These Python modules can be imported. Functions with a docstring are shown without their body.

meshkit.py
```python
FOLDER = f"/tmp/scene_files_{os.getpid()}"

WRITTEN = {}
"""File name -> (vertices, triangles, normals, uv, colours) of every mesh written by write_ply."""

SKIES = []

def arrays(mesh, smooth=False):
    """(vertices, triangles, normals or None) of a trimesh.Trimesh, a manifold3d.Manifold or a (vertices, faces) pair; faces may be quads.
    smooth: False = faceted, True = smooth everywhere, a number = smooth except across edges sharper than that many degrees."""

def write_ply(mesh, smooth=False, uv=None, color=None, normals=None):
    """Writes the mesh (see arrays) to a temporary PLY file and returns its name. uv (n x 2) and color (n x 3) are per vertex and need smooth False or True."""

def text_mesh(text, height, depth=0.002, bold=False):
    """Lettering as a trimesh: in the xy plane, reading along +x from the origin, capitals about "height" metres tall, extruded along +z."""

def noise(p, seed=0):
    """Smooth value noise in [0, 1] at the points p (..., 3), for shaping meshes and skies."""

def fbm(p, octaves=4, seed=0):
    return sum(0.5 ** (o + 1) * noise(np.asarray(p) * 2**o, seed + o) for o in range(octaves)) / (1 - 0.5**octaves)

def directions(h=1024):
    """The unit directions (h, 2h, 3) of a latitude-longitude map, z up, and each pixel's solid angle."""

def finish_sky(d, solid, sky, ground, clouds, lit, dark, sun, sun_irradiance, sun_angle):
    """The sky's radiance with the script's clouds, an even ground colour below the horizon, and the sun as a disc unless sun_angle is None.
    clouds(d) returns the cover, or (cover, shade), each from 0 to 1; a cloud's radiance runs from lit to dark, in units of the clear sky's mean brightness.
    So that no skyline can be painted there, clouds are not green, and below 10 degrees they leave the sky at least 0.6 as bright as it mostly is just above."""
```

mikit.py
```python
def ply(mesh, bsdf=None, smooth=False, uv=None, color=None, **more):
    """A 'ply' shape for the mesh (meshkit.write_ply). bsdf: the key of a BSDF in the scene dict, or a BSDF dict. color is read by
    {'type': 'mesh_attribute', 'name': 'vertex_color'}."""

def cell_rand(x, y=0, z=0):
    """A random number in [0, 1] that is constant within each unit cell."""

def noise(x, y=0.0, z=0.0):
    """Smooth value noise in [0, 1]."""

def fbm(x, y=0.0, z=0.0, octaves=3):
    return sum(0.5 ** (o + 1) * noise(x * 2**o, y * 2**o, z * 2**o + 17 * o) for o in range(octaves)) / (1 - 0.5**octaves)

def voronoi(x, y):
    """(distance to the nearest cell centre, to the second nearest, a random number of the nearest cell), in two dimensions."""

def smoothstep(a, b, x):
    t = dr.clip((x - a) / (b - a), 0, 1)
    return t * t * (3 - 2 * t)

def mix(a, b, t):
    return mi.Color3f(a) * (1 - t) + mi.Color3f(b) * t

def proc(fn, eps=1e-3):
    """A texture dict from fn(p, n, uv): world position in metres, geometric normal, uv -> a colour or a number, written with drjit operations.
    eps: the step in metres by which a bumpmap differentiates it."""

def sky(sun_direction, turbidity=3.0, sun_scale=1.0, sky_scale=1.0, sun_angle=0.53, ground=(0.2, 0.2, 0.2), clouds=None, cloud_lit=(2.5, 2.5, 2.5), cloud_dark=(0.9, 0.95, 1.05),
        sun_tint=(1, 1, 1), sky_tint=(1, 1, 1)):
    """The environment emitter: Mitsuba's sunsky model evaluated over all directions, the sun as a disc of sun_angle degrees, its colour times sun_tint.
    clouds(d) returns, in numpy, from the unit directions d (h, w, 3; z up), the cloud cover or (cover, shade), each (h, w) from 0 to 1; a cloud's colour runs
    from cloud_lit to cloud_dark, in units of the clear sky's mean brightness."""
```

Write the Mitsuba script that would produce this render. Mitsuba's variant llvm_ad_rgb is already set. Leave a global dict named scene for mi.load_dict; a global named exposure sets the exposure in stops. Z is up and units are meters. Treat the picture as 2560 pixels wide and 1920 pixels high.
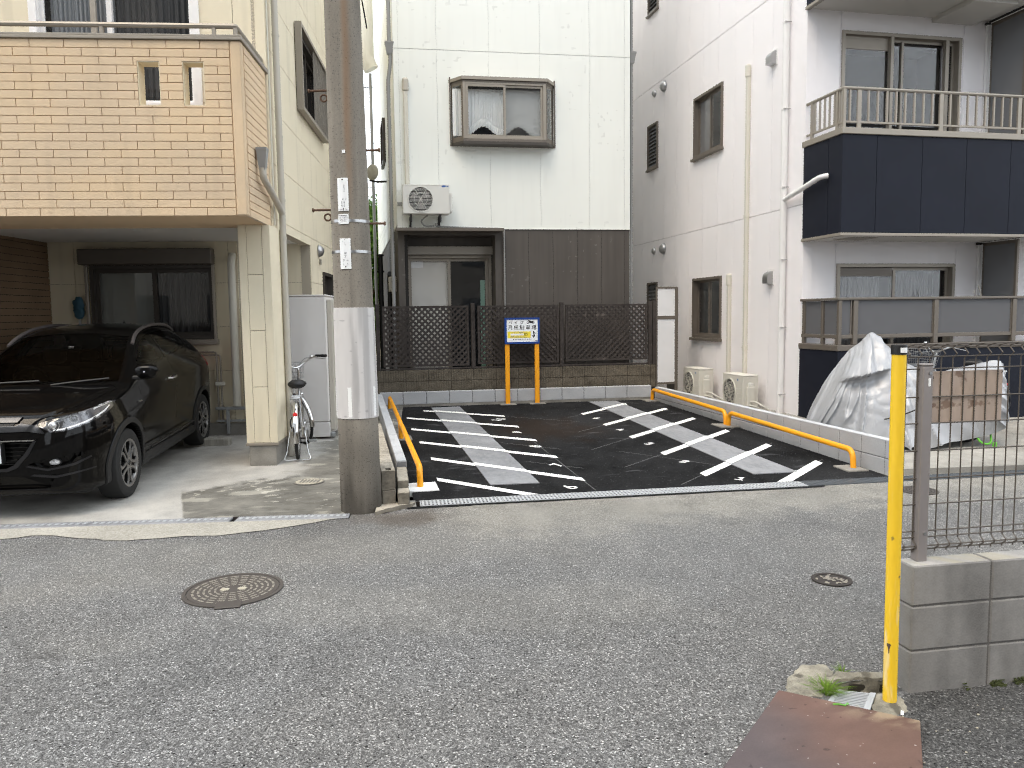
import math, random, numpy as np, trimesh, mitsuba as mi, drjit as dr, manifold3d as m3, mikit, meshkit
from mikit import proc, noise, fbm, voronoi, cell_rand, smoothstep, mix
from shapely.geometry import Polygon, LineString, Point, box as sbox, MultiPolygon
from shapely import affinity, union_all
scene, labels = {}, {}
RNG = random.Random(7)
exposure = 1.93
# ---------------------------------------------------------------- camera, sky
CAM_H, PITCH, ROLL, FX = 1.70, math.atan(174 / 1943.0), 0.0135, 1943.0
_f = np.array([0, math.cos(PITCH), -math.sin(PITCH)]); _r = np.array([1.0, 0, 0]); _u = np.cross(_r, _f)
_up = _u * math.cos(ROLL) + _r * math.sin(ROLL)
scene['camera'] = {'type': 'perspective', 'fov': 2 * math.degrees(math.atan(1280 / FX)), 'fov_axis': 'x', 'near_clip': 0.05, 'far_clip': 2000.0,
    'to_world': mi.ScalarTransform4f().look_at(origin=[0, 0, CAM_H], target=[float(_f[0]), float(_f[1]), CAM_H + float(_f[2])], up=[float(x) for x in _up])}
def overcast(d):
    n = meshkit.fbm(d * np.array([2.2, 2.2, 4.0]), 4, 3)
    return np.ones(d.shape[:-1]), np.clip((n - 0.35) * 1.1, 0, 1) * 0.30
scene['sky'] = mikit.sky((-0.35, -0.55, 0.95), turbidity=3, sun_scale=0.3, sun_angle=28, clouds=overcast, cloud_lit=(5.6, 5.95, 6.3), cloud_dark=(4.0, 4.25, 4.5))
# ---------------------------------------------------------------- frames: u right along a front, v away from the street, z up
class Fr:
    def __init__(s, ox, oy, deg, oz=0.0):
        a = math.radians(deg); s.deg = deg
        s.u = np.array([math.cos(a), math.sin(a), 0]); s.v = np.array([-math.sin(a), math.cos(a), 0]); s.o = np.array([ox, oy, oz])
        s.m = np.eye(4); s.m[:3, 0] = s.u; s.m[:3, 1] = s.v; s.m[:3, 3] = s.o
    def w(s, u, v, z=0.0): return s.o + s.u * u + s.v * v + np.array([0, 0, z])
    def sub(s, u, v, deg, z=0.0):
        o = s.w(u, v, z); return Fr(o[0], o[1], s.deg + deg, o[2])
WORLD = Fr(0, 0, 0)
LOT = Fr(-0.867, 6.816, 9.2)      # parking lot, origin at the left end of its drain
LH = Fr(-2.677, 8.657, 4.2)       # left house, origin at its pillar
RB = Fr(4.296, 11.551, 11.8)      # right building, origin at its corner
FG = Fr(1.746, 3.313, 10.0)       # low block wall in front
SLOPE = 0.02
def lz(v): return SLOPE * v
# ---------------------------------------------------------------- entries
def numbered(key):
    if key not in scene and key not in labels: return key
    i = 1
    while f'{key}_{i:03d}' in scene or f'{key}_{i:03d}' in labels: i += 1
    return f'{key}_{i:03d}'
USED = {}
def newkey(key):
    n = USED.get(key, 0); USED[key] = n + 1
    return key if n == 0 else f'{key}_{n:03d}'
def T(name, label, cat, group=None):
    k = newkey(name); labels[k] = {'label': label, 'category': cat}
    if group: labels[k]['group'] = group
    return k
def put(key, mesh, bsdf, fr=None, smooth=False, label=None, kind=None):
    if fr is not None and fr is not WORLD: mesh = mesh.copy(); mesh.apply_transform(fr.m)
    scene[key] = mikit.ply(mesh, bsdf, smooth=smooth)
    if label or kind:
        d = labels.setdefault(key, {})
        if label: d['label'] = label
        if kind: d['kind'] = kind
    return key
def part(parent, name, mesh, bsdf, fr=None, smooth=False, label=None, kind=None):
    return put(newkey(f'{parent}__{name}'), mesh, bsdf, fr, smooth, label, kind)
def solo(name, label, cat, mesh, bsdf, fr=None, smooth=False, group=None, kind=None):
    k = T(name, label, cat, group); put(k, mesh, bsdf, fr, smooth)
    if kind: labels[k]['kind'] = kind
    return k
def struct(name, mesh, bsdf, fr=None, smooth=False):
    k = newkey(name); labels[k] = {'kind': 'structure'}; return put(k, mesh, bsdf, fr, smooth)
# ---------------------------------------------------------------- shapes
_S = np.array([[x, y, z] for x in (-1, 1) for y in (-1, 1) for z in (-1, 1)], float)
def _bev(h, b):
    v = np.repeat(_S * h, 3, 0)
    for i in range(8):
        for a in range(3):
            for c in range(3):
                if c != a: v[i * 3 + a, c] -= _S[i, c] * b
    return v
_BF = trimesh.convex.convex_hull(_bev(np.array([1, 1.1, 1.2]), 0.2))
_bv = _bev(np.array([1, 1.1, 1.2]), 0.2)
from scipy.spatial import cKDTree
_BFACES = cKDTree(_bv).query(_BF.vertices)[1][_BF.faces]
def bx(x0, x1, y0, y1, z0, z1, b=0.0):
    c = np.array([x0 + x1, y0 + y1, z0 + z1]) / 2; h = np.abs(np.array([x1 - x0, y1 - y0, z1 - z0])) / 2
    if b <= 0:
        m = trimesh.creation.box(extents=h * 2); m.apply_translation(c); return m
    b = min(b, h.min() * 0.9)
    return trimesh.Trimesh(_bev(h, b) + c, _BFACES, process=False)
def cat(ms): return trimesh.util.concatenate([m for m in ms if m is not None])
def move(m, t): m = m.copy(); m.apply_translation(t); return m
def rotm(m, deg, axis, at=(0, 0, 0)):
    m = m.copy(); m.apply_transform(trimesh.transformations.rotation_matrix(math.radians(deg), axis, at)); return m
def tube(path, r, n=12, cap=True, closed=False):
    p = np.asarray(path, float); k = len(p); r = np.broadcast_to(np.asarray(r, float), (k,))
    t = np.zeros_like(p)
    if closed: t = np.roll(p, -1, 0) - np.roll(p, 1, 0)
    else: t[1:-1] = p[2:] - p[:-2]; t[0] = p[1] - p[0]; t[-1] = p[-1] - p[-2]
    t /= np.linalg.norm(t, axis=1, keepdims=True) + 1e-12
    a = np.cross(t[0], [0, 0, 1.0] if abs(t[0][2]) < .9 else [1.0, 0, 0]); a /= np.linalg.norm(a)
    rings, ang = [], np.arange(n) * 2 * np.pi / n
    for i in range(k):
        a = a - t[i] * (a @ t[i]); a /= np.linalg.norm(a) + 1e-12; b = np.cross(t[i], a)
        rings.append(p[i] + r[i] * (np.cos(ang)[:, None] * a + np.sin(ang)[:, None] * b))
    v = np.vstack(rings); f = []
    for i in range(k if closed else k - 1):
        j2 = (i + 1) % k
        for j in range(n):
            q = (j + 1) % n; f += [[i * n + j, i * n + q, j2 * n + q], [i * n + j, j2 * n + q, j2 * n + j]]
    if cap and not closed:
        v = np.vstack([v, p[0], p[-1]]); c0, c1 = len(v) - 2, len(v) - 1
        for j in range(n): q = (j + 1) % n; f += [[c0, q, j], [c1, (k - 1) * n + j, (k - 1) * n + q]]
    return trimesh.Trimesh(v, np.array(f), process=False)
def bend(pts, rad, n=6):
    """polyline with rounded corners"""
    p = [np.asarray(x, float) for x in pts]; out = [p[0]]
    for a, b, c in zip(p, p[1:], p[2:]):
        d0, d1 = a - b, c - b; l0, l1 = np.linalg.norm(d0), np.linalg.norm(d1); d0 /= l0; d1 /= l1
        r = min(rad, l0 * .49, l1 * .49); s, e = b + d0 * r, b + d1 * r
        for i in range(n + 1):
            q = i / n; out.append((1 - q) ** 2 * s + 2 * q * (1 - q) * b + q * q * e)
    out.append(p[-1]); return out
def ext(poly, h):
    """shapely polygon(s) extruded along +z from 0 to h"""
    gs = [g for g in (poly.geoms if hasattr(poly, 'geoms') else [poly]) if g.geom_type == 'Polygon' and g.area > 1e-9]
    return cat([trimesh.creation.extrude_polygon(g, h, engine='earcut') for g in gs])
def upright(poly, v0, v1):
    """(u, z) polygon made a slab from depth v0 to v1"""
    m = ext(poly, v1 - v0); x = m.vertices.copy(); m.vertices = np.stack([x[:, 0], v0 + x[:, 2], x[:, 1]], 1); m.invert(); return m
def sideways(poly, u0, u1):
    """(v, z) polygon made a slab from u0 to u1"""
    m = ext(poly, u1 - u0); x = m.vertices.copy(); m.vertices = np.stack([u0 + x[:, 2], x[:, 0], x[:, 1]], 1); return m
def flat(poly, z=0.0, zf=None):
    """a one-sided sheet facing up"""
    vs, fs, n = [], [], 0
    for g in (poly.geoms if hasattr(poly, 'geoms') else [poly]):
        if g.geom_type != 'Polygon' or g.area < 1e-9: continue
        v, f = trimesh.creation.triangulate_polygon(g, engine='earcut'); vs.append(v); fs.append(f + n); n += len(v)
    v = np.vstack(vs); m = trimesh.Trimesh(np.column_stack([v, np.full(len(v), z)]), np.vstack(fs), process=False)
    if zf is not None: x = m.vertices.copy(); x[:, 2] = [zf(a, b) + z for a, b in v]; m.vertices = x
    if m.face_normals[:, 2].sum() < 0: m.invert()
    return m
def disc(cx, cy, r, n=48): return Polygon([(cx + r * math.cos(i * 2 * math.pi / n), cy + r * math.sin(i * 2 * math.pi / n)) for i in range(n)])
def lathe(prof, n=24, at=(0, 0, 0), axis=None):
    m = trimesh.creation.revolve(np.array(prof, float), sections=n)
    if axis is not None: m.apply_transform(trimesh.geometry.align_vectors([0, 0, 1], axis))
    m.apply_translation(at); return m
def grid(xs, ys, zf):
    X, Y = np.meshgrid(xs, ys, indexing='ij'); Z = zf(X, Y); nx, ny = X.shape
    i, j = np.meshgrid(np.arange(nx - 1), np.arange(ny - 1), indexing='ij'); a = (i * ny + j).ravel()
    f = np.vstack([np.stack([a, a + ny, a + ny + 1], 1), np.stack([a, a + ny + 1, a + 1], 1)])
    return trimesh.Trimesh(np.stack([X.ravel(), Y.ravel(), Z.ravel()], 1), f, process=False)
def strokes(lines, w): return union_all([LineString(l).buffer(w / 2, cap_style=2, join_style=2) for l in lines])
def man(mesh): return m3.Manifold(m3.Mesh(np.asarray(mesh.vertices, np.float32), np.asarray(mesh.faces, np.uint32)))
def unman(m): x = m.to_mesh(); return trimesh.Trimesh(x.vert_properties[:, :3], x.tri_verts, process=False)
# ---------------------------------------------------------------- materials
def rgb(c): return {'type': 'rgb', 'value': [float(x) for x in (c if hasattr(c, '__len__') else (c, c, c))]}
def mat(key, color, rough=0.6, metal=0.0, spec=0.4, bump=None, bump_eps=1e-3, **more):
    d = {'type': 'principled', 'base_color': color if isinstance(color, dict) else rgb(color), 'roughness': rough, 'metallic': metal, 'specular': spec, **more}
    if bump is not None: d = {'type': 'bumpmap', 'arbitrary': proc(bump, bump_eps), 'scale': 1.0, 'bsdf': d}
    scene[key] = {'type': 'twosided', 'bsdf': d}; return key
def C(*c): return mi.Color3f(*[float(x) for x in c])
def f_road(p, n, uv):
    d1, d2, w = voronoi(p.x * 135, p.y * 135)
    e1, e2, x = voronoi(p.x * 60 + 9, p.y * 60)
    g = 0.050 + 0.165 * w + 0.16 * smoothstep(0.88, 1.0, w)
    g = 0.045 + (g - 0.045) * smoothstep(0.0, 0.20, d2 - d1)
    g = g + 0.24 * smoothstep(0.91, 0.97, x) * smoothstep(0.36, 0.2, e1) - 0.055 * smoothstep(0.12, 0.05, x) * smoothstep(0.42, 0.25, e1)
    big = fbm(p.x * 0.6, p.y * 0.8, 0.0, 4); mid = fbm(p.x * 5, p.y * 5, 3.0, 3)
    g = g * (0.80 + 0.30 * big + 0.24 * mid)
    v = (p.y - 6.82) * 0.987 - (p.x + 0.87) * 0.16
    u = (p.x + 0.87) * 0.987 + (p.y - 6.82) * 0.16
    dust = smoothstep(-1.5, -0.45, v + 0.9 * (big - 0.5) + 0.6 * (mid - .5)) * smoothstep(-0.2, 0.7, u)
    dust = dr.maximum(dust, 0.30 * smoothstep(0.52, 0.72, fbm(p.x * .45 + 7, p.y * .9 + 2, 1.0, 3)))
    c = mi.Color3f(g * 1.01, g * 1.0, g * 0.985)
    c = c * (1 - 0.6 * dust) + C(0.26, 0.247, 0.218) * (0.70 + 0.35 * mid + 0.5 * (w - .5)) * 0.6 * dust
    dirt = smoothstep(0.75, 0.1, dr.sqrt(dr.square(p.x + 0.95) + dr.square((p.y - 6.45) * 2.0)) + 0.6 * (mid - 0.5))
    c = c * (1 - 0.6 * dirt) + C(0.075, 0.058, 0.042) * (0.6 + .8 * mid) * 0.6 * dirt
    st = smoothstep(0.62, 0.74, fbm(p.x * 1.7 + 5, p.y * 1.7, 8.0, 3))
    crack = smoothstep(.018, .0, dr.abs(fbm(p.x * .9 + 2, p.y * .9, 5.0, 4) - .5)) * smoothstep(.55, .7, fbm(p.x * .35, p.y * .5, 9.0, 2))
    hue = fbm(p.x * 1.3 + 11, p.y * 1.3, 4.0, 3); mo = fbm(p.x * 14, p.y * 14, 1.0, 3)
    c = c * (1 - 0.08 * st) * (1 - .22 * crack) * (.90 + .20 * mo) * mix(C(.998, .998, 1.0), C(1.012, 1.0, .985), smoothstep(.3, .7, hue))
    # the older, darker tarmac on the near side of the low block wall
    ku = (p.x - 1.746) * .985 + (p.y - 3.313) * .174; kv = -(p.x - 1.746) * .174 + (p.y - 3.313) * .985
    dk = smoothstep(.02, -.02, kv + .02 * (mid - .5)) * smoothstep(-.04, .04, p.x - 1.585 - .49 * (p.y - 3.045) + .06 * (mid - .5))
    return c * (1 - .50 * dk)
def f_lot(p, n, uv):
    d1, d2, w = voronoi(p.x * 90, p.y * 90)
    big = fbm(p.x * 0.9, p.y * 0.9, 2.0, 4); mid = fbm(p.x * 6, p.y * 3, 1.0, 3)
    g = 0.007 + 0.010 * w + 0.05 * smoothstep(0.98, 1.0, w) + 0.016 * (big - .3) + .010 * (mid - .4)
    sc = smoothstep(0.66, 0.78, fbm(p.x * 3 + p.y, p.y * 9 - p.x * 2, 4.0, 4)) * smoothstep(0.45, 0.6, fbm(p.x * .8 + 4, p.y * .8, 6.0, 2))
    c = mi.Color3f(g, g * 1.01, g * 1.05) + C(.035, .035, .037) * sc
    rust = smoothstep(1.3, 0.2, dr.sqrt(dr.square(p.x - 0.45) + dr.square((p.y - 11.0) * 0.8)) + 0.9 * (mid - .4))
    return c * (1 - .5 * rust) + C(0.03, 0.020, 0.014) * 0.5 * rust
def f_conc(p, n, uv):
    big = fbm(p.x * 1.1, p.y * 1.3, p.z * 1.1, 4); mid = fbm(p.x * 7, p.y * 7, p.z * 7, 4); fine = noise(p.x * 160, p.y * 160, p.z * 160)
    g = 0.21 + 0.20 * (big - 0.5) + 0.16 * (mid - 0.5) + 0.05 * (fine - .5)
    return mi.Color3f(g * 1.05, g, g * .90)
def f_carport(p, n, uv):
    u = (p.x + 2.677) * .9973 + (p.y - 8.657) * .0732; v = (p.y - 8.657) * .9973 - (p.x + 2.677) * .0732
    big = fbm(u * 1.3, v * 1.3, 0.0, 4); mid = fbm(u * 6, v * 6, 1.0, 4); fine = noise(p.x * 120, p.y * 120); tiny = fbm(u * 28, v * 40, 3.0, 3)
    g = 0.35 + 0.16 * (big - .5) + .14 * (mid - .5) + .05 * (fine - .5)
    c = mi.Color3f(g * 1.03, g, g * .93)
    # old worn surfacing to the right of a cut edge, its rim ragged towards the pillar
    e = u + 0.58 + 0.36 * (v + 1.36) + .03 * (mid - .5)
    old = smoothstep(-.015, .015, e) * smoothstep(.16, -.10, v + 0.98 - .55 * (u + .2) + .35 * (mid - .5) + .35 * (big - .5))
    old = dr.maximum(old, smoothstep(0.12, 0.5, u + .5 * (mid - .5)))
    dk = 0.125 + .12 * (mid - .5) + .06 * (big - .5) + .04 * (tiny - .5) + 0.17 * smoothstep(.60, .74, fbm(u * 11, v * 17, 5.0, 4)) * smoothstep(.4, .62, fbm(u * 2, v * 2, 2.0, 2))
    pale = smoothstep(.55, .72, fbm(u * 2.2 + 2, v * 4, 7.0, 3)) * .12
    c2 = mi.Color3f(dk * 1.05 + pale, dk + pale * .97, dk * .88 + pale * .85)
    return mix(c, c2, old * .95)
def f_apron(p, n, uv):
    big = fbm(p.x * 1.6, p.y * 1.6, 0.0, 4); w = voronoi(p.x * 70, p.y * 70)[2]
    g = 0.30 + .14 * (big - .5) + .10 * (w - .5)
    return mi.Color3f(g * 1.04, g * .99, g * .87)
def f_block(p, n, uv):
    big = fbm(p.x * 2.5, p.y * 2.5, p.z * 2.5, 4); fine = noise(p.x * 130, p.y * 130, p.z * 130)
    g = 0.40 + .12 * (big - .5) + .05 * (fine - .5)
    return mi.Color3f(g * .97, g * .99, g * 1.02)
def f_fgblock(p, n, uv):
    s = p.x + p.y; big = fbm(s * 2.2, p.z * 1.3, 0.0, 4); st = fbm(s * 11, p.z * 1.4, 4.0, 3); fine = noise(p.x * 160, p.y * 160, p.z * 160); mid = fbm(s * 9, p.z * 9, 2., 4)
    g = 0.20 + .15 * (big - .5) + .11 * (st - .5) + .07 * (mid - .5) + .04 * (fine - .5)
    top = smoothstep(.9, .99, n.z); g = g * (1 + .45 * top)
    lich = top * smoothstep(.5, .66, mid) * .5
    c = mi.Color3f(g * 1.02, g * .985, g * .945)
    return mix(c, C(.30, .27, .18), lich)
def f_oldblock(p, n, uv):
    big = fbm(p.x * 4, p.y * 4, p.z * 4, 4); fine = fbm(p.x * 45, p.y * 45, p.z * 45, 3)
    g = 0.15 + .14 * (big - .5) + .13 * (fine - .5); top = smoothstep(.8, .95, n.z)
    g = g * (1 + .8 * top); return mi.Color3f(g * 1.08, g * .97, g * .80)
def f_ribbed(p, n, uv):
    big = fbm(p.x * 1.5, p.y, p.z * 5, 3); fine = fbm(p.x * 60, p.y * 60, p.z * 60, 2); mid = fbm(p.x * 12, p.y * 12, p.z * 9, 3)
    g = 0.105 + .06 * (big - .5) + .09 * (fine - .5) + .07 * (mid - .5)
    return mi.Color3f(g * 1.12, g * .96, g * .74)
def f_beige(p, n, uv):
    s = p.x - p.y * .7; big = fbm(s * 1.2, p.z * .7, 0.0, 4); st = fbm(s * 9, p.z * .8, 2.0, 3); fine = noise(p.x * 220, p.y * 220, p.z * 220)
    k = 1 + .10 * (big - .5) - .14 * smoothstep(.55, .8, st) * .6 + .05 * (fine - .5)
    return C(.665, .60, .455) * k
def f_tile(p, n, uv):
    s = p.x - p.y * .7; big = fbm(s * 2.2, p.z * 2.2, 0.0, 4); st = fbm(s * 10, p.z * 1.0, 2.0, 3); fine = noise(p.x * 150, p.y * 150, p.z * 150)
    k = 1 + .12 * (big - .5) - .07 * smoothstep(.5, .8, st) + .06 * (fine - .5)
    g = smoothstep(.35, .75, fbm(s * 1.4 + 3, p.z * 3, 3.0, 3))
    return mix(C(.62, .475, .315), C(.575, .45, .315), g) * k
def f_white(p, n, uv):
    s = p.x * .98 + p.y * .2; big = fbm(s * .8, p.z * .5, 0.0, 4); st = fbm(s * 13, p.z * .9, 2.0, 3)
    sp = smoothstep(.83, .9, noise(s * 17, p.z * 17)) * smoothstep(.55, .7, fbm(s * 1.5, p.z * 1.5, 7.0, 2))
    k = 1 + .05 * (big - .5) - .02 * smoothstep(.5, .8, st) - .12 * sp
    return C(.77, .785, .745) * k
def f_dark(p, n, uv):
    s = p.x * .98 + p.y * .2; st = fbm(s * 14, p.z * .7, 2.0, 4); big = fbm(s * 1.2, p.z * 1.0, 0.0, 3)
    sp = smoothstep(.86, .93, noise(s * 21, p.z * 19)) * smoothstep(.5, .7, fbm(s * 2, p.z * 2, 7.0, 2))
    k = 1 + .3 * (st - .5) + .25 * (big - .5)
    return C(.086, .076, .068) * k + C(.05, .048, .044) * sp
def f_pink(p, n, uv):
    s = p.x + p.y * .8; big = fbm(s * .7, p.z * .4, 0.0, 4); st = fbm(s * 9, p.z * .6, 2.0, 3); fine = noise(p.x * 160, p.y * 160, p.z * 160)
    k = 1 + .05 * (big - .5) - .018 * smoothstep(.5, .8, st) + .03 * (fine - .5)
    return C(.80, .775, .785) * k
def f_navy(p, n, uv):
    s = p.x + p.y * .8; k = 1 + .35 * (fbm(s * 2, p.z * 2, 0.0, 4) - .5) + .25 * (noise(p.x * 190, p.y * 190, p.z * 190) - .5)
    return C(.0078, .0098, .0185) * k
def f_pole(p, n, uv):
    a = (p.x + 1.24) * 9; big = fbm(a * .6, p.y * 4, p.z * .9, 4); st = fbm(a * 2.2, p.y * 12, p.z * .55, 4); fine = noise(p.x * 190, p.y * 190, p.z * 190)
    d1, d2, w = voronoi((p.x + p.y * .6) * 60, p.z * 60)
    pit = smoothstep(.30, .12, d1) * smoothstep(.72, .8, w)
    g = 0.205 + .10 * (big - .5) + .12 * (st - .5) + .06 * (fine - .5)
    g = g * (1 - .55 * pit)
    rust = smoothstep(.05, .0, dr.abs(p.x + 1.33 + .05 * (big - .5))) * smoothstep(2.3, 3.4, p.z + (st - .5)) * .6
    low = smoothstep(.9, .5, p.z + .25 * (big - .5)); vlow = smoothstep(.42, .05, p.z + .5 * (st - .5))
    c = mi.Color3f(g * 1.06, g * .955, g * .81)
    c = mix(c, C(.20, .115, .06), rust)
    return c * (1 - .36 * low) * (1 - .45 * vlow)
def f_wrap(p, n, uv):
    st = fbm((p.x + p.y) * 13, p.z * .9, 0.0, 3); k = 1 - .30 * smoothstep(.48, .75, st); s = smoothstep(.90, .95, noise((p.x + p.y) * 19, p.z * 27))
    return C(.55, .53, .515) * k * (1 - .25 * s)
def f_wood(p, n, uv):
    st = fbm(p.x * 26, p.y * 9, p.z * 26, 3); big = fbm(p.x * 3, p.y * 3, p.z * 3, 3)
    g = .040 + .038 * (st - .4) + .026 * (big - .5); g = g + .05 * smoothstep(.72, .85, fbm(p.x * 9 + 3, p.y, p.z * 9, 3))
    return mi.Color3f(g * 1.12, g * .95, g * .88)
def f_galv(p, n, uv):
    w = voronoi(p.x * 28, p.y * 28)[2]; big = fbm(p.x * 3, p.y * 3, 0.0, 4); fine = fbm(p.x * 30, p.y * 9, 2., 2)
    g = .265 + .03 * (w - .5) + .12 * (big - .5) + .06 * (fine - .5); return mi.Color3f(g * .97, g * .99, g * 1.04)
def f_rust(p, n, uv):
    big = fbm(p.x * 1.8 + 3, p.y * 1.8, 0.0, 4); mid = fbm(p.x * 9, p.y * 9, 3.0, 4); fine = noise(p.x * 240, p.y * 240); st = fbm(p.x * 5 + p.y * 3, p.y * 14 - p.x * 6, 6.0, 4)
    r = smoothstep(1.05, 1.5, p.x + .5 * (p.y - 2.8) + .5 * (big - .5))
    c = mix(C(.082, .064, .065), C(.122, .068, .052), r * .9)
    rim = smoothstep(-.16, -.02, (p.y - 3.318) + (p.x - 1.168) * .564 + .10 * (mid - .5)) * smoothstep(1.28, 1.5, p.x) * smoothstep(.40, .62, st)
    c = mix(c, C(.34, .27, .18), .6 * rim)
    sp = smoothstep(.92, .97, noise(p.x * 38, p.y * 38)); wh = smoothstep(.955, .985, noise(p.x * 52 + 7, p.y * 52))
    return c * (.80 + .26 * mid + .22 * st + .10 * (fine - .5)) * (1 - .4 * sp) + C(.2, .2, .19) * wh
def f_yellow(p, n, uv):
    big = fbm(p.x * 20, p.y * 20, p.z * 3.2, 4); wear = smoothstep(.60, .74, fbm(p.x * 30, p.y * 30, p.z * 5 + 3, 4)) * smoothstep(1.25, .7, p.z)
    chip = smoothstep(.90, .93, noise(p.x * 60, p.y * 60, p.z * 30)) * smoothstep(1.0, .55, p.z)
    c = mix(C(.80, .52, .025), C(.82, .66, .33), wear * .75); return mix(c * (.92 + .16 * big), C(.09, .06, .04), chip)
def f_cover(p, n, uv):
    k = 1 + .2 * (fbm(p.x * 5, p.y * 5, p.z * 5, 3) - .5); return C(.39, .395, .41) * k
def f_board(p, n, uv):
    big = fbm(p.x * 9, p.y * 9, p.z * 9, 4); s_ = fbm(p.x * 40, p.y * 40, p.z * 12, 3)
    c = mix(C(.40, .33, .29), C(.36, .28, .22), big); bl = smoothstep(.62, .72, fbm(p.x * 22, p.y * 9, p.z * 22 + 3, 4))
    return mix(c * (.85 + .3 * s_), C(.14, .085, .06), bl * .7)
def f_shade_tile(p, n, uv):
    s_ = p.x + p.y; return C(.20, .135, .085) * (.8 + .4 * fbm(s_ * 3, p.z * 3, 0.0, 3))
def f_broken(p, n, uv):
    big = fbm(p.x * 6, p.y * 6, p.z * 6, 4); mid = fbm(p.x * 22, p.y * 22, p.z * 22, 4); fine = noise(p.x * 190, p.y * 190, p.z * 190)
    g = .225 + .20 * (big - .5) + .20 * (mid - .5) + .08 * (fine - .5); dkk = smoothstep(.60, .74, fbm(p.x * 13 + 5, p.y * 13, p.z * 13, 4))
    return mix(mi.Color3f(g * 1.06, g * .98, g * .80), C(.05, .045, .035), dkk * .7)
def b_road(p, n, uv): return 0.0035 * voronoi(p.x * 120, p.y * 120)[0] * -1 + .002 * noise(p.x * 60, p.y * 60)
mat('m_road', proc(f_road), .85, spec=.25); mat('m_lot', proc(f_lot), .95, spec=.06); mat('m_conc', proc(f_conc), .85, spec=.2); mat('m_carport', proc(f_carport), .8, spec=.25)
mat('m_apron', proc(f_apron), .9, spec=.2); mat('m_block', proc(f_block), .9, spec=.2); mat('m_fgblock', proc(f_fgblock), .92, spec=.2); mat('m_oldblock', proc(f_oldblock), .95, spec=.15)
mat('m_ribbed', proc(f_ribbed), .9, spec=.2); mat('m_beige', proc(f_beige), .75, spec=.25); mat('m_tile', proc(f_tile), .8, spec=.25); mat('m_white', proc(f_white), .55, spec=.3)
mat('m_dark', proc(f_dark), .6, spec=.3); mat('m_pink', proc(f_pink), .6, spec=.3); mat('m_navy', proc(f_navy), .6, spec=.22); mat('m_pole', proc(f_pole), .9, spec=.2)
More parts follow.
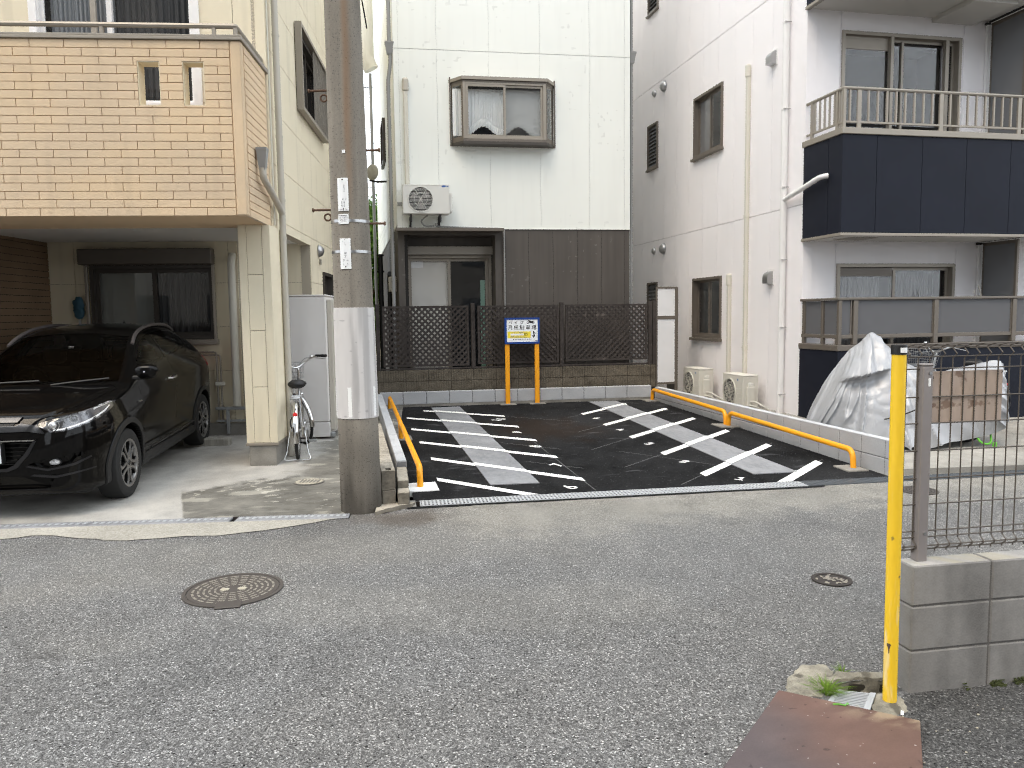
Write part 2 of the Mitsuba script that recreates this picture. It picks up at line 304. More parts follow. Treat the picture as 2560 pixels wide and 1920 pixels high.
mat('m_wrap', proc(f_wrap), .8, spec=.2); mat('m_wood', proc(f_wood), .8, spec=.2); mat('m_galv', proc(f_galv), .5, metal=.15, spec=.4); mat('m_rust', proc(f_rust), .55, spec=.4)
mat('m_yellow', proc(f_yellow), .45, spec=.4); mat('m_cover', proc(f_cover), .42, metal=.30, spec=.5)
mat('m_boardtex', proc(f_board), .85, spec=.2)
mat('m_mortar', (.16, .16, .165), .95); mat('m_joint', (.36, .32, .25), .95); mat('m_tilejoint', (.52, .385, .25), .9); mat('m_wjoint', (.56, .57, .55), .9); mat('m_djoint', (.02, .018, .017), .9); mat('m_pjoint', (.60, .58, .58), .9); mat('m_njoint', (.02, .022, .032), .9)
mat('m_orange', (.86, .36, .012), .32, spec=.5); mat('m_paint', (.78, .78, .76), .7); mat('m_chalk', (.16, .16, .16), .9)
mat('m_bronze', (.145, .125, .105), .42, metal=.25); mat('m_bronze_dark', (.06, .052, .045), .45, metal=.2); mat('m_alu', (.42, .39, .34), .4, metal=.35); mat('m_champagne', (.285, .255, .215), .42, metal=.3)
mat('m_pvc_white', (.74, .73, .72), .35); mat('m_pvc_cream', (.60, .575, .50), .4); mat('m_pvc_grey', (.27, .27, .265), .45); mat('m_pvc_beige', (.46, .43, .37), .4)
mat('m_ac', (.58, .56, .50), .42); mat('m_ac_white', (.66, .65, .61), .42); mat('m_grille', (.05, .05, .05), .6); mat('m_tank', (.63, .605, .58), .45)
mat('m_black', (.012, .012, .012), .5); mat('m_rubber', (.018, .018, .018), .75); mat('m_steel', (.42, .42, .42), .28, metal=.9); mat('m_chrome', (.72, .72, .72), .09, metal=1.0)
mat('m_rusty', (.10, .055, .033), .75); mat('m_iron', (.085, .075, .068), .6, metal=.3); mat('m_irongap', (.035, .03, .027), .9); mat('m_dust', (.34, .31, .25), .95)
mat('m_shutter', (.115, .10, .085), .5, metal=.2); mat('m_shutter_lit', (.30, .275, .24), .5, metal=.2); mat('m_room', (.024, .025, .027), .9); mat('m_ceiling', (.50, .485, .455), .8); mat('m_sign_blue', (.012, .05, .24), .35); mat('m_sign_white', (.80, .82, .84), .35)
mat('m_sign_yellow', (.83, .68, .05), .4); mat('m_ink', (.012, .012, .014), .5); mat('m_plate', (.78, .79, .79), .35); mat('m_greyink', (.20, .20, .21), .6); mat('m_red', (.55, .02, .02), .3); mat('m_post', (.27, .245, .24), .42, metal=.3); mat('m_wire', (.10, .085, .072), .5, metal=.2)
mat('m_green', (.12, .42, .04), .5); mat('m_board', (.42, .345, .30), .8); mat('m_blueglove', (.03, .085, .12), .7); mat('m_screenpanel', (.70, .70, .71), .5); mat('m_soil', (.035, .03, .022), .95); mat('m_moss', (.035, .042, .012), .95)
mat('m_frost', (.145, .148, .155), .28, spec=.5); mat('m_frost_light', (.42, .40, .405), .3); mat('m_mintstrip', (.25, .42, .34), .6); mat('m_whitewhite', (.8, .8, .8), .5); mat('m_blind', (.62, .60, .56), .8); mat('m_curtain_dark', (.10, .10, .10), .9); mat('m_bluelabel', (.03, .10, .32), .5); mat('m_rack', (.30, .31, .31), .5, metal=.3)
scene['m_glass'] = {'type': 'thindielectric', 'int_ior': 1.5}
scene['m_frostglass'] = {'type': 'principledthin', 'base_color': rgb((.25, .25, .262)), 'roughness': .42, 'spec_trans': .30, 'diff_trans': .7, 'eta': 1.5}
scene['m_screen'] = {'type': 'mask', 'opacity': 0.25, 'bsdf': {'type': 'twosided', 'bsdf': {'type': 'diffuse', 'reflectance': rgb((.12, .12, .12))}}}
scene['m_curtain'] = {'type': 'principledthin', 'base_color': rgb((.62, .64, .64)), 'roughness': .8, 'diff_trans': .9, 'spec_trans': 0.0}
scene['m_leaf'] = {'type': 'principledthin', 'base_color': rgb((.13, .24, .05)), 'roughness': .5, 'diff_trans': .7, 'spec_trans': 0.0}
scene['m_leaf_light'] = {'type': 'principledthin', 'base_color': rgb((.22, .36, .08)), 'roughness': .5, 'diff_trans': .8, 'spec_trans': 0.0}
scene['m_grass'] = {'type': 'principledthin', 'base_color': rgb((.16, .26, .04)), 'roughness': .5, 'diff_trans': .7, 'spec_trans': 0.0}
mat('m_carpaint', (.003, .0028, .0028), .05, spec=.24); mat('m_blackgloss', (.008, .008, .008), .15, spec=.6); mat('m_cartrim', (.075, .077, .082), .22, metal=.9); mat('m_cartrim_dark', (.05, .05, .053), .25, metal=.8)
mat('m_cladding', (.016, .016, .0165), .5); mat('m_roofrail', (.16, .145, .145), .4, metal=.6); mat('m_rim', (.33, .325, .32), .3, metal=.8); mat('m_lamphousing', (.13, .13, .14), .2, metal=.8)
mat('m_lampglass', (.80, .80, .80), .12, spec=.8, clearcoat=1.0)
scene['m_carglass'] = {'type': 'thindielectric', 'int_ior': 1.5, 'specular_transmittance': rgb(.12), 'specular_reflectance': rgb(.45)}
scene['m_lampclear'] = {'type': 'thindielectric', 'int_ior': 1.5}
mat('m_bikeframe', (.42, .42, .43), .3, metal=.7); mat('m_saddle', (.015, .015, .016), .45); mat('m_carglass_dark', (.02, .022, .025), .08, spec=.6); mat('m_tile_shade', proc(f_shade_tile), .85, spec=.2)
mat('m_blind_dim', (.24, .26, .245), .8)
mat('m_grate', (.40, .415, .43), .5, metal=.1); mat('m_grate_dark', (.085, .095, .105), .5, metal=.2); mat('m_manhole_dust', (.215, .195, .165), .9)
mat('m_curtain_white', (.66, .68, .68), .85); mat('m_curtain_grey', (.22, .235, .25), .85); mat('m_curtain_black', (.045, .046, .048), .9)
mat('m_broken', proc(f_broken), .95, spec=.12); mat('m_fgjoint', (.115, .108, .10), .95); mat('m_opposite', (.23, .21, .185), .8); mat('m_hjoint', (.30, .29, .29), .9)
# ================================================================ ground, lot, markings, drains
ch = Polygon([LOT.w(a, b)[:2] for a, b in [(0.0, -0.005), (9.0, -0.005), (9.0, 0.205), (0.0, 0.205)]])
cd = Polygon([LH.w(a, b)[:2] for a, b in [(-6.0, -2.30), (1.12, -2.30), (1.12, -2.145), (-6.0, -2.145)]])
pit_c = [(1.480, 3.372), (1.655, 3.332), (1.600, 3.185), (1.40, 3.235)]
pit_poly = Polygon([(1.405, 3.320), (1.425, 3.395), (1.56, 3.44), (1.72, 3.43), (1.73, 3.335), (1.62, 3.318), (1.49, 3.110), (1.30, 3.17)])
foot = sbox(-90, -90, 90, 90)
lot_poly = Polygon([LOT.w(a, b)[:2] for a, b in [(-.35, .25), (4.8, .25), (4.5, 6.5), (-.6, 6.5)]])
road = foot.difference(unary := union_all([ch, cd, pit_poly, lot_poly]))
struct('asphalt_road', flat(road, 0.0), 'm_road')
struct('earth_below', flat(sbox(-12, -1, 12, 16), -0.45), 'm_soil')
# lot sheet, gently rising to the back
lot_outline = Polygon([(-.02, .212), (4.80, .212), (4.50, 6.62), (-.42, 6.62), (-.02, .70)])
us, vs = np.linspace(-.6, 4.9, 56), np.linspace(.2, 6.7, 66)
def lot_z(a, b): return lz(b)
lotm = flat(lot_outline.segmentize(.4), 0.0, lambda a, b: lz(b))
lot = struct('parking_lot', lotm, 'm_lot', LOT)
rs = np.random.RandomState(3)
edge = [(-.10, -.012)] + [(x, -.055 - .022 * meshkit.fbm(np.array([x * 2.1, 0, 0]), 3) - .02 * (x < .5)) for x in np.linspace(-.08, 3.9, 60)] + [(3.95, -.012)]
part(lot, 'joint_asphalt', flat(Polygon(edge), .005), 'm_lot', LOT, kind=None)
def prismq(q, z0, z1):
    m = ext(Polygon(q), 1.0); x = m.vertices.copy(); h = x[:, 2].copy(); x[:, 2] = [lz(b) + (z0 + (z1 - z0) * t) for (a, b, _), t in zip(x, h)]; m.vertices = x; return m
plateL = Polygon([(.507, 6.338), (.994, 6.376), (1.248, .643), (.754, .661)])
plateR = Polygon([(3.300, 6.475), (3.800, 6.455), (3.990, .573), (3.495, .574)])
def split_plate(pl, name, labs):
    """two sheets laid end to end"""
    return
for pl, lab in ((plateL, 'long grey steel plate laid across the left row of bays, painted lines crossing it'), (plateR, 'long grey steel plate laid across the right row of bays beside the orange rail')):
    solo('steel_plate', lab, 'steel plate', prismq(list(pl.exterior.coords)[:-1], .001, .010), 'm_galv', LOT, group=None)
def stripe(u0, v0, u1, v1, h=.074, clip=None):
    q = Polygon([(u0, v0 - h), (u1, v1 - h), (u1, v1 + h), (u0, v0 + h)])
    if clip is not None: q = q.intersection(clip)
    pls = union_all([plateL, plateR]); ms = []
    for g, z in ((q.difference(pls), .004), (q.intersection(pls), .0135)):
        if g.area > 1e-6: ms.append(flat(g.segmentize(.3), 0.0, lambda a, b: lz(b) + z))
    return cat(ms)
SL = [(.25, 1.02, 1.36, -.06), (.25, 2.085, 1.72, .715), (.165, 3.165, 1.70, 1.87), (.095, 4.22, 1.67, 2.975), (.062, 5.29, 1.63, 4.09), (.36, 6.03, 1.585, 5.14)]
SR = [(3.44, .02, 4.49, 1.01), (2.975, .66, 4.44, 2.057), (2.95, 1.78, 4.395, 3.145), (2.925, 2.905, 4.38, 4.286), (2.87, 3.966, 4.335, 5.365), (2.82, 5.068, 3.87, 6.068)]
clipv = sbox(-1, .215, 6, 7)
for i, s in enumerate(SL): part(lot, 'painted_line', stripe(*s, clip=clipv), 'm_paint', LOT)
for i, s in enumerate(SR): part(lot, 'painted_line', stripe(*s, clip=clipv, h=.076), 'm_paint', LOT)
def number_on_lot(txt, u, v, right, up, h=.145):
    m = meshkit.text_mesh(txt, h, .002, bold=True); c = m.bounds.mean(0); x = m.vertices - c
    w = np.array([u, v]) + x[:, :1] * np.array(right) + x[:, 1:2] * np.array(up)
    m.vertices = np.column_stack([w, lz(w[:, 1]) + .004 + x[:, 2]]); return m
for t, (u, v) in zip('6 7 8 9 10'.split(), [(1.505, .42), (1.602, 1.441), (1.576, 2.567), (1.532, 3.625), (1.441, 4.817)]):
    part(lot, 'bay_number', number_on_lot(t, u, v, (.677, .735), (-.735, .677)), 'm_paint', LOT, label=f'white number {t} painted on the dark asphalt')
for t, (u, v) in zip('1 2 3 4 5'.split(), [(3.279, .416), (3.042, 1.321), (3.014, 2.437), (2.975, 3.528), (2.922, 4.599)]):
    part(lot, 'bay_number', number_on_lot(t, u, v, (.687, -.726), (.726, .687), .125), 'm_paint', LOT, label=f'white number {t} painted on the dark asphalt')
def thin(u0, v0, u1, v1, w=.007):
    d = np.array([u1 - u0, v1 - v0]); d /= np.linalg.norm(d); n = np.array([-d[1], d[0]]) * w / 2; a, b = np.array([u0, v0]), np.array([u1, v1])
    return flat(Polygon([a - n, b - n, b + n, a + n]), 0.0, lambda p, q: lz(q) + .003)
for c in [(1.72, .25, 1.62, 2.9), (1.62, 5.1, 2.6, 4.35), (2.60, .30, 2.95, .64), (2.3, 1.18, 2.93, 1.76), (2.2, 2.2, 2.9, 2.88), (2.35, 3.46, 2.85, 3.94), (2.5, 4.75, 2.8, 5.05), (1.3, 1.70, 1.85, 1.22), (1.2, 2.9, 1.85, 2.32), (4.44, 2.06, 4.55, 2.18), (4.40, 3.15, 4.6, 3.36), (4.47, 1.0, 4.6, 1.12), (2.5, 2.05, 3.3, 1.1)]:
    part(lot, 'chalk_line', thin(*c), 'm_chalk', LOT)
# drain along the front of the lot: galvanised grates, one after the other
chm = [bx(0, 9, -.005, .205, -.20, -.19), bx(0, 9, -.025, -.0055, -.2, -.003), bx(0, 9, .2055, .225, -.2, -.003)]
struct('drain_channel', cat(chm), 'm_irongap', LOT)
struct('drain_end', bx(-.145, -.002, -.012, .205, -.05, .012, .006), 'm_conc', LOT)
def grate(u0, u1, fine):
    fr = cat([bx(u0, u1, 0, .013, -.03, .008), bx(u0, u1, .187, .20, -.03, .008), bx(u0, u0 + .008, .013, .187, -.03, .008), bx(u1 - .008, u1, .013, .187, -.03, .008)])
    bars = [bx(u0 + .008, u1 - .008, b - .009, b + .009, .002, .0075) for b in ((.065, .132) if fine else (.04, .07, .10, .13, .16))]
    n = int((u1 - u0) / (.034 if fine else .05)); bars += [bx(u, u + (.019 if fine else .014), .013, .187, .003, .0070) for u in np.linspace(u0 + .018, u1 - .024, n)]
    return fr, cat(bars)
segs = [(.035, .78, 1), (.785, 1.53, 1), (1.535, 2.28, 1), (2.285, 3.03, 1), (3.035, 3.78, 1), (3.785, 4.78, 0), (4.785, 5.78, 0), (5.785, 6.78, 0), (6.785, 7.78, 0)]
where = ['leftmost, next to the old block stub', 'second from the left', 'third from the left', 'fourth from the left', 'fifth from the left, last bright one', 'darker, just left of the yellow post', 'darker, seen through the mesh fence', 'darker, at the right edge behind the mesh fence', 'darker, off at the right end']
for (a, b, f), wh in zip(segs, where):
    if a > 6: continue
    k = T('drain_grate', f'steel drain grate before the lot, {wh}', 'drain grate', 'steel grates along the front of the lot'); fr, br = grate(a, b, f)
    part(k, 'frame', fr, 'm_grate' if f else 'm_grate_dark', LOT); part(k, 'bars', br, 'm_grate' if f else 'm_grate_dark', LOT, kind='stuff')
# ---- carport floor, apron, drain covers
def cz(u, v): return 0.004 + .0136 * (v + 2.15) if v < 0 else 0.033 + .042 * v * (1 if u < 0.3 else .6)
cf = Polygon([(-6, -2.142), (1.10, -2.142), (1.22, -1.5), (1.34, 0), (1.0, 7.5), (-6, 7.5)])
struct('carport_floor', flat(cf.segmentize(.5).buffer(0), 0.0, lambda a, b: cz(a, b)), 'm_carport', LH)
ap = [(-6.2, 6.1)] + [(-4.6, 5.60), (-4.25, 5.86), (-4.011, 5.936), (-3.913, 5.973), (-3.828, 6.034), (-3.65, 6.03), (-3.499, 5.975), (-3.35, 5.93), (-3.246, 5.913), (-3.16, 5.865), (-3.076, 5.863), (-2.98, 5.86), (-2.894, 5.884), (-2.75, 5.91), (-2.567, 5.965), (-2.45, 5.96), (-2.322, 5.962), (-2.2, 6.02), (-2.0, 6.1), (-1.85, 6.18), (-1.675, 6.293), (-1.55, 6.40), (-1.36, 6.53), (-1.1, 6.62)]
ap2 = [p[:2] for p in (LH.w(1.15, -2.302), LH.w(-6.0, -2.302))]
dense = list(LineString(ap[1:]).segmentize(.06).coords); dense = [(x, y + .022 * (meshkit.fbm(np.array([x * 9, y * 9, 0.]), 3) - .5)) for x, y in dense]
struct('concrete_apron', flat(Polygon(dense + ap2).buffer(0), 0.006), 'm_apron')
dcm = [bx(-6, 1.12, -2.30, -2.145, -.12, -.11), bx(-6, 1.12, -2.315, -2.3005, -.12, .001), bx(-6, 1.12, -2.1445, -2.13, -.12, .001)]
struct('carport_drain', cat(dcm), 'm_irongap', LH)
def drain_cover(u0, u1):
    base = bx(u0, u1, -2.292, -2.150, -.012, .008, .004); n = int((u1 - u0) / .055); dim = []
    for u in np.linspace(u0 + .04, u1 - .04, n):
        dim.append(bx(u - .014, u + .014, -2.245, -2.197, .008, .0125, .003)); dim.append(bx(u - .004, u + .018, -2.19, -2.187, .008, .0095))
    return base, cat(dim)
for (a, b), lab in zip([(-3.0, -2.02), (-2.015, -1.03), (-1.025, .12), (.165, 1.11)], ['at the left edge of the picture', 'below the front of the black car', 'to the left of the gap in the row', 'to the right of the gap, ending at the utility pole']):
    k = T('drain_cover', f'narrow galvanised drain cover {lab}', 'drain cover', 'drain covers along the carport'); m, d = drain_cover(a, b)
    part(k, 'cover', m, 'm_galv', LH); part(k, 'studs', d, 'm_grate', LH, kind='stuff')
# ---- manholes
def manhole(key, cx, cy, r, z, deg, rings, spokes, ring_mat, body_mat):
    body = ext(disc(cx, cy, r, 64), .006); body.apply_translation([0, 0, z]); part(key, 'cover', body, body_mat)
    fr = ext(disc(cx, cy, r * 1.10, 64).difference(disc(cx, cy, r * 1.015, 64)), .007); fr.apply_translation([0, 0, z]); part(key, 'frame', fr, 'm_iron')
    ms = []
    for ri in range(rings):
        r1 = r * (.90 - ri * .72 / rings); r0 = r1 - r * .72 / rings * .42
        n = max(8, spokes - ri * 2)
        for i in range(n):
            a0 = math.radians(deg) + 2 * math.pi * (i + (.5 if ri % 2 else 0)) / n; a1 = a0 + 2 * math.pi / n * .74; aa = np.linspace(a0, a1, 4)
            ms.append(Polygon([(cx + r1 * math.cos(a), cy + r1 * math.sin(a)) for a in aa] + [(cx + r0 * math.cos(a), cy + r0 * math.sin(a)) for a in aa[::-1]]))
    return ms
k = T('manhole_cover', 'large round cast iron manhole cover with rings of raised pads in the road', 'manhole cover')
pads = manhole(k, -1.765, 4.745, .275, .002, 20, 6, 22, 'm_dust', 'm_iron')
m = flat(MultiPolygon(pads), .0095); part(k, 'dusty_recesses', m, 'm_manhole_dust', kind='stuff')
part(k, 'hinge_plate', bx(-.075, .075, -.05, .05, .002, .012, .004), 'm_iron', Fr(-1.70, 4.475, 12))
for dx in (-.05, .05): part(k, 'key_hole', flat(disc(-1.765 + dx, 4.745 + dx * .2, .028, 16), .0100), 'm_dust')
k = T('manhole_cover', 'small oval-looking round iron valve cover in the road beside the low block wall', 'manhole cover')
cx, cy, r = 2.003, 4.777, .122
part(k, 'rim', move(ext(disc(cx, cy, r).difference(disc(cx, cy, r * .8)), .007), (0, 0, .002)), 'm_irongap'); part(k, 'cover', flat(disc(cx, cy, r * .8), .0045), 'm_irongap')
rr_ = np.random.RandomState(5); blobs = []
for i in range(26):
    a, q = rr_.rand() * 6.28, r * .74 * math.sqrt(rr_.rand()); blobs.append(affinity.rotate(sbox(-.012, -.004, .012, .004).buffer(.003), rr_.rand() * 180)); blobs[-1] = affinity.translate(blobs[-1], cx + q * math.cos(a), cy + q * math.sin(a))
part(k, 'dusty_pattern', flat(union_all(blobs).intersection(disc(cx, cy, r * .79)), .0065), 'm_manhole_dust', kind='stuff')
k = T('manhole_cover', 'round iron manhole cover in the road behind the mesh fence', 'manhole cover')
pads = manhole(k, 3.80, 7.165, .155, .002, 0, 4, 14, 'm_dust', 'm_iron'); part(k, 'pattern', flat(MultiPolygon(pads), .0095), 'm_irongap', kind='stuff')
k = T('manhole_cover', 'small pale round sewer cover in the concrete beside the carport', 'manhole cover')
cx, cy = -2.085, 7.82; zz = cz(.6, -.85) + .002
part(k, 'cover', move(ext(disc(cx, cy, .135), .008), (0, 0, zz)), 'm_dust'); part(k, 'rim', move(ext(disc(cx, cy, .152).difference(disc(cx, cy, .138)), .006), (0, 0, zz)), 'm_conc')
part(k, 'raised_bars', cat([bx(cx - .09 + i * .035, cx - .07 + i * .035, cy - .07, cy + .07, zz + .008, zz + .011) for i in range(6)]), 'm_conc', kind='stuff')
# ---- pavement before the right building, rising a little towards it
def pz(u, v): return .06 + .018 * max(0.0, min(3.8, v + 3.6))
pv = Polygon([(-1.06, -3.53), (.31, -3.675), (9, -4.2), (9, .1), (.02, .1), (.02, 9), (-1.0, 9)])
pm = flat(pv.segmentize(.6), 0.0, pz); struct('concrete_pavement', pm, 'm_conc', RB)
ks = [np.array(p) for p in [(-1.06, -3.53), (.31, -3.675), (9, -4.2)]]
kerb = cat([trimesh.Trimesh([[*a, .0605], [*b, .0605], [*b, -.06], [*a, -.06]], [[0, 2, 1], [0, 3, 2]], process=False) for a, b in zip(ks, ks[1:])])
struct('pavement_edge', kerb, 'm_conc', RB)
# ================================================================ walls round the lot, rails, sign, lattice fence
def block_run(key, fr, lens, z0, z1, v0, v1, m='m_block', gap=.011, b=.005, zf=None, jit=.0):
    """blocks in a row along the frame's u, each a part"""
    u = lens[0]
    for i in range(len(lens) - 1):
        x0, x1 = lens[i] + gap / 2, lens[i + 1] - gap / 2; d = RNG.uniform(-jit, jit)
        q = bx(x0, x1, v0 + d, v1 + d, z0, z1, b)
        if zf: y = q.vertices.copy(); y[:, 2] += [zf(a) for a in y[:, 0]]; q.vertices = y
        part(key, 'block', q, m, fr)
RW = LOT.sub(4.83, .25, 92.6)     # u' runs to the back along the right wall, v' points to the lot (left)
k = T('concrete_block_wall', 'low light grey block wall along the right side of the lot, with the air conditioners behind it', 'block wall', 'new low block walls of the lot')
js = [0.0, .099] + [.481 + .3865 * i for i in range(16)]
block_run(k, RW, js, .172, .362, -.10, 0)
block_run(k, RW, js, -.05, .164, -.10, 0)
part(k, 'mortar', bx(.006, js[-1] - .01, -.092, -.008, -.05, .352), 'm_mortar', RW)
k = T('concrete_block_wall', 'low light grey block wall across the back of the lot, below the brown fence', 'block wall', 'new low block walls of the lot')
BW = LOT.sub(0, 6.56, 0)
xs = [-.36 + .4 * i for i in range(13)]; xs[-1] = 4.50
block_run(k, BW, xs, .178, .388, 0, .10); part(k, 'footing', bx(-.36, 4.50, .004, .096, -.05, .178), 'm_conc', BW); part(k, 'mortar', bx(-.35, 4.49, .008, .092, .15, .376), 'm_mortar', BW)
LW = LOT.sub(-.06, .85, 92.6)
k = T('concrete_block_wall', 'low light grey block wall along the left side of the lot, beside the utility pole', 'block wall', 'new low block walls of the lot')
js = [0.0] + [.39 * (i + 1) for i in range(14)] + [5.70]
block_run(k, LW, js, .062, .268, 0, .10, zf=lambda a: .0187 * a); block_run(k, LW, js, -.10, .055, 0, .10, zf=lambda a: .0187 * a)
part(k, 'mortar', bx(.005, 5.69, .005, .095, -.1, .25), 'm_mortar', LW)
# old brown split-faced wall to its left
OW = LOT.sub(-.20, 0.02, 2.6)
k = T('old_block_wall', 'old brown rough block wall with an open core hole in its top, between pole and lot', 'block wall')
def rough(m, amp, sc, seed=0, keep=None):
    m = m.subdivide_to_size(.05) if not isinstance(m, trimesh.Trimesh) else trimesh.Trimesh(*trimesh.remesh.subdivide_to_size(m.vertices, m.faces, .05)); m.merge_vertices()
    d = np.stack([meshkit.fbm(m.vertices * sc + 31 * i + seed, 3) - .5 for i in range(3)], 1) * 2 * amp
    m.vertices = m.vertices + d; return m
hole = ext(sbox(-.062, .05, .0, .10).symmetric_difference(sbox(-.062, .05, .0, .10)), 1) if False else None
zt = .333
for r, (z0, z1) in enumerate([(-.08, .155), (.160, zt)]):
    for i in range(8):
        v0, v1 = .39 * i + .004, .39 * (i + 1) - .004
        if r == 1 and i == 0:
            q = unman(man(bx(-.10, .02, v0, v1, z0, z1)) - man(bx(-.062, -.012, .045, .135, z1 - .12, z1 + .1)))
        else: q = bx(-.10, .02, v0, v1, z0, z1, .004)
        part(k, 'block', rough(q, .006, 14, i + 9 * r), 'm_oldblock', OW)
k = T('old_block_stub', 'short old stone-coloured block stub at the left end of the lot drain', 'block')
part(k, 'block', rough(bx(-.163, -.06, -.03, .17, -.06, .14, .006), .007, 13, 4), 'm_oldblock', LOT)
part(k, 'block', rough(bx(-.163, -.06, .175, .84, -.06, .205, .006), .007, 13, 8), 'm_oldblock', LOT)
struct('mortar_lump', rough(ext(Polygon([(-1.19, 6.53), (-1.02, 6.70), (-.90, 6.80), (-.88, 6.86), (-1.2, 6.86)]), .035), .012, 11, 2), 'm_oldblock')
# orange tube rails
def rail(fr, u0, u1, ground, hgt, pads_, label, group):
    k = T('parking_rail', label, 'guard rail', group)
    g0, g1 = ground(u0), ground(u1); L_ = u1 - u0
    p = bend([(u0, 0, g0), (u0 + .02, 0, g0 + hgt), (u1 - .02, 0, g1 + hgt), (u1, 0, g1)], .13, 8)
    part(k, 'tube', tube(p, .030, 16, cap=False), 'm_orange', fr, smooth=50)
    for s, (uu, du0, du1, dv0, dv1, m) in enumerate(pads_):
        q = bx(uu + du0, uu + du1, dv0, dv1, -.05, .014, .006); x = q.vertices.copy(); x[:, 2] += [ground(a) for a in x[:, 0]]; q.vertices = x
        part(k, 'footing', rough(q, .004, 9, s), m, fr)
RL = LOT.sub(.065, .70, 92.6); gl = lambda a: lz(.70 + a)
G = 'orange tube rails beside the parking bays'
rail(RL, 0, 2.74, gl, .205, [(0, -.16, .17, -.17, .12, 'm_paint'), (2.80, -.16, .16, -.14, .05, 'm_conc')], 'near orange tube rail on the left side of the lot, standing on a white footing', G)
rail(RL, 2.83, 5.66, gl, .205, [(5.66, -.15, .15, -.17, .05, 'm_conc')], 'far orange tube rail on the left side of the lot, ending at the back wall', G)
RR = LOT.sub(4.651, .615, 91.9); gr_ = lambda a: lz(.615 + a)
rail(RR, 0, 2.86, gr_, .20, [(0, -.14, .14, -.09, .15, 'm_conc'), (2.9, -.17, .17, -.12, .17, 'm_conc')], 'near orange tube rail on the right side of the lot, nearest the yellow post', G)
rail(RR, 2.945, 5.80, gr_, .20, [(5.80, -.16, .16, -.1, .16, 'm_conc')], 'far orange tube rail on the right side of the lot, ending in the back corner', G)
# sign
k = T('parking_sign', 'blue framed white sign for monthly motorcycle parking on two orange posts', 'sign')
SG = LOT.sub(0, 6.50, 0)
for u in (1.858, 2.383):
    part(k, 'post', bx(u - .039, u + .039, 0, .04, .10, 1.185, .004), 'm_orange', SG)
    q = bx(u - .14, u + .14, -.10, .13, .08, .142, .006); part(k, 'footing', rough(q, .004, 9, int(u * 9)), 'm_conc', SG)
SX0, SX1, SZ0, SZ1 = 1.812, 2.428, 1.187, 1.641
part(k, 'panel', bx(SX0 + .02, SX1 - .02, -.012, .012, SZ0 + .02, SZ1 - .02), 'm_sign_white', SG)
fr_ = Polygon(sbox(SX0, SZ0, SX1, SZ1)).difference(sbox(SX0 + .036, SZ0 + .033, SX1 - .03, SZ1 - .033)) if False else sbox(SX0, SZ0, SX1, SZ1).difference(sbox(SX0 + .036, SZ0 + .033, SX1 - .03, SZ1 - .033))
part(k, 'frame', upright(fr_, -.022, .02), 'm_sign_blue', SG)
def glyph(lines, w=.9): return strokes(lines, w)
GL = {
 'ba': [[(3.6, 7.4), (2.9, 4.6), (1.2, 2.0)], [(5.8, 7.2), (7.2, 4.8), (8.4, 2.0)], [(7.2, 9.2), (8.0, 8.0)], [(8.7, 9.4), (9.5, 8.2)]],
 'i': [[(8.2, 9.2), (5.2, 6.2), (1.2, 4.2)], [(5.2, 6.2), (5.2, .8)]],
 'ku': [[(4.0, 9.4), (3.0, 7.0), (1.0, 5.0)], [(3.6, 8.0), (8.6, 8.0), (7.6, 4.6), (5.4, 2.0), (2.6, .8)]],
 'gatsu': [[(2.6, 9.4), (8.4, 9.4), (8.4, 1.0), (7.0, 1.0)], [(2.6, 9.4), (2.6, 4.0), (1.2, .8)], [(2.6, 6.9), (8.4, 6.9)], [(2.6, 4.5), (8.4, 4.5)]],
 'kyoku': [[(.6, 7.2), (3.8, 7.2)], [(2.2, 9.6), (2.2, .6)], [(2.2, 6.6), (.6, 3.6)], [(2.4, 6.0), (3.6, 4.6)], [(4.2, 9.0), (9.6, 9.0)], [(6.8, 9.0), (5.6, 6.6)], [(6.6, 6.8), (9.0, 6.8), (8.2, 3.0)], [(4.4, 6.0), (6.0, 6.0), (6.0, 3.6), (4.4, 3.6), (4.4, 6.0)], [(7.0, 5.4), (9.4, 2.8)], [(4.0, 1.2), (9.8, 1.2)]],
 'chu': [[(1.0, 9.2), (1.0, 3.8), (4.6, 3.8), (4.2, .8), (3.4, .8)], [(1.0, 9.2), (4.4, 9.2)], [(2.8, 9.2), (2.8, 3.8)], [(1.0, 7.4), (4.4, 7.4)], [(1.0, 5.6), (4.4, 5.6)], [(.6, 2.6), (.4, 1.0)], [(1.8, 2.6), (1.8, 1.4)], [(6.8, 9.6), (7.8, 8.6)], [(5.4, 7.4), (9.8, 7.4)], [(5.8, 4.4), (9.4, 4.4)], [(5.2, 1.0), (10, 1.0)], [(7.6, 7.4), (7.6, 1.0)]],
 'sha': [[(1.2, 8.8), (8.8, 8.8)], [(5, 9.8), (5, .4)], [(2.2, 7.2), (7.8, 7.2), (7.8, 3.6), (2.2, 3.6), (2.2, 7.2)], [(2.2, 5.4), (7.8, 5.4)], [(.6, 2.2), (9.4, 2.2)]],
 'jo': [[(.4, 6.6), (3.6, 6.6)], [(2.0, 9.2), (2.0, 2.4)], [(.3, 1.9), (3.8, 3.0)], [(5.0, 9.4), (9.0, 9.4), (9.0, 6.6), (5.0, 6.6), (5.0, 9.4)], [(5.0, 8.0), (9.0, 8.0)], [(4.0, 5.4), (9.8, 5.4)], [(5.4, 5.2), (4.0, 3.0)], [(5.4, 3.9), (9.4, 3.9), (8.8, .8), (7.8, .8)], [(7.0, 3.9), (5.0, 1.0)], [(8.6, 3.9), (6.6, .6)]],
}
def word(keys, u, z, s, adv, w=.95):
    return union_all([affinity.translate(affinity.scale(glyph(GL[c], w), s / 10, s / 10, origin=(0, 0)), u + i * adv, z) for i, c in enumerate(keys)])
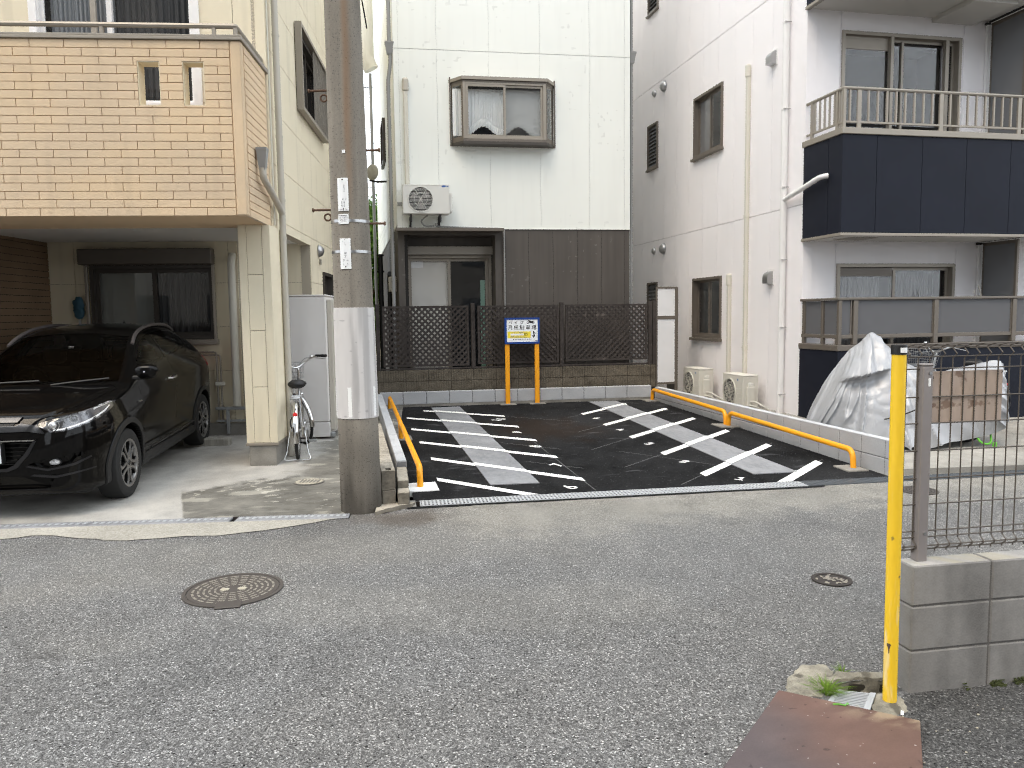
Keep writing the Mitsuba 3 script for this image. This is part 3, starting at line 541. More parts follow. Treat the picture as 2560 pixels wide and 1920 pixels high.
ink = union_all([word(['ba', 'i', 'ku'], 1.880, 1.523, .070, .098, 1.15), word(['gatsu', 'kyoku', 'chu', 'sha', 'jo'], 1.868, 1.428, .084, .105, 1.05)])
bike = union_all([disc(2.222, 1.551, .021, 20).difference(disc(2.222, 1.551, .012, 16)), disc(2.320, 1.548, .020, 20).difference(disc(2.320, 1.548, .010, 16)), Polygon([(2.228, 1.588), (2.240, 1.601), (2.262, 1.588), (2.285, 1.578), (2.312, 1.582), (2.33, 1.576), (2.318, 1.556), (2.300, 1.545), (2.262, 1.546), (2.246, 1.556)])])
rider = union_all([disc(2.322, 1.398, .010, 14), Polygon([(2.312, 1.392), (2.334, 1.386), (2.372, 1.358), (2.370, 1.352), (2.335, 1.370), (2.345, 1.340), (2.352, 1.318), (2.330, 1.302), (2.315, 1.282), (2.309, 1.287), (2.318, 1.310), (2.290, 1.318), (2.294, 1.330), (2.322, 1.332)])])
part(k, 'lettering', upright(union_all([ink, bike, rider]), -.0135, -.0121), 'm_ink', SG)
part(k, 'yellow_field', upright(sbox(1.862, 1.288, 2.272, 1.402), -.0133, -.0121), 'm_sign_yellow', SG)
part(k, 'search_box', upright(sbox(1.915, 1.334, 2.150, 1.366), -.0140, -.0134), 'm_sign_white', SG)
small = []
rr_ = np.random.RandomState(8)
def dashes(u0, u1, z, h, w0, w1):
    u = u0; out = []
    while u < u1: w = rr_.uniform(w0, w1); out.append(sbox(u, z, min(u + w, u1), z + h)); u += w + .003
    return out
small += dashes(1.925, 2.06, 1.377, .004, .004, .012) + dashes(2.065, 2.14, 1.374, .014, .012, .016) + dashes(2.15, 2.22, 1.377, .005, .004, .01) + dashes(1.915, 1.97, 1.312, .013, .01, .014) + dashes(1.975, 2.21, 1.314, .006, .006, .014) + dashes(1.915, 2.21, 1.294, .010, .006, .014)
part(k, 'fine_print', upright(union_all(small), -.0146, -.0134), 'm_greyink', SG, kind='stuff')
btn = sbox(2.152, 1.333, 2.215, 1.368).difference(union_all([sbox(2.160, 1.342, 2.180, 1.359), sbox(2.187, 1.342, 2.207, 1.359)]))
foot_ = [sbox(1.962 + i * .0305, 1.258, 1.976 + i * .0305, 1.272).difference(sbox(1.966 + i * .0305, 1.262, 1.972 + i * .0305, 1.266)) for i in range(11)]
part(k, 'footer_line', upright(union_all(foot_ + [btn]), -.0146, -.0121), 'm_ink', SG, kind='stuff'); part(k, 'footer_stamp', upright(sbox(2.355, 1.224, 2.394, 1.242), -.0135, -.0121), 'm_sign_blue', SG)
# ribbed brown wall with lattice fence
k = T('ribbed_block_wall', 'dark brown ribbed block wall under the lattice fence', 'block wall')
WB = LOT.sub(0, 6.72, 0)
def ribblock(u0, u1, z0, z1):
    n = max(2, int(round((u1 - u0) / .0435))); ms = [bx(u0, u1, .012, .11, z0, z1)]; w = (u1 - u0) / n
    for i in range(n):
        d = RNG.uniform(0, .006); ms.append(bx(u0 + i * w + .004, u0 + (i + 1) * w - .004, d, .013, z0 + RNG.uniform(0, .003), z1 - RNG.uniform(0, .003), .004))
    return cat(ms)
e1 = [-.42, .100, .495, .888, 1.289, 1.689, 2.09, 2.49, 2.89, 3.30, 3.705, 4.10, 4.538, 4.640]
for z0, z1 in ((.34, .555), (.562, .752)):
    for a, b in zip(e1, e1[1:]): part(k, 'block', ribblock(a + .003, b - .003, z0, z1), 'm_ribbed', WB)
part(k, 'core', bx(-.42, 4.64, .02, .10, -.1, .745), 'm_irongap', WB)
k = T('lattice_fence', 'dark brown weathered wooden lattice fence on the ribbed wall', 'fence')
def lattice(u0, u1, z0, z1, pitch=.105, w=.036):
    rect = sbox(u0, z0, u1, z1); out = []
    for s in (1, -1):
        n = int((u1 - u0 + z1 - z0) / pitch) + 2
        for i in range(n):
            c = (u0 if s > 0 else u0) + i * pitch - (z1 - z0 if s > 0 else 0)
            ln = LineString([(c, z0), (c + (z1 - z0), z1)]) if s > 0 else LineString([(c, z0), (c - (z1 - z0), z1)])
            q = ln.buffer(w / 2, cap_style=3).intersection(rect)
            if q.area > 4e-4 and q.geom_type == 'Polygon': out.append((s, q))
    return out
panels = [(-.275, 1.215, .815, 1.865, 1), (1.372, 2.825, .835, 1.860, -1), (2.952, 4.475, .850, 1.862, 1)]
for (u0, u1, z0, z1, front) in panels:
    for s, q in lattice(u0 + .025, u1 - .025, z0 + .025, z1 - .025):
        a = 0.012 if s == front else .026; part(k, 'slat', upright(q, a, a + .012), 'm_wood', WB)
    part(k, 'panel_frame', upright(sbox(u0, z0, u1, z1).difference(sbox(u0 + .035, z0 + .035, u1 - .035, z1 - .035)), .006, .042), 'm_wood', WB)
for u in (-.36, 1.29, 2.885, 4.535, 4.615):
    part(k, 'post', bx(u - .035, u + .035, .004, .075, .752, 1.905 if u < 4.6 else 1.93, .008), 'm_wood', WB)
part(k, 'bottom_rail', bx(-.32, 4.5, .015, .045, .762, .792, .004), 'm_wood', WB)
k = T('screen_panel', 'tall white screen panel in a bronze frame beside the lattice fence', 'screen')
SP = LOT.sub(4.655, 6.75, 1)
part(k, 'panel', bx(.025, .36, .012, .02, 1.635, 2.13), 'm_screenpanel', SP); part(k, 'panel', bx(.025, .36, .012, .02, .42, 1.575), 'm_screenpanel', SP)
part(k, 'frame', cat([bx(0, .025, 0, .035, .1, 2.165), bx(.36, .405, 0, .035, .1, 2.165), bx(.025, .36, 0, .034, 2.13, 2.164), bx(.025, .36, 0, .034, 1.575, 1.635), bx(.025, .36, 0, .034, .38, .42), bx(.405, .42, .005, .5, .1, 2.15)]), 'm_bronze', SP)
# ================================================================ helpers for houses
def rects_minus(outer, holes):
    p = outer
    for h in holes: p = p.difference(h)
    return p
def wall(key, fr, axis, at, out, area, holes, aj, zj, m, mj, gap=.007, thick=.012, core=.14, name='panel', gapz=None):
    """A clad wall: panels (parts) with recessed joints on a core. axis 'v': (u,z) polygons at depth v=at facing out=-1; axis 'u': (v,z) polygons at u=at facing out."""
    hs = [sbox(*h) for h in holes]
    mk = (lambda p, a, b: upright(p, min(a, b), max(a, b))) if axis == 'v' else (lambda p, a, b: sideways(p, min(a, b), max(a, b)))
    body = rects_minus(sbox(*area), hs); o = out
    part(key, 'wall_core', mk(body, at - o * thick, at - o * core), mj, fr)
    xs = [area[0]] + [x for x in aj if area[0] < x < area[2]] + [area[2]]; zs = [area[1]] + [z for z in zj if area[1] < z < area[3]] + [area[3]]
    for a, b in zip(xs, xs[1:]):
        for c, d in zip(zs, zs[1:]):
            g = gap / 2; h = (gapz or gap) / 2
            q = rects_minus(sbox(a + (g if a > area[0] else 0), c + (h if c > area[1] else 0), b - (g if b < area[2] else 0), d - (h if d < area[3] else 0)), hs)
            for q_ in (q.geoms if hasattr(q, 'geoms') else [q]):
                if q_.area > .002: part(key, name, mk(q_, at, at - o * (thick - .0008)), m, fr)
def box_room(key, fr, axis, at, out, a0, a1, z0, z1, depth=.9, m='m_room'):
    o = out; d0, d1 = at - o * .142, at - o * depth
    ms = []
    f = (lambda x0, x1, y0, y1, z0, z1: bx(x0, x1, min(y0, y1), max(y0, y1), z0, z1)) if axis == 'v' else (lambda x0, x1, y0, y1, z0, z1: bx(min(y0, y1), max(y0, y1), x0, x1, z0, z1))
    t = .02
    ms = [f(a0 - t, a1 + t, d1, d1 - o * t, z0 - t, z1 + t), f(a0 - t, a0, d0, d1, z0 - t, z1 + t), f(a1, a1 + t, d0, d1, z0 - t, z1 + t), f(a0, a1, d0, d1, z0 - t, z0), f(a0, a1, d0, d1, z1, z1 + t)]
    part(key, 'room_lining', cat(ms), m, fr)
def bars_(fr_axis, rects, d0, d1):
    mk = upright if fr_axis == 'v' else sideways
    return mk(union_all(rects), min(d0, d1), max(d0, d1))
def slider(key, fr, axis, at, out, a0, a1, z0, z1, mf, frame=.045, sash=.04, proud=.02, rec=.05, mull=None, room=True, curtain=None, dark=None, name='window', roomdepth=.9, screen=None, left_front=True, mroom='m_room'):
    """a two-leaf sliding window set into a wall: frame with sashes and panes as sub-parts"""
    o = out; mk = upright if axis == 'v' else sideways
    def slab(p, d0, d1): lo, hi = sorted((at + o * d0, at + o * d1)); return mk(p, lo, hi)
    w = part(key, name, slab(sbox(a0, z0, a1, z1).difference(sbox(a0 + frame, z0 + frame, a1 - frame, z1 - frame)), proud, -.12), mf, fr)
    mid = (a0 + a1) / 2 if mull is None else mull; i0, i1, j0, j1 = a0 + frame, a1 - frame, z0 + frame, z1 - frame
    for s, (p0, p1) in enumerate(((i0, mid + sash / 2), (mid - sash / 2, i1))):
        d = rec if (s == 0) == left_front else rec + .03
        part(w, 'sash', slab(sbox(p0, j0, p1, j1).difference(sbox(p0 + sash, j0 + sash, p1 - sash, j1 - sash)), -d + .012, -d - .012), mf, fr)
        q = sbox(p0 + sash - .003, j0 + sash - .003, p1 - sash + .003, j1 - sash + .003)
        pane = slab(q, -d + .0005, -d - .0005); keep = (pane.face_normals @ (np.array([0, 1, 0]) if axis == 'v' else np.array([1, 0, 0]))) * o > .9
        part(w, 'pane', trimesh.Trimesh(pane.vertices, pane.faces[keep], process=False), 'm_glass', fr)
    if curtain:
        for c in curtain: c(w)
    if room: box_room(w, fr, axis, at, o, a0 + frame * .5, a1 - frame * .5, z0 + frame * .5, z1 - frame * .5, roomdepth, mroom)
    return w
def drape(fr, axis, d, a0, a1, z0f, z1, m, folds=14, amp=.018, seed=0, n=160, name='curtain'):
    """a hanging curtain with soft folds; z0f(a) is its lower edge"""
    def go(w):
        xs = np.linspace(a0, a1, n); ph = np.cumsum(.6 + .8 * meshkit.noise(np.stack([xs * 5, xs * 0 + seed, xs * 0], 1))) / n * folds * 6.28
        off = amp * np.sin(ph) + amp * .5 * np.sin(ph * 2.3 + 1); zs = np.linspace(0, 1, 6); V = []
        for t in zs: V.append(np.stack([xs, d + off * (.35 + .65 * (1 - t)), np.array([z0f(a) for a in xs]) * (1 - t) + z1 * t], 1))
        v = np.vstack(V); k = len(xs); f = []
        for i in range(len(zs) - 1):
            for j in range(k - 1): f += [[i * k + j, i * k + j + 1, (i + 1) * k + j + 1], [i * k + j, (i + 1) * k + j + 1, (i + 1) * k + j]]
        if axis == 'u': v = v[:, [1, 0, 2]]
        part(w, name, trimesh.Trimesh(v, np.array(f), process=False), m, fr, smooth=True)
    return go
def hood(key, fr, axis, at, out, a, z, r, m='m_steel', name='vent_hood'):
    """a domed stainless vent hood, open downward"""
    s = trimesh.creation.icosphere(3, 1.0); v = s.vertices.copy(); v[:, 2] *= 1.05; v = v[:, :]; v = v * r; v[:, 1] = np.where(v[:, 1] < 0, v[:, 1] * .95, 0.0)
    s = trimesh.Trimesh(v, s.faces, process=False); ring = lathe([(r * .8, 0), (r * 1.12, 0), (r * 1.12, .008), (r * .8, .008)], 28, axis=[0, -1, 0]); m_ = cat([s, ring])
    x = m_.vertices.copy()
    if axis == 'v': x = np.stack([a + x[:, 0], at + x[:, 1] * (1 if out < 0 else -1), z + x[:, 2]], 1)
    else: x = np.stack([at + out * -x[:, 1], a + x[:, 0], z + x[:, 2]], 1)
    m_.vertices = x; return part(key, name, m_, m, fr, smooth=40)
def pipe_run(key, name, fr, pts, r, m, rad=.06, collars=(), sub=True, rc=None):
    k = part(key, name, tube(bend(pts, rad), r, 14), m, fr, smooth=50)
    for c, d in collars:
        c = np.array(c, float); d = np.array(d, float); d /= np.linalg.norm(d); part(k, 'collar', tube([c - d * .014, c + d * .014], rc or r * 1.14, 14), m, fr, smooth=50)
    return k
# ================================================================ left house
k = T('house', 'three storey cream house with a brick tiled balcony over its open carport', 'house')
HL = k
# balcony, tiled
V0, ZB, ZT = -.78, 2.718, 4.402
holes = [(-.985, 3.782, -.777, 4.20), (-.558, 3.782, -.354, 4.20)]
hs = [sbox(*h) for h in holes]
bal = part(k, 'balcony', upright(rects_minus(sbox(-4.4, ZB, -.01, ZT), hs), V0 + .008, V0 + .15), 'm_tilejoint', LH)
part(k, 'balcony', cat([bx(-.15, -.012, V0 + .15, .30, ZB, ZT), bx(-4.4, -.15, V0 + .15, .30, ZB, ZB + .25)]), 'm_tilejoint', LH)
pitch, tl = .08015, .319
for r in range(21):
    z0 = ZB + r * pitch + .0035; z1 = z0 + pitch - .007; top = 20 - r
    off = .28 if top % 2 == 0 else .12
    us = [-.103] + [-.103 - off - tl * i for i in range(14)]
    for b, a in zip(us, us[1:]):
        q = rects_minus(sbox(max(a, -4.4) + .0035, z0, b - .0035, z1), [h.buffer(.003, join_style=2) for h in hs])
        if b < -2.75 or q.area < 2e-4: continue
        for g in (q.geoms if hasattr(q, 'geoms') else [q]):
            d = RNG.uniform(-.0012, .0012); part(bal, 'brick', upright(g, V0 - .006 + d, V0 + .008), 'm_tile', LH)
    part(bal, 'side_course', bx(-.012, .006 + RNG.uniform(-.001, .001), V0 + .115, .205, z0, z1, .002), 'm_tile', LH)
part(bal, 'far_bricks', bx(-4.4, -2.72, V0 - .004, V0 + .008, ZB, ZT), 'm_tile', LH)
part(bal, 'corner_tile', cat([bx(-.0995, .008, V0 - .009, V0 + .09, ZB + .0, ZT, .012)]), 'm_tile', LH)
for h in holes: part(bal, 'opening_lining', upright(sbox(*h).buffer(.0, join_style=2).difference(sbox(h[0] + .006, h[1] + .006, h[2] - .006, h[3] - .006)), V0 + .001, V0 + .16), 'm_beige', LH)
part(bal, 'coping', cat([bx(-4.5, .025, V0 - .03, V0 + .165, ZT, ZT + .028, .004), bx(-4.5, .02, V0 - .022, V0 + .16, ZT + .029, ZT + .052, .004), bx(-.16, .026, V0 + .166, .29, ZT, ZT + .05, .004)]), 'm_champagne', LH)
rail_z = 4.535
part(bal, 'handrail', tube(bend([(-4.5, V0 + .05, rail_z + .02), (-.05, V0 + .05, rail_z + .02), (-.05, .28, rail_z + .02)], .02, 2), .026, 8), 'm_champagne', LH, smooth=30)
for u in (-2.42, -1.32, -.256): part(bal, 'rail_post', bx(u - .017, u + .017, V0 + .03, V0 + .07, ZT + .05, rail_z, .003), 'm_champagne', LH)
part(bal, 'rail_post', bx(-.068, -.032, V0 + .03, V0 + .07, ZT + .05, rail_z, .003), 'm_champagne', LH)
part(bal, 'rail_post', bx(-.068, -.032, .14, .18, ZT + .05, rail_z, .003), 'm_champagne', LH)
part(k, 'carport_ceiling', grid(np.linspace(-4.4, .0, 3), np.linspace(V0 + .01, 2.7, 4), lambda a, b: ZB + .0 * a + .012 * np.maximum(b, 0)), 'm_ceiling', LH)
part(k, 'ceiling_light', move(ext(disc(-1.55, .42, .06, 24), .012), (0, 0, ZB - .004)), 'm_ceiling', LH)
# pillar
pl = part(k, 'pillar', bx(-.298, .022, .012, .74, .30, ZB - .001), 'm_joint', LH)
for a, b in ((-.308, -.222), (-.052, .034)):
    part(pl, 'corner_board', bx(a, b, 0.0, .013, .30, ZB - .002, .004), 'm_beige', LH)
for z0, z1 in zip((.30, .93, 1.558, 2.176), (.93, 1.558, 2.176, ZB)): part(pl, 'panel', bx(-.218, -.056, .002, .0125, z0 + .003, z1 - .004, .002), 'm_beige', LH)
part(pl, 'corner_board', bx(.022, .034, .014, .75, .30, ZB - .002, .003), 'm_beige', LH)
part(pl, 'flashing', bx(-.318, .042, -.012, .76, .268, .30, .004), 'm_champagne', LH)
part(k, 'pillar_base', rough(bx(-.285, .012, .006, .73, -.02, .268, .006), .002, 12), 'm_conc', LH)
# main walls
zj = [.98, 1.583, 2.2, 2.84, 3.467, 4.094, 4.735, 5.36, 6.0, 6.63, 7.26]
wall(k, LH, 'u', 0.0, 1, (.30, 0, 8.6, 8.2), [(.75, -.1, 2.66, 2.728), (2.06, 4.515, 4.0, 5.545), (3.62, .0, 4.5, 2.40)], [2.30, 5.3], zj, 'm_beige', 'm_joint')
wall(k, LH, 'v', .30, -1, (-4.4, 2.95, -.013, 8.2), [(-2.50, 4.0, -.70, 6.35)], [-.34], zj, 'm_beige', 'm_joint')
part(k, 'corner_board', bx(-.10, .010, .285, .2995, 2.95, 8.2, .003), 'm_beige', LH)
wall(k, LH, 'v', 2.15, -1, (-3.38, .05, -.9, 2.76), [(-2.85, 1.42, -1.21, 2.43)], [-3.05, -1.02], [.98, 1.583, 2.183], 'm_beige', 'm_joint')
wall(k, LH, 'v', 2.66, -1, (-.9, .05, -.142, 2.76), [], [-.11], [.98, 1.583, 2.2], 'm_beige', 'm_joint')
part(k, 'return_wall', bx(-.95, -.88, 2.3, 2.80, .05, 2.76), 'm_beige', LH)
wall(k, LH, 'u', -3.38, 1, (V0 + .2, .0, 2.15, 2.74), [], [], [.1 + .0835 * i for i in range(1, 32)], 'm_tile_shade', 'm_irongap', gap=.007, name='siding_course')
part(k, 'carport_side_wall', bx(-3.62, -3.53, V0 + .2, 2.15, 0, 2.74), 'm_beige', LH)
part(k, 'house_back', cat([bx(-4.4, -.2, 8.4, 8.6, 0, 8.2), bx(-4.4, -.02, .45, 8.5, 8.1, 8.2)]), 'm_beige', LH)
# carport window with shutter box
w = slider(k, LH, 'v', 2.15, -1, -2.85, -1.21, 1.42, 2.43, 'm_bronze_dark', frame=.05, sash=.05, proud=.03, mull=-2.03,
    curtain=[drape(LH, 'v', 2.27, -2.78, -2.03, lambda a: 1.47, 2.38, 'm_blind_dim', 3, .006, 1), drape(LH, 'v', 2.31, -2.03, -1.28, lambda a: 1.47, 2.38, 'm_curtain_black', 9, .02, 2)])
part(w, 'shutter_box', bx(-2.93, -1.195, 1.97, 2.135, 2.432, 2.64, .01), 'm_shutter', LH)
for u in (-2.90, -1.235): part(w, 'shutter_guide', bx(u, u + .035, 2.08, 2.125, 1.36, 2.43, .004), 'm_champagne', LH)
part(w, 'sill', bx(-2.93, -1.18, 2.05, 2.12, 1.345, 1.415, .004), 'm_champagne', LH)
pipe_run(k, 'gas_pipe', LH, [(-1.60, 2.09, 1.24), (-1.22, 2.09, 1.24), (-1.22, 2.09, .12)], .012, 'm_champagne', .04); pipe_run(k, 'gas_pipe', LH, [(-1.60, 2.09, 1.20), (-1.17, 2.09, 1.20), (-1.17, 2.09, .12)], .011, 'm_champagne', .04)
part(k, 'pipe_joint', bx(-1.25, -1.12, 2.06, 2.11, .78, .83, .006), 'm_pvc_cream', LH)
pipe_run(k, 'drain_duct', LH, [(-.95, 2.02, .50), (-.95, 2.02, 2.45), (-.95, 2.10, 2.56)], .05, 'm_pvc_cream', .05)
part(k, 'steel_bracket', cat([bx(-1.24, -.80, 2.0, 2.05, .45, .49, .004), bx(-1.10, -1.06, 2.0, 2.04, .12, .45, .004), bx(-1.24, -.80, 2.02, 2.06, .28, .31, .004)]), 'm_rack', LH)
part(k, 'plinth', bx(-3.38, -.86, 2.06, 2.148, .05, .26, .01), 'm_conc', LH)
# upper window and side window
w = slider(k, LH, 'v', .30, -1, -2.50, -.70, 4.0, 6.35, 'm_pvc_white', frame=.08, sash=.055, proud=.02, rec=.06, mull=-1.68,
    curtain=[drape(LH, 'v', .48, -2.36, -1.66, lambda a: 4.05, 6.2, 'm_curtain_grey', 12, .02, 4), drape(LH, 'v', .52, -1.70, -.84, lambda a: 4.05, 6.2, 'm_curtain_black', 13, .02, 5)])
part(w, 'mullion', bx(-1.84, -1.78, .25, .29, 4.06, 6.28, .004), 'm_champagne', LH)
w = slider(k, LH, 'u', 0.0, 1, 2.06, 4.0, 4.515, 5.545, 'm_bronze_dark', frame=.05, sash=.045, proud=.03)
part(w, 'shutter_box', cat([sideways(sbox(2.0, 4.46, 4.06, 5.60).difference(sbox(2.05, 4.51, 4.01, 5.55)), .012, .10)]), 'm_champagne', LH)
for i in range(15): part(w, 'grille_bar', bx(.065, .08, 3.02 + i * .066, 3.035 + i * .066, 4.51, 5.55), 'm_champagne', LH)
w = slider(k, LH, 'u', 0.0, 1, 3.62, 4.5, 0.3, 2.40, 'm_bronze_dark', frame=.05, proud=.03)
hood(k, LH, 'u', .008, 1, 3.31, 2.70, .085)
part(k, 'light_switch', bx(.002, .03, 3.36, 3.41, 2.50, 2.58, .006), 'm_champagne', LH)
# downpipe, hopper
dp = pipe_run(k, 'downpipe', LH, [(.075, .50, cz(.1, .5)), (.075, .50, 8.0)], .037, 'm_pvc_grey' if False else 'm_pvc_beige', collars=[((.075, .5, z), (0, 0, 1)) for z in (.58, 1.55, 2.62, 3.05, 3.77, 4.9, 6.0)])
hp = pipe_run(k, 'balcony_drain', LH, [(.075, -.36, 3.26), (.075, -.36, 3.16), (.075, .22, 3.0), (.075, .50, 2.90)], .036, 'm_pvc_beige', .06)
hop = lathe([(0, .0), (.040, .0), (.052, .04), (.072, .19), (.078, .20), (.078, .225), (.07, .225), (.07, .21), (0, .2)], 4, at=(0, 0, 0)); hop = rotm(hop, 45, [0, 0, 1]); part(hp, 'hopper', move(hop, (.075, -.36, 3.24)), 'm_pvc_grey', LH)
part(k, 'cable_conduit', tube([(.02, .34, 2.75), (.02, .34, 5.6)], .011, 8), 'm_pvc_cream', LH)
# ---------------------------------------------------------------- things in and beside the carport
solo('wheel_stop', 'low concrete wheel stop on the carport floor behind the rear wheel', 'wheel stop', rough(bx(-1.45, -.87, 1.28, 1.42, .03, .165, .015), .003, 11), 'm_apron', LH)
g_ = trimesh.creation.icosphere(3); x = g_.vertices * np.array([.075, .04, .14]); x += (meshkit.fbm(x * 14, 3)[:, None] - .5) * .06 * np.sign(x + 1e-6); g_.vertices = x + np.array([-2.99, 2.08, 1.86])
kk = T('hanging_cloth', 'small teal blue cloth hanging from a clip on the carport back wall', 'cloth'); part(kk, 'cloth', g_, 'm_blueglove', LH, smooth=True); part(kk, 'clip', cat([bx(-3.0, -2.975, 2.07, 2.10, 1.58, 1.74, .004), bx(-3.0, -2.98, 2.07, 2.13, 1.95, 2.02, .004)]), 'm_pvc_grey', LH)
tk = T('water_heater', 'tall light grey water heater cabinet standing behind the parked bicycle', 'water heater')
tz = cz(0, 1.6) - .01
part(tk, 'cabinet', bx(-.30, .36, 1.58, 2.30, tz + .22, 1.97, .012), 'm_tank', LH); part(tk, 'top_cover', bx(-.31, .37, 1.572, 2.31, 1.973, 1.992, .006), 'm_tank', LH)
part(tk, 'base_cover', bx(-.30, .36, 1.585, 2.30, tz + .015, tz + .213, .008), 'm_tank', LH); part(tk, 'side_panel', bx(.362, .43, 1.64, 2.28, tz + .10, 1.93, .01), 'm_pvc_beige', LH)
part(tk, 'foot', cat([bx(.36, .42, 1.60, 1.70, tz, tz + .08, .02), bx(-.26, -.2, 1.6, 1.7, tz, tz + .02)]), 'm_rack', LH)
for i in range(10): part(tk, 'louvre', bx(.431, .437, 1.72, 1.9, .55 + i * .035, .565 + i * .035), 'm_rack', LH)
# ================================================================ white house behind the lot
k = T('house', 'white panelled house with a dark ground floor standing behind the brown lattice fence', 'house')
HW = k
WF = LOT.sub(0, 7.10, 0)
zj = [6.291, 9.3]
bayh = (1.06, 4.72, 2.78, 5.78)
rec = (-.005, .0, 1.89, 3.20)
wall(k, WF, 'v', 0, -1, (.030, 3.232, 4.268, 10.5), [bayh], [.119, .776, 1.692, 2.602, 3.508, 4.170], zj, 'm_white', 'm_wjoint', gap=.005, gapz=.012, core=.16)
wall(k, WF, 'v', .012, -1, (1.89, 0, 4.258, 3.228), [], [1.929, 2.371, 2.819, 3.278, 3.733, 4.168], [], 'm_dark', 'm_djoint', gap=.006, core=.16, name='dark_panel')
part(k, 'drip_edge', bx(.03, 4.268, -.012, .02, 3.222, 3.234, .002), 'm_white', WF)
# recessed entrance with its window
part(k, 'recess_lining', cat([bx(1.76, 1.888, .03, .62, 0, 3.2), bx(.03, .145, .03, .62, 0, 3.2), bx(.03, 1.888, .03, .62, 3.12, 3.205)]), 'm_dark', WF)
wall(k, WF, 'v', .50, -1, (.14, 0, 1.77, 3.12), [(.165, .5, 1.745, 2.80)], [], [], 'm_dark', 'm_djoint', core=.1, name='dark_panel')
w = slider(k, WF, 'v', .50, -1, .165, 1.745, .5, 2.80, 'm_champagne', frame=.05, sash=.055, proud=.03, mull=.965, mroom='m_room')
part(w, 'blind', bx(.22, .94, .60, .61, .56, 2.75), 'm_blind', WF); part(w, 'paper_notice', bx(.235, .49, .592, .596, 2.58, 2.70), 'm_whitewhite', WF)
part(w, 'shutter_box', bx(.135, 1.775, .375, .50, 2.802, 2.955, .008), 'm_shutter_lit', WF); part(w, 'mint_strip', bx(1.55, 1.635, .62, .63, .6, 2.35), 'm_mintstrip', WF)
part(k, 'entrance_canopy', cat([bx(.02, 1.86, -.26, .10, 3.175, 3.205, .005), bx(.0, 1.88, -.275, -.262, 3.16, 3.215, .004)]), 'm_bronze', WF)
pipe_run(k, 'condensate_pipe', WF, [(.70, -.05, 3.32), (.70, -.05, 3.262), (1.915, -.05, 3.225), (1.915, -.03, 1.2)], .013, 'm_pvc_grey', .03)
# bay window
b = part(k, 'bay_window', None or cat([bx(1.0, 2.86, -.015, .1, 4.67, 4.70, .003)]), 'm_bronze', WF)
def bayslab(z0, z1, e, m, name):
    q = Polygon([(1.005 - e, .0), (1.195 - e * .6, -.25 - e), (2.665 + e * .6, -.25 - e), (2.850 + e, .0)]); mm = ext(q, z1 - z0); mm.apply_translation([0, 0, z0]); return part(b, name, mm, m, WF)
bayslab(5.70, 5.735, .0, 'm_bronze', 'head'); bayslab(5.736, 5.79, .03, 'm_champagne', 'head'); bayslab(4.66, 4.705, .005, 'm_bronze_dark', 'base'); bayslab(4.706, 4.745, -.004, 'm_bronze', 'base')
for u0, u1 in ((1.195, 1.250), (2.605, 2.660)): part(b, 'post', bx(u0, u1, -.255, -.205, 4.745, 5.70, .004), 'm_champagne', WF)
for s, (ua, ub) in enumerate(((1.015, 1.19), (2.84, 2.665))):
    q = np.array([[ua, -.01], [ub, -.235]]); d = q[1] - q[0]; L_ = np.linalg.norm(d); d /= L_; n = np.array([d[1], -d[0]]) * (1 if s else -1)
    def strip(t0, t1, z0, z1, th): 
        a, c = q[0] + d * t0, q[0] + d * t1; mm = ext(Polygon([a, c, c + n * th, a + n * th]), z1 - z0); mm.apply_translation([0, 0, z0]); return mm
    part(b, 'side_frame', cat([strip(0, .03, 4.745, 5.70, .03), strip(L_ - .03, L_, 4.745, 5.70, .03), strip(.03, L_ - .03, 4.745, 4.79, .03), strip(.03, L_ - .03, 5.655, 5.70, .03)]), 'm_bronze', WF)
    a, c = q[0] + d * .03, q[0] + d * (L_ - .03)
    part(b, 'side_pane', trimesh.Trimesh([[*a, 4.79], [*c, 4.79], [*c, 5.655], [*a, 5.655]], [[0, 1, 2], [0, 2, 3]], process=False), 'm_glass', WF)
def scallop(a): return 4.955 + .085 * math.cos((a - 1.56) * 2 * math.pi / .62) + (.0 if a > 1.33 else -.25 * (1.33 - a) / .1)
for (p0, p1, dd, name) in ((1.252, 1.945, -.232, 'front'), (1.905, 2.603, -.212, 'rear')):
    part(b, 'sash', upright(sbox(p0, 4.775, p1, 5.665).difference(sbox(p0 + .035, 4.82, p1 - .035, 5.63)), dd - .014, dd + .014), 'm_champagne', WF)
    part(b, 'pane', trimesh.Trimesh([[p0 + .03, dd, 4.815], [p1 - .03, dd, 4.815], [p1 - .03, dd, 5.635], [p0 + .03, dd, 5.635]], [[0, 1, 2], [0, 2, 3]], process=False), 'm_glass', WF)
part(b, 'rail', cat([bx(1.252, 2.603, -.25, -.20, 4.745, 4.775, .003), bx(1.252, 2.603, -.25, -.20, 5.665, 5.70, .003)]), 'm_champagne', WF)
part(b, 'insect_screen', trimesh.Trimesh([[1.95, -.196, 4.82], [2.57, -.196, 4.82], [2.57, -.196, 5.63], [1.95, -.196, 5.63]], [[0, 1, 2], [0, 2, 3]], process=False), 'm_screen', WF)
drape(WF, 'v', -.10, 1.26, 2.60, lambda a: scallop(a) + .06, 5.62, 'm_curtain_white', 26, .016, 3, 260)(b)
drape(WF, 'v', -.115, 1.26, 2.60, lambda a: scallop(a) - .07, 4.0, 'm_curtain', 34, .02, 6, 300) if False else None
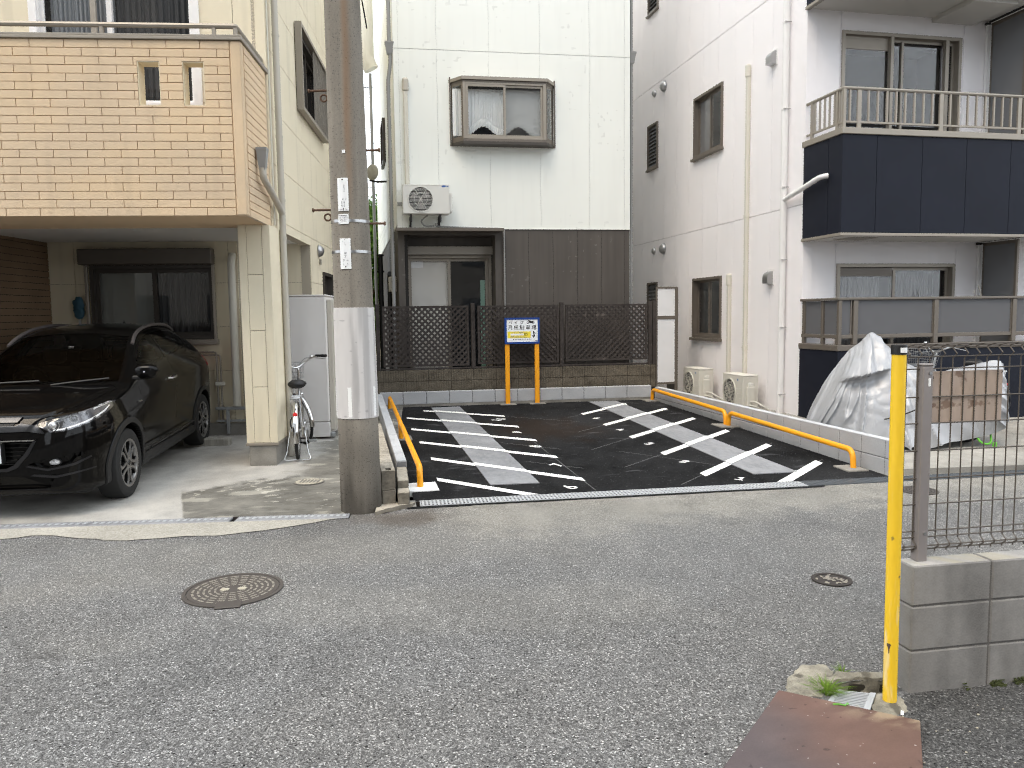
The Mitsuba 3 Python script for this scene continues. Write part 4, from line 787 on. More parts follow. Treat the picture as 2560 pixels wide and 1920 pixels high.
def ruffle(w):
    xs = np.linspace(1.30, 2.585, 400); ph = np.cumsum(.6 + .8 * meshkit.noise(np.stack([xs * 9, xs * 0, xs * 0], 1))) / 400 * 38 * 6.28; off = .016 * np.sin(ph); V = []
    for t in (0, .35, .7, 1): V.append(np.stack([xs, -.122 + off * (.3 + t), np.array([scallop(a) + .075 - .13 * t - .012 * t * (math.sin(q * .5) > .4) for a, q in zip(xs, ph)])], 1))
    v = np.vstack(V); kx = 400; f = []
    for i in range(3):
        for j in range(kx - 1): f += [[i * kx + j, i * kx + j + 1, (i + 1) * kx + j + 1], [i * kx + j, (i + 1) * kx + j + 1, (i + 1) * kx + j]]
    part(w, 'curtain_ruffle', trimesh.Trimesh(v, np.array(f), process=False), 'm_curtain_white', WF, smooth=True)
ruffle(b); drape(WF, 'v', -.09, 1.03, 1.20, lambda a: 4.82, 5.62, 'm_curtain_white', 3, .016, 8, 60)(b)
part(b, 'room_lining', cat([bx(1.07, 2.77, .75, .77, 4.70, 5.8), bx(1.05, 1.07, .0, .77, 4.70, 5.8), bx(2.77, 2.79, .0, .77, 4.70, 5.8), bx(1.06, 2.78, .0, .77, 4.69, 4.72), bx(1.06, 2.78, 0, .77, 5.78, 5.8)]), 'm_room', WF)
part(b, 'flashing', cat([bx(.985, 1.005, -.035, .02, 4.66, 5.83, .003), bx(2.852, 2.872, -.035, .02, 4.66, 5.83, .003)]), 'm_bronze', WF)
for i, (u, z) in enumerate(((1.72, 4.80), (2.25, 4.79))): part(b, 'sill_bottle', lathe([(0, 0), (.03, 0), (.03, .08), (.012, .11), (.012, .14), (0, .14)], 12, at=(u, -.05, z - .05)), 'm_room', WF, smooth=40)
# pipe cover, corner, side wall
cv = part(k, 'pipe_cover', bx(.185, .262, -.065, -.004, 3.98, 5.68, .012), 'm_pvc_cream', WF); part(cv, 'cap', bx(.170, .280, -.085, -.003, 5.55, 5.79, .03), 'm_pvc_beige', WF)
SW = WF.sub(.03, .0, 2.6)   # its left side runs to the back at the angle of the lot's sides
wall(k, SW, 'u', 0, -1, (.03, 3.3, 8.5, 10.5), [(3.2, 5.0, 4.2, 5.9)], [2.0, 4.0, 6.0], [6.29], 'm_white', 'm_wjoint', core=.16)
wall(k, SW, 'u', .012, -1, (.03, 0, 8.5, 3.29), [], [1, 2, 3, 4, 5, 6], [], 'm_dark', 'm_djoint', core=.16, name='dark_panel')
w = slider(k, SW, 'u', 0, -1, 3.2, 4.2, 5.0, 5.9, 'm_bronze_dark', proud=.06)
part(k, 'house_back', cat([bx(.2, 4.2, 8.3, 8.5, 0, 10.4), bx(.2, 4.2, .2, 8.4, 10.3, 10.4)]), 'm_white', SW)
wall(k, WF.sub(4.268, 0, 2.6), 'u', 0, 1, (.03, 0, 8.4, 10.5), [], [2, 4, 6], [3.23, 6.29], 'm_white', 'm_wjoint', core=.16)
dp = pipe_run(k, 'downpipe', WF, [(-.03, .06, 9.9), (-.03, .06, 6.42)], .034, 'm_pvc_grey', collars=[((-.03, .06, 7.6), (0, 0, 1))])
h_ = lathe([(0, 0), (.06, 0), (.10, .17), (.11, .175), (.11, .20), (0, .20)], 4); h_ = rotm(h_, 45, [0, 0, 1]); part(dp, 'hopper', move(h_, (-.03, .06, 6.20)), 'm_pvc_grey', WF)
pipe_run(k, 'downpipe', WF, [(-.02, .06, 6.21), (-.02, .06, 6.05), (-.065, .075, 5.75), (-.065, .075, 5.55), (-.065, .075, .1)], .033, 'm_pvc_grey', .05, collars=[((-.065, .075, z), (0, 0, 1)) for z in (5.6, 5.0, 4.2, 3.0)])
pipe_run(k, 'standpipe', SW, [(-.22, 2.2, .2), (-.22, 2.2, 2.95)], .05, 'm_black', collars=[((-.22, 2.2, z), (0, 0, 1)) for z in (2.93, 2.6, 1.4)], rc=.075)
pipe_run(k, 'standpipe', SW, [(-.10, 1.2, .2), (-.10, 1.2, 2.42), (-.10, 1.0, 2.5)], .045, 'm_black')
part(k, 'meter_box', bx(-.14, -.002, .62, .86, 2.15, 2.42, .01), 'm_pvc_beige', SW)
pipe_run(k, 'duct', SW, [(-.30, 4.6, 11.5), (-.30, 4.6, 7.5), (-.2, 4.6, 7.3)], .17, 'm_pvc_cream', .2); pipe_run(k, 'conduit', SW, [(-.22, 4.9, 7.3), (-.22, 4.9, 1)], .035, 'm_pvc_grey')
ds = trimesh.creation.uv_sphere(1.0, count=[16, 24]); v_ = ds.vertices * np.array([.15, .045, .17]); ds.vertices = v_; d_ = part(k, 'satellite_dish', rotm(ds, -40, [0, 0, 1]).apply_translation([-.30, 3.0, 4.72]), 'm_ac', SW, smooth=True)
part(d_, 'arm', tube([(-.36, 2.95, 4.54), (-.2, 3.1, 4.54), (0, 3.15, 4.56)], .02, 8), 'm_black', SW)
rp_ = pipe_run(k, 'downpipe', WF, [(4.33, .12, 9.9), (4.33, .12, .2)], .03, 'm_pvc_grey'); h_ = lathe([(0, 0), (.06, 0), (.10, .17), (.11, .175), (.11, .20), (0, .20)], 4); h_ = rotm(h_, 45, [0, 0, 1]); part(rp_, 'hopper', move(h_, (4.33, .12, 6.22)), 'm_pvc_grey', WF)
# wall mounted air conditioner
ak = T('air_conditioner', 'cream air conditioner unit bracketed high on the white house wall', 'air conditioner', None)
def ac_unit(key, fr, u0, v0, z0, w, h, d, m, fan_c, fan_r, wide_panel=None, side=True, logo=None):
    """an outdoor unit; its front faces -v, fan on the left"""
    part(key, 'casing', bx(u0, u0 + w, v0 + .012, v0 + d, z0 + .01, z0 + h - .02, .010), m, fr); part(key, 'top_cover', bx(u0 - .004, u0 + w + .004, v0 + .004, v0 + d + .004, z0 + h - .019, z0 + h, .006), m, fr)
    cu, czz = u0 + fan_c[0], z0 + fan_c[1]
    part(key, 'front_panel', upright(sbox(u0 + .006, z0 + .012, u0 + w - .004, z0 + h - .022).difference(disc(cu, czz, fan_r, 48)), v0, v0 + .0118), m, fr)
    part(key, 'fan_recess', upright(disc(cu, czz, fan_r, 48), v0 + .0105, v0 + .0115), 'm_grille', fr)
    fan = []
    for i in range(3):
        a = i * 2.094 + .5; p = Polygon([(cu + .03 * math.cos(a), czz + .03 * math.sin(a)), (cu + fan_r * .85 * math.cos(a - .3), czz + fan_r * .85 * math.sin(a - .3)), (cu + fan_r * .9 * math.cos(a + .45), czz + fan_r * .9 * math.sin(a + .45))]); fan.append(p)
    part(key, 'fan', upright(union_all(fan + [disc(cu, czz, .035, 16)]), v0 + .0085, v0 + .0102), 'm_post', fr)
    gr = [LineString([(cu - math.sqrt(max(0, fan_r ** 2 - y * y)), czz + y), (cu + math.sqrt(max(0, fan_r ** 2 - y * y)), czz + y)]).buffer(.0022, cap_style=2) for y in np.linspace(-fan_r * .9, fan_r * .9, 17)]
    gr += [disc(cu, czz, r, 40).difference(disc(cu, czz, r - .005, 40)) for r in (fan_r + .004, fan_r * .55)] + [LineString([(cu, czz), (cu + fan_r * math.cos(a), czz + fan_r * math.sin(a))]).buffer(.003) for a in np.linspace(0, 2 * math.pi, 7)[:-1]]
    part(key, 'grille', upright(union_all(gr), v0 - .012, v0 - .006), m, fr, kind='stuff'); part(key, 'grille_ring', upright(disc(cu, czz, fan_r + .012, 48).difference(disc(cu, czz, fan_r, 48)), v0 - .014, v0 - .0003), m, fr)
ac_unit(ak, WF, .122, -.40, 3.43, .80, .50, .29, 'm_ac_white', (.305, .248), .205)
part(ak, 'blue_label', bx(.79, .86, -.4022, -.3995, 3.885, 3.915), 'm_bluelabel', WF); part(ak, 'blue_label', bx(.868, .905, -.4022, -.3995, 3.893, 3.908), 'm_bluelabel', WF); part(ak, 'valve_cover', bx(.923, .975, -.36, -.14, 3.47, 3.80, .015), 'm_ac_white', WF)
for u in (.24, .74): part(ak, 'bracket', cat([bx(u, u + .035, -.42, -.02, 3.395, 3.425, .004), bx(u, u + .035, -.42, -.38, 3.29, 3.395, .005), bx(u, u + .035, -.03, -.002, 3.25, 3.425)]), 'm_black', WF)
part(ak, 'wall_rail', cat([bx(.04, 1.0, -.02, -.002, 3.62, 3.68, .003)]), 'm_pvc_grey', WF); part(ak, 'drain_hose', tube(bend([(.55, -.25, 3.43), (.42, -.22, 3.33), (.50, -.15, 3.25), (.66, -.06, 3.27)], .06), .012, 8), 'm_pvc_grey', WF, smooth=60)
# ================================================================ right building
k = T('apartment_building', 'pale pinkish white apartment building with dark navy balconies on the right', 'apartment building')
AB = k
zj = [3.249, 6.535, 9.82]; vj = [.30 + .6055 * i for i in range(1, 16)]
holes = [(2.515, 1.215, 3.69, 2.34), (2.53, 4.60, 3.692, 5.715), (5.468, 4.81, 6.035, 5.745), (5.468, 8.07, 6.035, 9.1), (5.468, 1.4, 6.035, 2.355)]
wall(k, RB, 'u', 0, -1, (.0, .08, 10.5, 11.5), holes, vj, zj, 'm_pink', 'm_pjoint', gap=.005, gapz=.016, core=.16)
# front wall under the balconies
hf_ = [(.565, -.0, 2.60, 2.39), (.565, 3.30, 2.575, 5.735)]
wall(k, RB, 'v', .0, -1, (.163, .08, 6.4, 11.5), hf_, [.55, 2.62], [2.72, 3.0], 'm_pink', 'm_pjoint', gap=.005, core=.16)
part(k, 'corner_pier', bx(-.0, .16, -.012, .0, .08, 11.5, .003), 'm_pink', RB)
part(k, 'building_core', cat([bx(.2, 6.0, 10.2, 10.4, .1, 11.4), bx(.2, 6.5, 1.6, 10.3, 11.3, 11.4), bx(3.3, 3.5, .2, 10.2, .1, 11.4)]), 'm_pink', RB)
part(k, 'roof', bx(-.0, 7, .0, 10.5, 11.5, 11.6), 'm_bronze', RB)
def bsl(v0, v1, z0, z1, mull=None, **kw): return slider(k, RB, 'u', 0, -1, v0, v1, z0, z1, 'm_bronze', frame=.045, sash=.04, proud=.03, mull=mull, roomdepth=.8, **kw)
for (v0, z0, v1, z1), lv in ((holes[0], 0), (holes[1], 0)):
    w = bsl(v0, v1, z0, z1, mull=(v0 + v1) / 2); part(w, 'sill', bx(-.075, .0, v0 - .03, v1 + .03, z0 - .055, z0 - .003, .006), 'm_bronze', RB)
    if z0 > 3: part(w, 'blind', bx(.085, .09, v0 + .62, v1 - .06, z0 + .06, z1 - .06), 'm_frost', RB)
for (v0, z0, v1, z1) in holes[2:]:
    w = part(k, 'louvre_window', sideways(sbox(v0, z0, v1, z1).difference(sbox(v0 + .04, z0 + .04, v1 - .04, z1 - .04)), -.03, .12), 'm_bronze', RB)
    n = int((z1 - z0) / .082)
    for i in range(n):
        z = z0 + .05 + i * (z1 - z0 - .1) / n; sl = trimesh.Trimesh([[-.012, v0 + .04, z], [-.012, v1 - .04, z], [.045, v1 - .04, z + .078], [.045, v0 + .04, z + .078], [-.008, v0 + .04, z - .003], [-.008, v1 - .04, z - .003], [.049, v1 - .04, z + .075], [.049, v0 + .04, z + .075]], [[0, 1, 2], [0, 2, 3], [4, 6, 5], [4, 7, 6], [0, 4, 5], [0, 5, 1], [3, 2, 6], [3, 6, 7]], process=False)
        part(w, 'slat', sl, 'm_frost', RB)
    part(w, 'sill', bx(-.06, 0, v0 - .02, v1 + .02, z0 - .045, z0 - .002, .005), 'm_bronze', RB); box_room(w, RB, 'u', 0, -1, v0 + .02, v1 - .02, z0 + .02, z1 - .02, .6)
# pipes, ducts, vents on the side wall
dp = pipe_run(k, 'downpipe', RB, [(-.075, .415, .1), (-.075, .415, 11.5)], .048, 'm_pvc_white', collars=[((-.075, .415, z), (0, 0, 1)) for z in (.42, 1.45, 2.47, 3.55, 4.70, 5.95, 7.2)])
part(dp, 'clamp', cat([tube([(-.13, .36, z), (-.02, .36, z)], .008, 6) for z in (.42, 1.45, 2.47, 3.55, 4.70, 5.95)]), 'm_steel', RB)
bp = pipe_run(k, 'balcony_pipe', RB, [(-.075, .415, 3.36), (-.075, .36, 3.37), (-.13, -.60, 3.53), (-.04, -.655, 3.545)], .036, 'm_pvc_white', .05, collars=[((-.12, -.45, 3.505), (-.05, -.96, .16))])
for v, zt_, zb in ((1.60, 5.70, .60), (2.18, 2.34, .60)):
    cv = part(k, 'pipe_cover', bx(-.065, -.002, v - .036, v + .036, zb, zt_ - .10, .012), 'm_pvc_cream', RB); part(cv, 'cap', bx(-.08, -.001, v - .05, v + .05, zt_ - .20, zt_ + .02, .025), 'm_pvc_cream', RB)
    if zt_ > 3: part(cv, 'joint', bx(-.07, -.001, v - .042, v + .042, 3.25, 3.30, .006), 'm_pvc_cream', RB); part(cv, 'joint', bx(-.07, -.001, v - .042, v + .042, 1.05, 1.13, .006), 'm_pvc_cream', RB)
for v, z, r in ((5.14, 6.36, .105), (5.66, 6.36, .07), (5.15, 3.035, .105), (5.67, 3.03, .07)): hood(k, RB, 'u', -.001, -1, v, z, r)
def cowl(v, z):
    prof = [(-.0, -.11), (-.0, .10)] + [(-.11 * math.sin(a), -.01 + .11 * math.cos(a)) for a in np.linspace(0, math.pi / 2, 8)] + [(-.11, -.09)]
    m_ = upright(Polygon(prof).buffer(0), 0, .15); x = m_.vertices.copy(); m_.vertices = np.stack([x[:, 0], v - .075 + x[:, 1], z + x[:, 2]], 1); q = part(k, 'vent_cowl', m_, 'm_steel', RB)
    part(q, 'plate', bx(-.012, -.001, v - .10, v + .10, z - .12, z + .13, .003), 'm_pvc_white', RB)
cowl(.86, 5.585); cowl(.86, 2.225)
# ---- first floor balcony, navy
BV, BU = -.93, -.02
bl = part(k, 'balcony', cat([bx(BU + .012, 6.2, BV + .012, BV + .14, 2.745, 4.04), bx(BU + .012, BU + .14, BV + .14, .0, 2.745, 4.04), bx(BU + .02, 6.2, BV + .14, -.001, 2.75, 3.0)]), 'm_njoint', RB)
nj = [BU, .504, 1.21, 1.916, 2.64, 3.37, 4.1, 5.0, 6.2]
for a, b_ in zip(nj, nj[1:]): part(bl, 'navy_panel', bx(a + .0025, b_ - .0025, BV, BV + .0118, 2.742, 4.045, .003), 'm_navy', RB)
for a, b_ in ((BV + .002, -.62), (-.615, -.02)): part(bl, 'navy_panel', bx(BU, BU + .0118, a + .0025, b_ - .0025, 2.742, 4.045, .003), 'm_navy', RB)
part(bl, 'coping', cat([bx(BU - .025, 6.2, BV - .025, BV + .16, 4.047, 4.13, .006), bx(BU - .025, BU + .16, BV + .162, -.002, 4.047, 4.13, .006)]), 'm_champagne', RB)
part(bl, 'edge_trim', cat([bx(BU - .015, 6.2, BV - .015, BV + .05, 2.700, 2.741, .004), bx(BU - .015, BU + .05, BV + .052, -.004, 2.700, 2.741, .004)]), 'm_champagne', RB)
part(bl, 'soffit', bx(BU + .05, 6.2, BV + .05, -.002, 2.715, 2.744), 'm_ceiling', RB)
part(bl, 'access_hatch', bx(.35, .80, -.62, -.22, 2.707, 2.714, .002), 'm_champagne', RB)
rv = BV + .055
part(bl, 'handrail', tube(bend([(6.2, rv, 4.66), (BU + .05, rv, 4.66), (BU + .05, -.01, 4.66)], .02, 2), .024, 8), 'm_champagne', RB, smooth=30)
part(bl, 'lower_rail', cat([bx(BU + .05, 6.2, rv - .012, rv + .012, 4.205, 4.232, .003), bx(BU + .038, BU + .062, rv, -.01, 4.205, 4.232, .003)]), 'm_champagne', RB)
for i in range(32):
    u = .111 + .1415 * i; big_ = i in (1, 10, 19, 28); r_ = .03 if big_ else .0125
    part(bl, 'post' if big_ else 'baluster', bx(u - r_, u + r_, rv - .015, rv + .015, 4.13 if big_ else 4.23, 4.645, .003), 'm_champagne', RB)
for i in range(6):
    v = rv + .10 + .113 * i; r_ = .0125; part(bl, 'baluster', bx(BU + .038, BU + .062, v - r_, v + r_, 4.23, 4.645, .003), 'm_champagne', RB)
for v in (-.14, -.87, -.73): part(bl, 'post', bx(BU + .03, BU + .07, v - .022, v + .022, 4.13, 4.645, .003), 'm_champagne', RB)
# second floor balcony, only its underside and lower edge show
b2 = part(k, 'balcony', cat([bx(BU + .012, 6.2, BV + .012, BV + .14, 6.03, 7.3), bx(BU + .012, BU + .14, BV + .14, .0, 6.03, 7.3)]), 'm_njoint', RB)
part(b2, 'navy_panel', bx(BU, 6.2, BV, BV + .0118, 6.02, 7.3), 'm_navy', RB); part(b2, 'navy_panel', bx(BU, BU + .0118, BV + .013, -.02, 6.02, 7.3), 'm_navy', RB)
part(b2, 'soffit', bx(BU + .05, 6.2, BV + .05, -.002, 6.0, 6.03), 'm_ceiling', RB); part(b2, 'edge_trim', cat([bx(BU - .015, 6.2, BV - .015, BV + .05, 5.975, 6.019, .004), bx(BU - .015, BU + .05, BV + .052, -.004, 5.975, 6.019, .004)]), 'm_champagne', RB)
part(b2, 'drop_beam', bx(2.05, 2.75, BV + .1, -.004, 5.93, 5.999, .004), 'm_ceiling', RB)
# partition walls between balconies
for z0, z1, vf in ((4.13, 5.97, BV + .25), (1.0, 2.70, BV + .25)):
    pt = part(k, 'partition', cat([bx(3.06, 3.10, -.06, -.013, z0, z1, .004), bx(3.06, 3.10, vf, vf + .045, z0, z1, .004), bx(3.062, 3.098, vf + .045, -.06, z1 - .05, z1, .004), bx(3.062, 3.098, vf + .045, -.06, z0, z0 + .05, .004)]), 'm_bronze', RB)
    part(pt, 'panel', bx(3.074, 3.086, vf + .045, -.06, z0 + .05, z1 - .05), 'm_frost', RB); part(pt, 'white_edge', bx(2.985, 3.056, -.05, -.013, z0, z1 - .02), 'm_pvc_white', RB)
    part(pt, 'hanger', cat([bx(3.02, 3.06, BV + .05, -.03, z1 + .01, z1 + .045, .004), bx(2.95, 3.03, -.06, -.02, z1 - .03, z1, .004)]), 'm_black', RB)
# balcony windows
cur = lambda a0, a1, z0, z1, m, s: drape(RB, 'v', .20, a0, a1, lambda a: z0, z1, m, 10, .022, s)
w = slider(k, RB, 'v', 0, -1, .565, 2.575, 3.30, 5.735, 'm_champagne', frame=.05, sash=.045, proud=.025, rec=.05, mull=1.42, curtain=[])
part(w, 'roller_head', bx(.60, 1.40, .04, .08, 5.50, 5.66, .004), 'm_champagne', RB); part(w, 'mullion', cat([bx(1.37, 1.42, -.02, .05, 3.35, 5.70, .003), bx(2.30, 2.36, -.02, .05, 3.35, 5.70, .003), bx(1.60, 1.64, .05, .09, 3.4, 5.65, .003)]), 'm_champagne', RB)
part(w, 'curtain_edge', bx(2.38, 2.52, .16, .19, 3.35, 5.68), 'm_frost_light', RB)
w = slider(k, RB, 'v', 0, -1, .565, 2.60, .25, 2.385, 'm_champagne', frame=.05, sash=.045, proud=.025, rec=.05, mull=1.575, curtain=[cur(.66, 1.44, .3, 2.2, 'm_curtain_dark', 3), cur(1.62, 2.4, .3, 2.3, 'm_curtain_black', 5)])
part(w, 'roller_head', bx(.60, 1.54, .035, .08, 2.20, 2.335, .004), 'm_bronze', RB)
# ---- ground floor balcony with frosted panels on a navy base
gb = part(k, 'terrace_balustrade', cat([bx(BU, 6.2, BV, BV + .11, .0, 1.137), bx(BU, BU + .11, BV + .11, -.005, .0, 1.137)]), 'm_navy', RB)
part(gb, 'coping', cat([bx(BU - .02, 6.2, BV - .02, BV + .13, 1.139, 1.218, .006), bx(BU - .02, BU + .13, BV + .132, -.002, 1.139, 1.218, .006)]), 'm_bronze', RB)
part(gb, 'handrail', cat([bx(BU - .01, 6.2, BV + .005, BV + .095, 1.832, 1.868, .008), bx(BU - .01, BU + .08, BV + .097, -.002, 1.832, 1.868, .008)]), 'm_bronze', RB)
part(gb, 'lower_rail', cat([bx(BU + .02, 6.2, BV + .03, BV + .07, 1.305, 1.358, .005), bx(BU + .02, BU + .06, BV + .072, -.004, 1.305, 1.358, .005)]), 'm_bronze', RB)
for u in (.0, .225, 1.50, 2.80, 4.1): 
    if u > 0: part(gb, 'post', bx(u, u + .068, BV + .015, BV + .085, 1.22, 1.83, .004), 'm_bronze', RB)
for a, b_ in ((.035, .195), (.30, 1.49), (1.58, 2.79), (2.88, 4.09)):
    part(gb, 'frosted_panel', bx(a, b_, BV + .045, BV + .052, 1.36, 1.83), 'm_frostglass', RB)
    part(gb, 'panel_edge', bx(a - .012, a + .006, BV + .035, BV + .06, 1.358, 1.832), 'm_bronze', RB); part(gb, 'panel_edge', bx(b_ - .006, b_ + .012, BV + .035, BV + .06, 1.358, 1.832), 'm_bronze', RB)
for v in (BV + .04, -.52, -.06): part(gb, 'post', bx(BU + .015, BU + .065, v - .025, v + .025, 1.22, 1.83, .004), 'm_bronze', RB)
for a, b_ in ((BV + .08, -.56), (-.48, -.1)): part(gb, 'frosted_panel', bx(BU + .037, BU + .043, a, b_, 1.36, 1.83), 'm_frostglass', RB)
part(k, 'terrace_floor', bx(.1, 6.2, BV + .1, -.01, .2, .28), 'm_conc', RB)
solo('bare_branch', 'thin bare twig sticking up behind the ground floor balustrade', 'twig', cat([tube([(2.60, -.55, 1.7), (2.58, -.56, 1.9), (2.52, -.57, 2.03)], .008, 6), tube([(2.58, -.56, 1.82), (2.46, -.56, 1.92), (2.47, -.56, 1.98)], .006, 6)]), 'm_pvc_beige', RB)
# ---- two air conditioners on the ground
for v0, lab in ((3.13, 'grey beige air conditioner on the ground, farther from the street, behind the right lot wall'), (1.56, 'grey beige air conditioner on the ground, nearer the street, behind the right lot wall')):
    ak = T('air_conditioner', lab, 'air conditioner', 'air conditioners on the ground beside the building'); fr = RB.sub(-.45, v0, -90)    # front faces the lot
    ac_unit(ak, fr, 0, 0, .13, .66, .55, .28, 'm_ac', (.235, .265), .205)
    part(ak, 'logo', bx(.50, .53, -.0022, .001, .585, .615), 'm_bluelabel', fr); part(ak, 'side_grip', bx(.6605, .685, .10, .19, .50, .56, .008), 'm_ac_white', fr)
    part(ak, 'valve_cover', bx(.6605, .705, .07, .20, .17, .50, .012), 'm_ac', fr); part(ak, 'panel_lines', cat([bx(.46, .645, -.003, .001, z, z + .004) for z in (.22, .30, .38, .46)]), 'm_ac_white', fr, kind='stuff')
    part(ak, 'hose', cat([tube(bend([(.70, .13, .26), (.80, .15, .27), (.88, .25, .20), (.90, .36, .12)], .06), .016, 10), tube(bend([(.70, .10, .20), (.78, .14, .20), (.84, .30, .12)], .05), .013, 10)]), 'm_ac', fr, smooth=50)
    part(ak, 'foot', cat([bx(.05, .12, -.01, .3, .09, .135), bx(.54, .61, -.01, .3, .09, .135)]), 'm_rack', fr)
# ================================================================ utility pole
k = T('utility_pole', 'thick round concrete utility pole with a pale wrap sheet round its middle', 'utility pole')
PX, PY = -1.345, 6.745
PL = Fr(PX, PY, 0)
def pr(z): return .178 - .0068 * z
def px(z): return -.030 * (z / 4.32) * 1.0
zs = np.linspace(-.3, 9.5, 50)
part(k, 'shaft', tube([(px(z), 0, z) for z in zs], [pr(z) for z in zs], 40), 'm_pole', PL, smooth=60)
zw = np.linspace(.83, 1.775, 10); ang = np.linspace(0, 2 * np.pi, 61)
wrap = cat([tube([(px(z), 0, z) for z in zw], [pr(z) + .007 for z in zw], 60, cap=False)])
part(k, 'wrap_sheet', wrap, 'm_wrap', PL, smooth=60)
part(k, 'wrap_edge', cat([tube([(px(z) + (pr(z) + .005) * math.cos(a), (pr(z) + .005) * math.sin(a), z) for a in np.linspace(0, 2 * np.pi, 48)], .0035, 6, cap=False) for z in (.832, 1.772)]), 'm_wrap', PL)
for a in (-2.75, -1.72, -.42):
    rr0 = pr(.97) + .009; part(k, 'reflective_strip', tube([(px(z) + rr0 * math.cos(a), rr0 * math.sin(a), z) for z in (.84, .98, 1.10)], .016, 6).apply_scale(1.0), 'm_paint', PL) if False else part(k, 'reflective_strip', trimesh.Trimesh([[px(z) + rr0 * math.cos(a + d), rr0 * math.sin(a + d), z] for z in (.845, 1.10) for d in (-.09, -.03, .03, .09)], [[0, 1, 5], [0, 5, 4], [1, 2, 6], [1, 6, 5], [2, 3, 7], [2, 7, 6]], process=False), 'm_paint', PL)
def ring(z, r=None, w=.012, n=48, name='steel_band', m='m_steel'):
    q = lathe([((pr(z) if r is None else r) + .001, -w), ((pr(z) if r is None else r) + .004, -w), ((pr(z) if r is None else r) + .004, w), ((pr(z) if r is None else r) + .001, w)], n); part(k, name, move(q, (px(z), 0, z)), m, PL, smooth=50)
ring(2.50); ring(2.245); ring(4.40, w=.03, m='m_pvc_grey')
for z, a, l in ((3.60, math.pi * .99, .155), (2.61, math.pi * .99, .155), (3.10, -.05, .11), (2.49, .02, .13)):
    d = np.array([math.cos(a), math.sin(a), 0]); c = np.array([px(z), 0, z]); s = part(k, 'step_bolt', tube([c + d * (pr(z) - .03), c + d * (pr(z) + l)], .0095, 8), 'm_rusty', PL, smooth=40)
    part(s, 'head', tube([c + d * (pr(z) + l - .004), c + d * (pr(z) + l + .008)], .017, 8), 'm_rusty', PL)
    if a > 1: t = np.linspace(0, 2 * np.pi, 18)[:-1]; part(s, 'eye_ring', tube([c + d * (pr(z) + .032) + np.array([.028 * math.cos(q), 0, -.062 + .028 * math.sin(q)]) for q in t], .0075, 8, closed=True), 'm_rusty', PL, smooth=50)
POLE = k
part(k, 'loose_wire', tube([(px(4.45) + .10, -.14, 4.45), (px(4.4) + .17, -.08, 4.36), (px(4.3) + .185, -.02, 4.22), (px(4.3) + .20, 0, 4.10)], .006, 6), 'm_black', PL)
# plates strapped to the pole: gently curved with it
def curved(u0, u1, z0, z1, a0, dr_, th=.003, n=7):
    zs_ = (z0, z1); V = []
    for r_ in (dr_ + th, dr_):
        for z in zs_:
            for i in range(n):
                a = a0 + (u0 + (u1 - u0) * i / (n - 1)) / (pr(z) + dr_); V.append([px(z) + (pr(z) + r_) * math.sin(a), -(pr(z) + r_) * math.cos(a), z])
    f = []; N = n
    for i in range(n - 1):
        f += [[i, i + 1, N + i + 1], [i, N + i + 1, N + i], [2 * N + i, 3 * N + i + 1, 2 * N + i + 1], [2 * N + i, 3 * N + i, 3 * N + i + 1], [N + i, N + i + 1, 3 * N + i + 1], [N + i, 3 * N + i + 1, 3 * N + i], [i, 2 * N + i + 1, i + 1], [i, 2 * N + i, 2 * N + i + 1]]
    for i, s in ((0, 1), (n - 1, -1)): f += [[i, N + i, 3 * N + i][::s], [i, 3 * N + i, 2 * N + i][::s]]
    return trimesh.Trimesh(V, f, process=False)
part(POLE, 'round_marker', curved(-.013, .013, 3.050, 3.076, -.02, .002), 'm_whitewhite', PL)
def on_pole(m, a0, zc, r_):
    x = m.vertices.copy(); z = zc + x[:, 1]; a = a0 + x[:, 0] / (np.array([pr(q) for q in z]) + r_); R_ = np.array([pr(q) for q in z]) + r_ + x[:, 2]
    m.vertices = np.stack([np.array([px(q) for q in z]) + R_ * np.sin(a), -R_ * np.cos(a), z], 1); return m
def txt(s, h): m = meshkit.text_mesh(s, h, .0012); c = m.bounds.mean(0); m.apply_translation([-c[0], -c[1], 0]); return m
KN = {'na': [[(.8, 6.6), (9.2, 6.6)], [(5.2, 9.6), (5.0, 5.0), (2.4, .8)]], 'ga': [[(.8, 7.0), (7.4, 7.0), (6.8, 1.4), (5.0, 1.4)], [(3.8, 9.4), (3.4, 5.0), (1.0, .8)], [(7.6, 9.6), (8.2, 8.2)], [(9.0, 9.8), (9.6, 8.6)]], 'e': [[(1.2, 8.0), (8.8, 8.0)], [(5, 8.0), (5, 1.6)], [(.6, 1.6), (9.4, 1.6)]],
      'ko': [[(5, 9.4), (5, 1.0), (4, 1.4)], [(2.6, 6.4), (1.0, 3.4)], [(7.4, 6.4), (9.2, 3.4)]], 'ta': [[(1.2, 8.8), (8.8, 8.8), (8.8, 1.0), (1.2, 1.0), (1.2, 8.8)], [(5, 8.8), (5, 1)], [(1.2, 5), (8.8, 5)]], 'kita': [[(2.5, 4.0), (4.5, 8.5)], [(4.6, 8.4), (7.6, 4.2)], [(3.6, 5.6), (6.0, 5.6)]]}
def kana(c, s, w=1.0): m = ext(affinity.scale(strokes(KN[c], w), s / 10, s / 10, origin=(0, 0)), .0012); b_ = m.bounds.mean(0); m.apply_translation([-b_[0], -b_[1], 0]); return m
A1 = .02
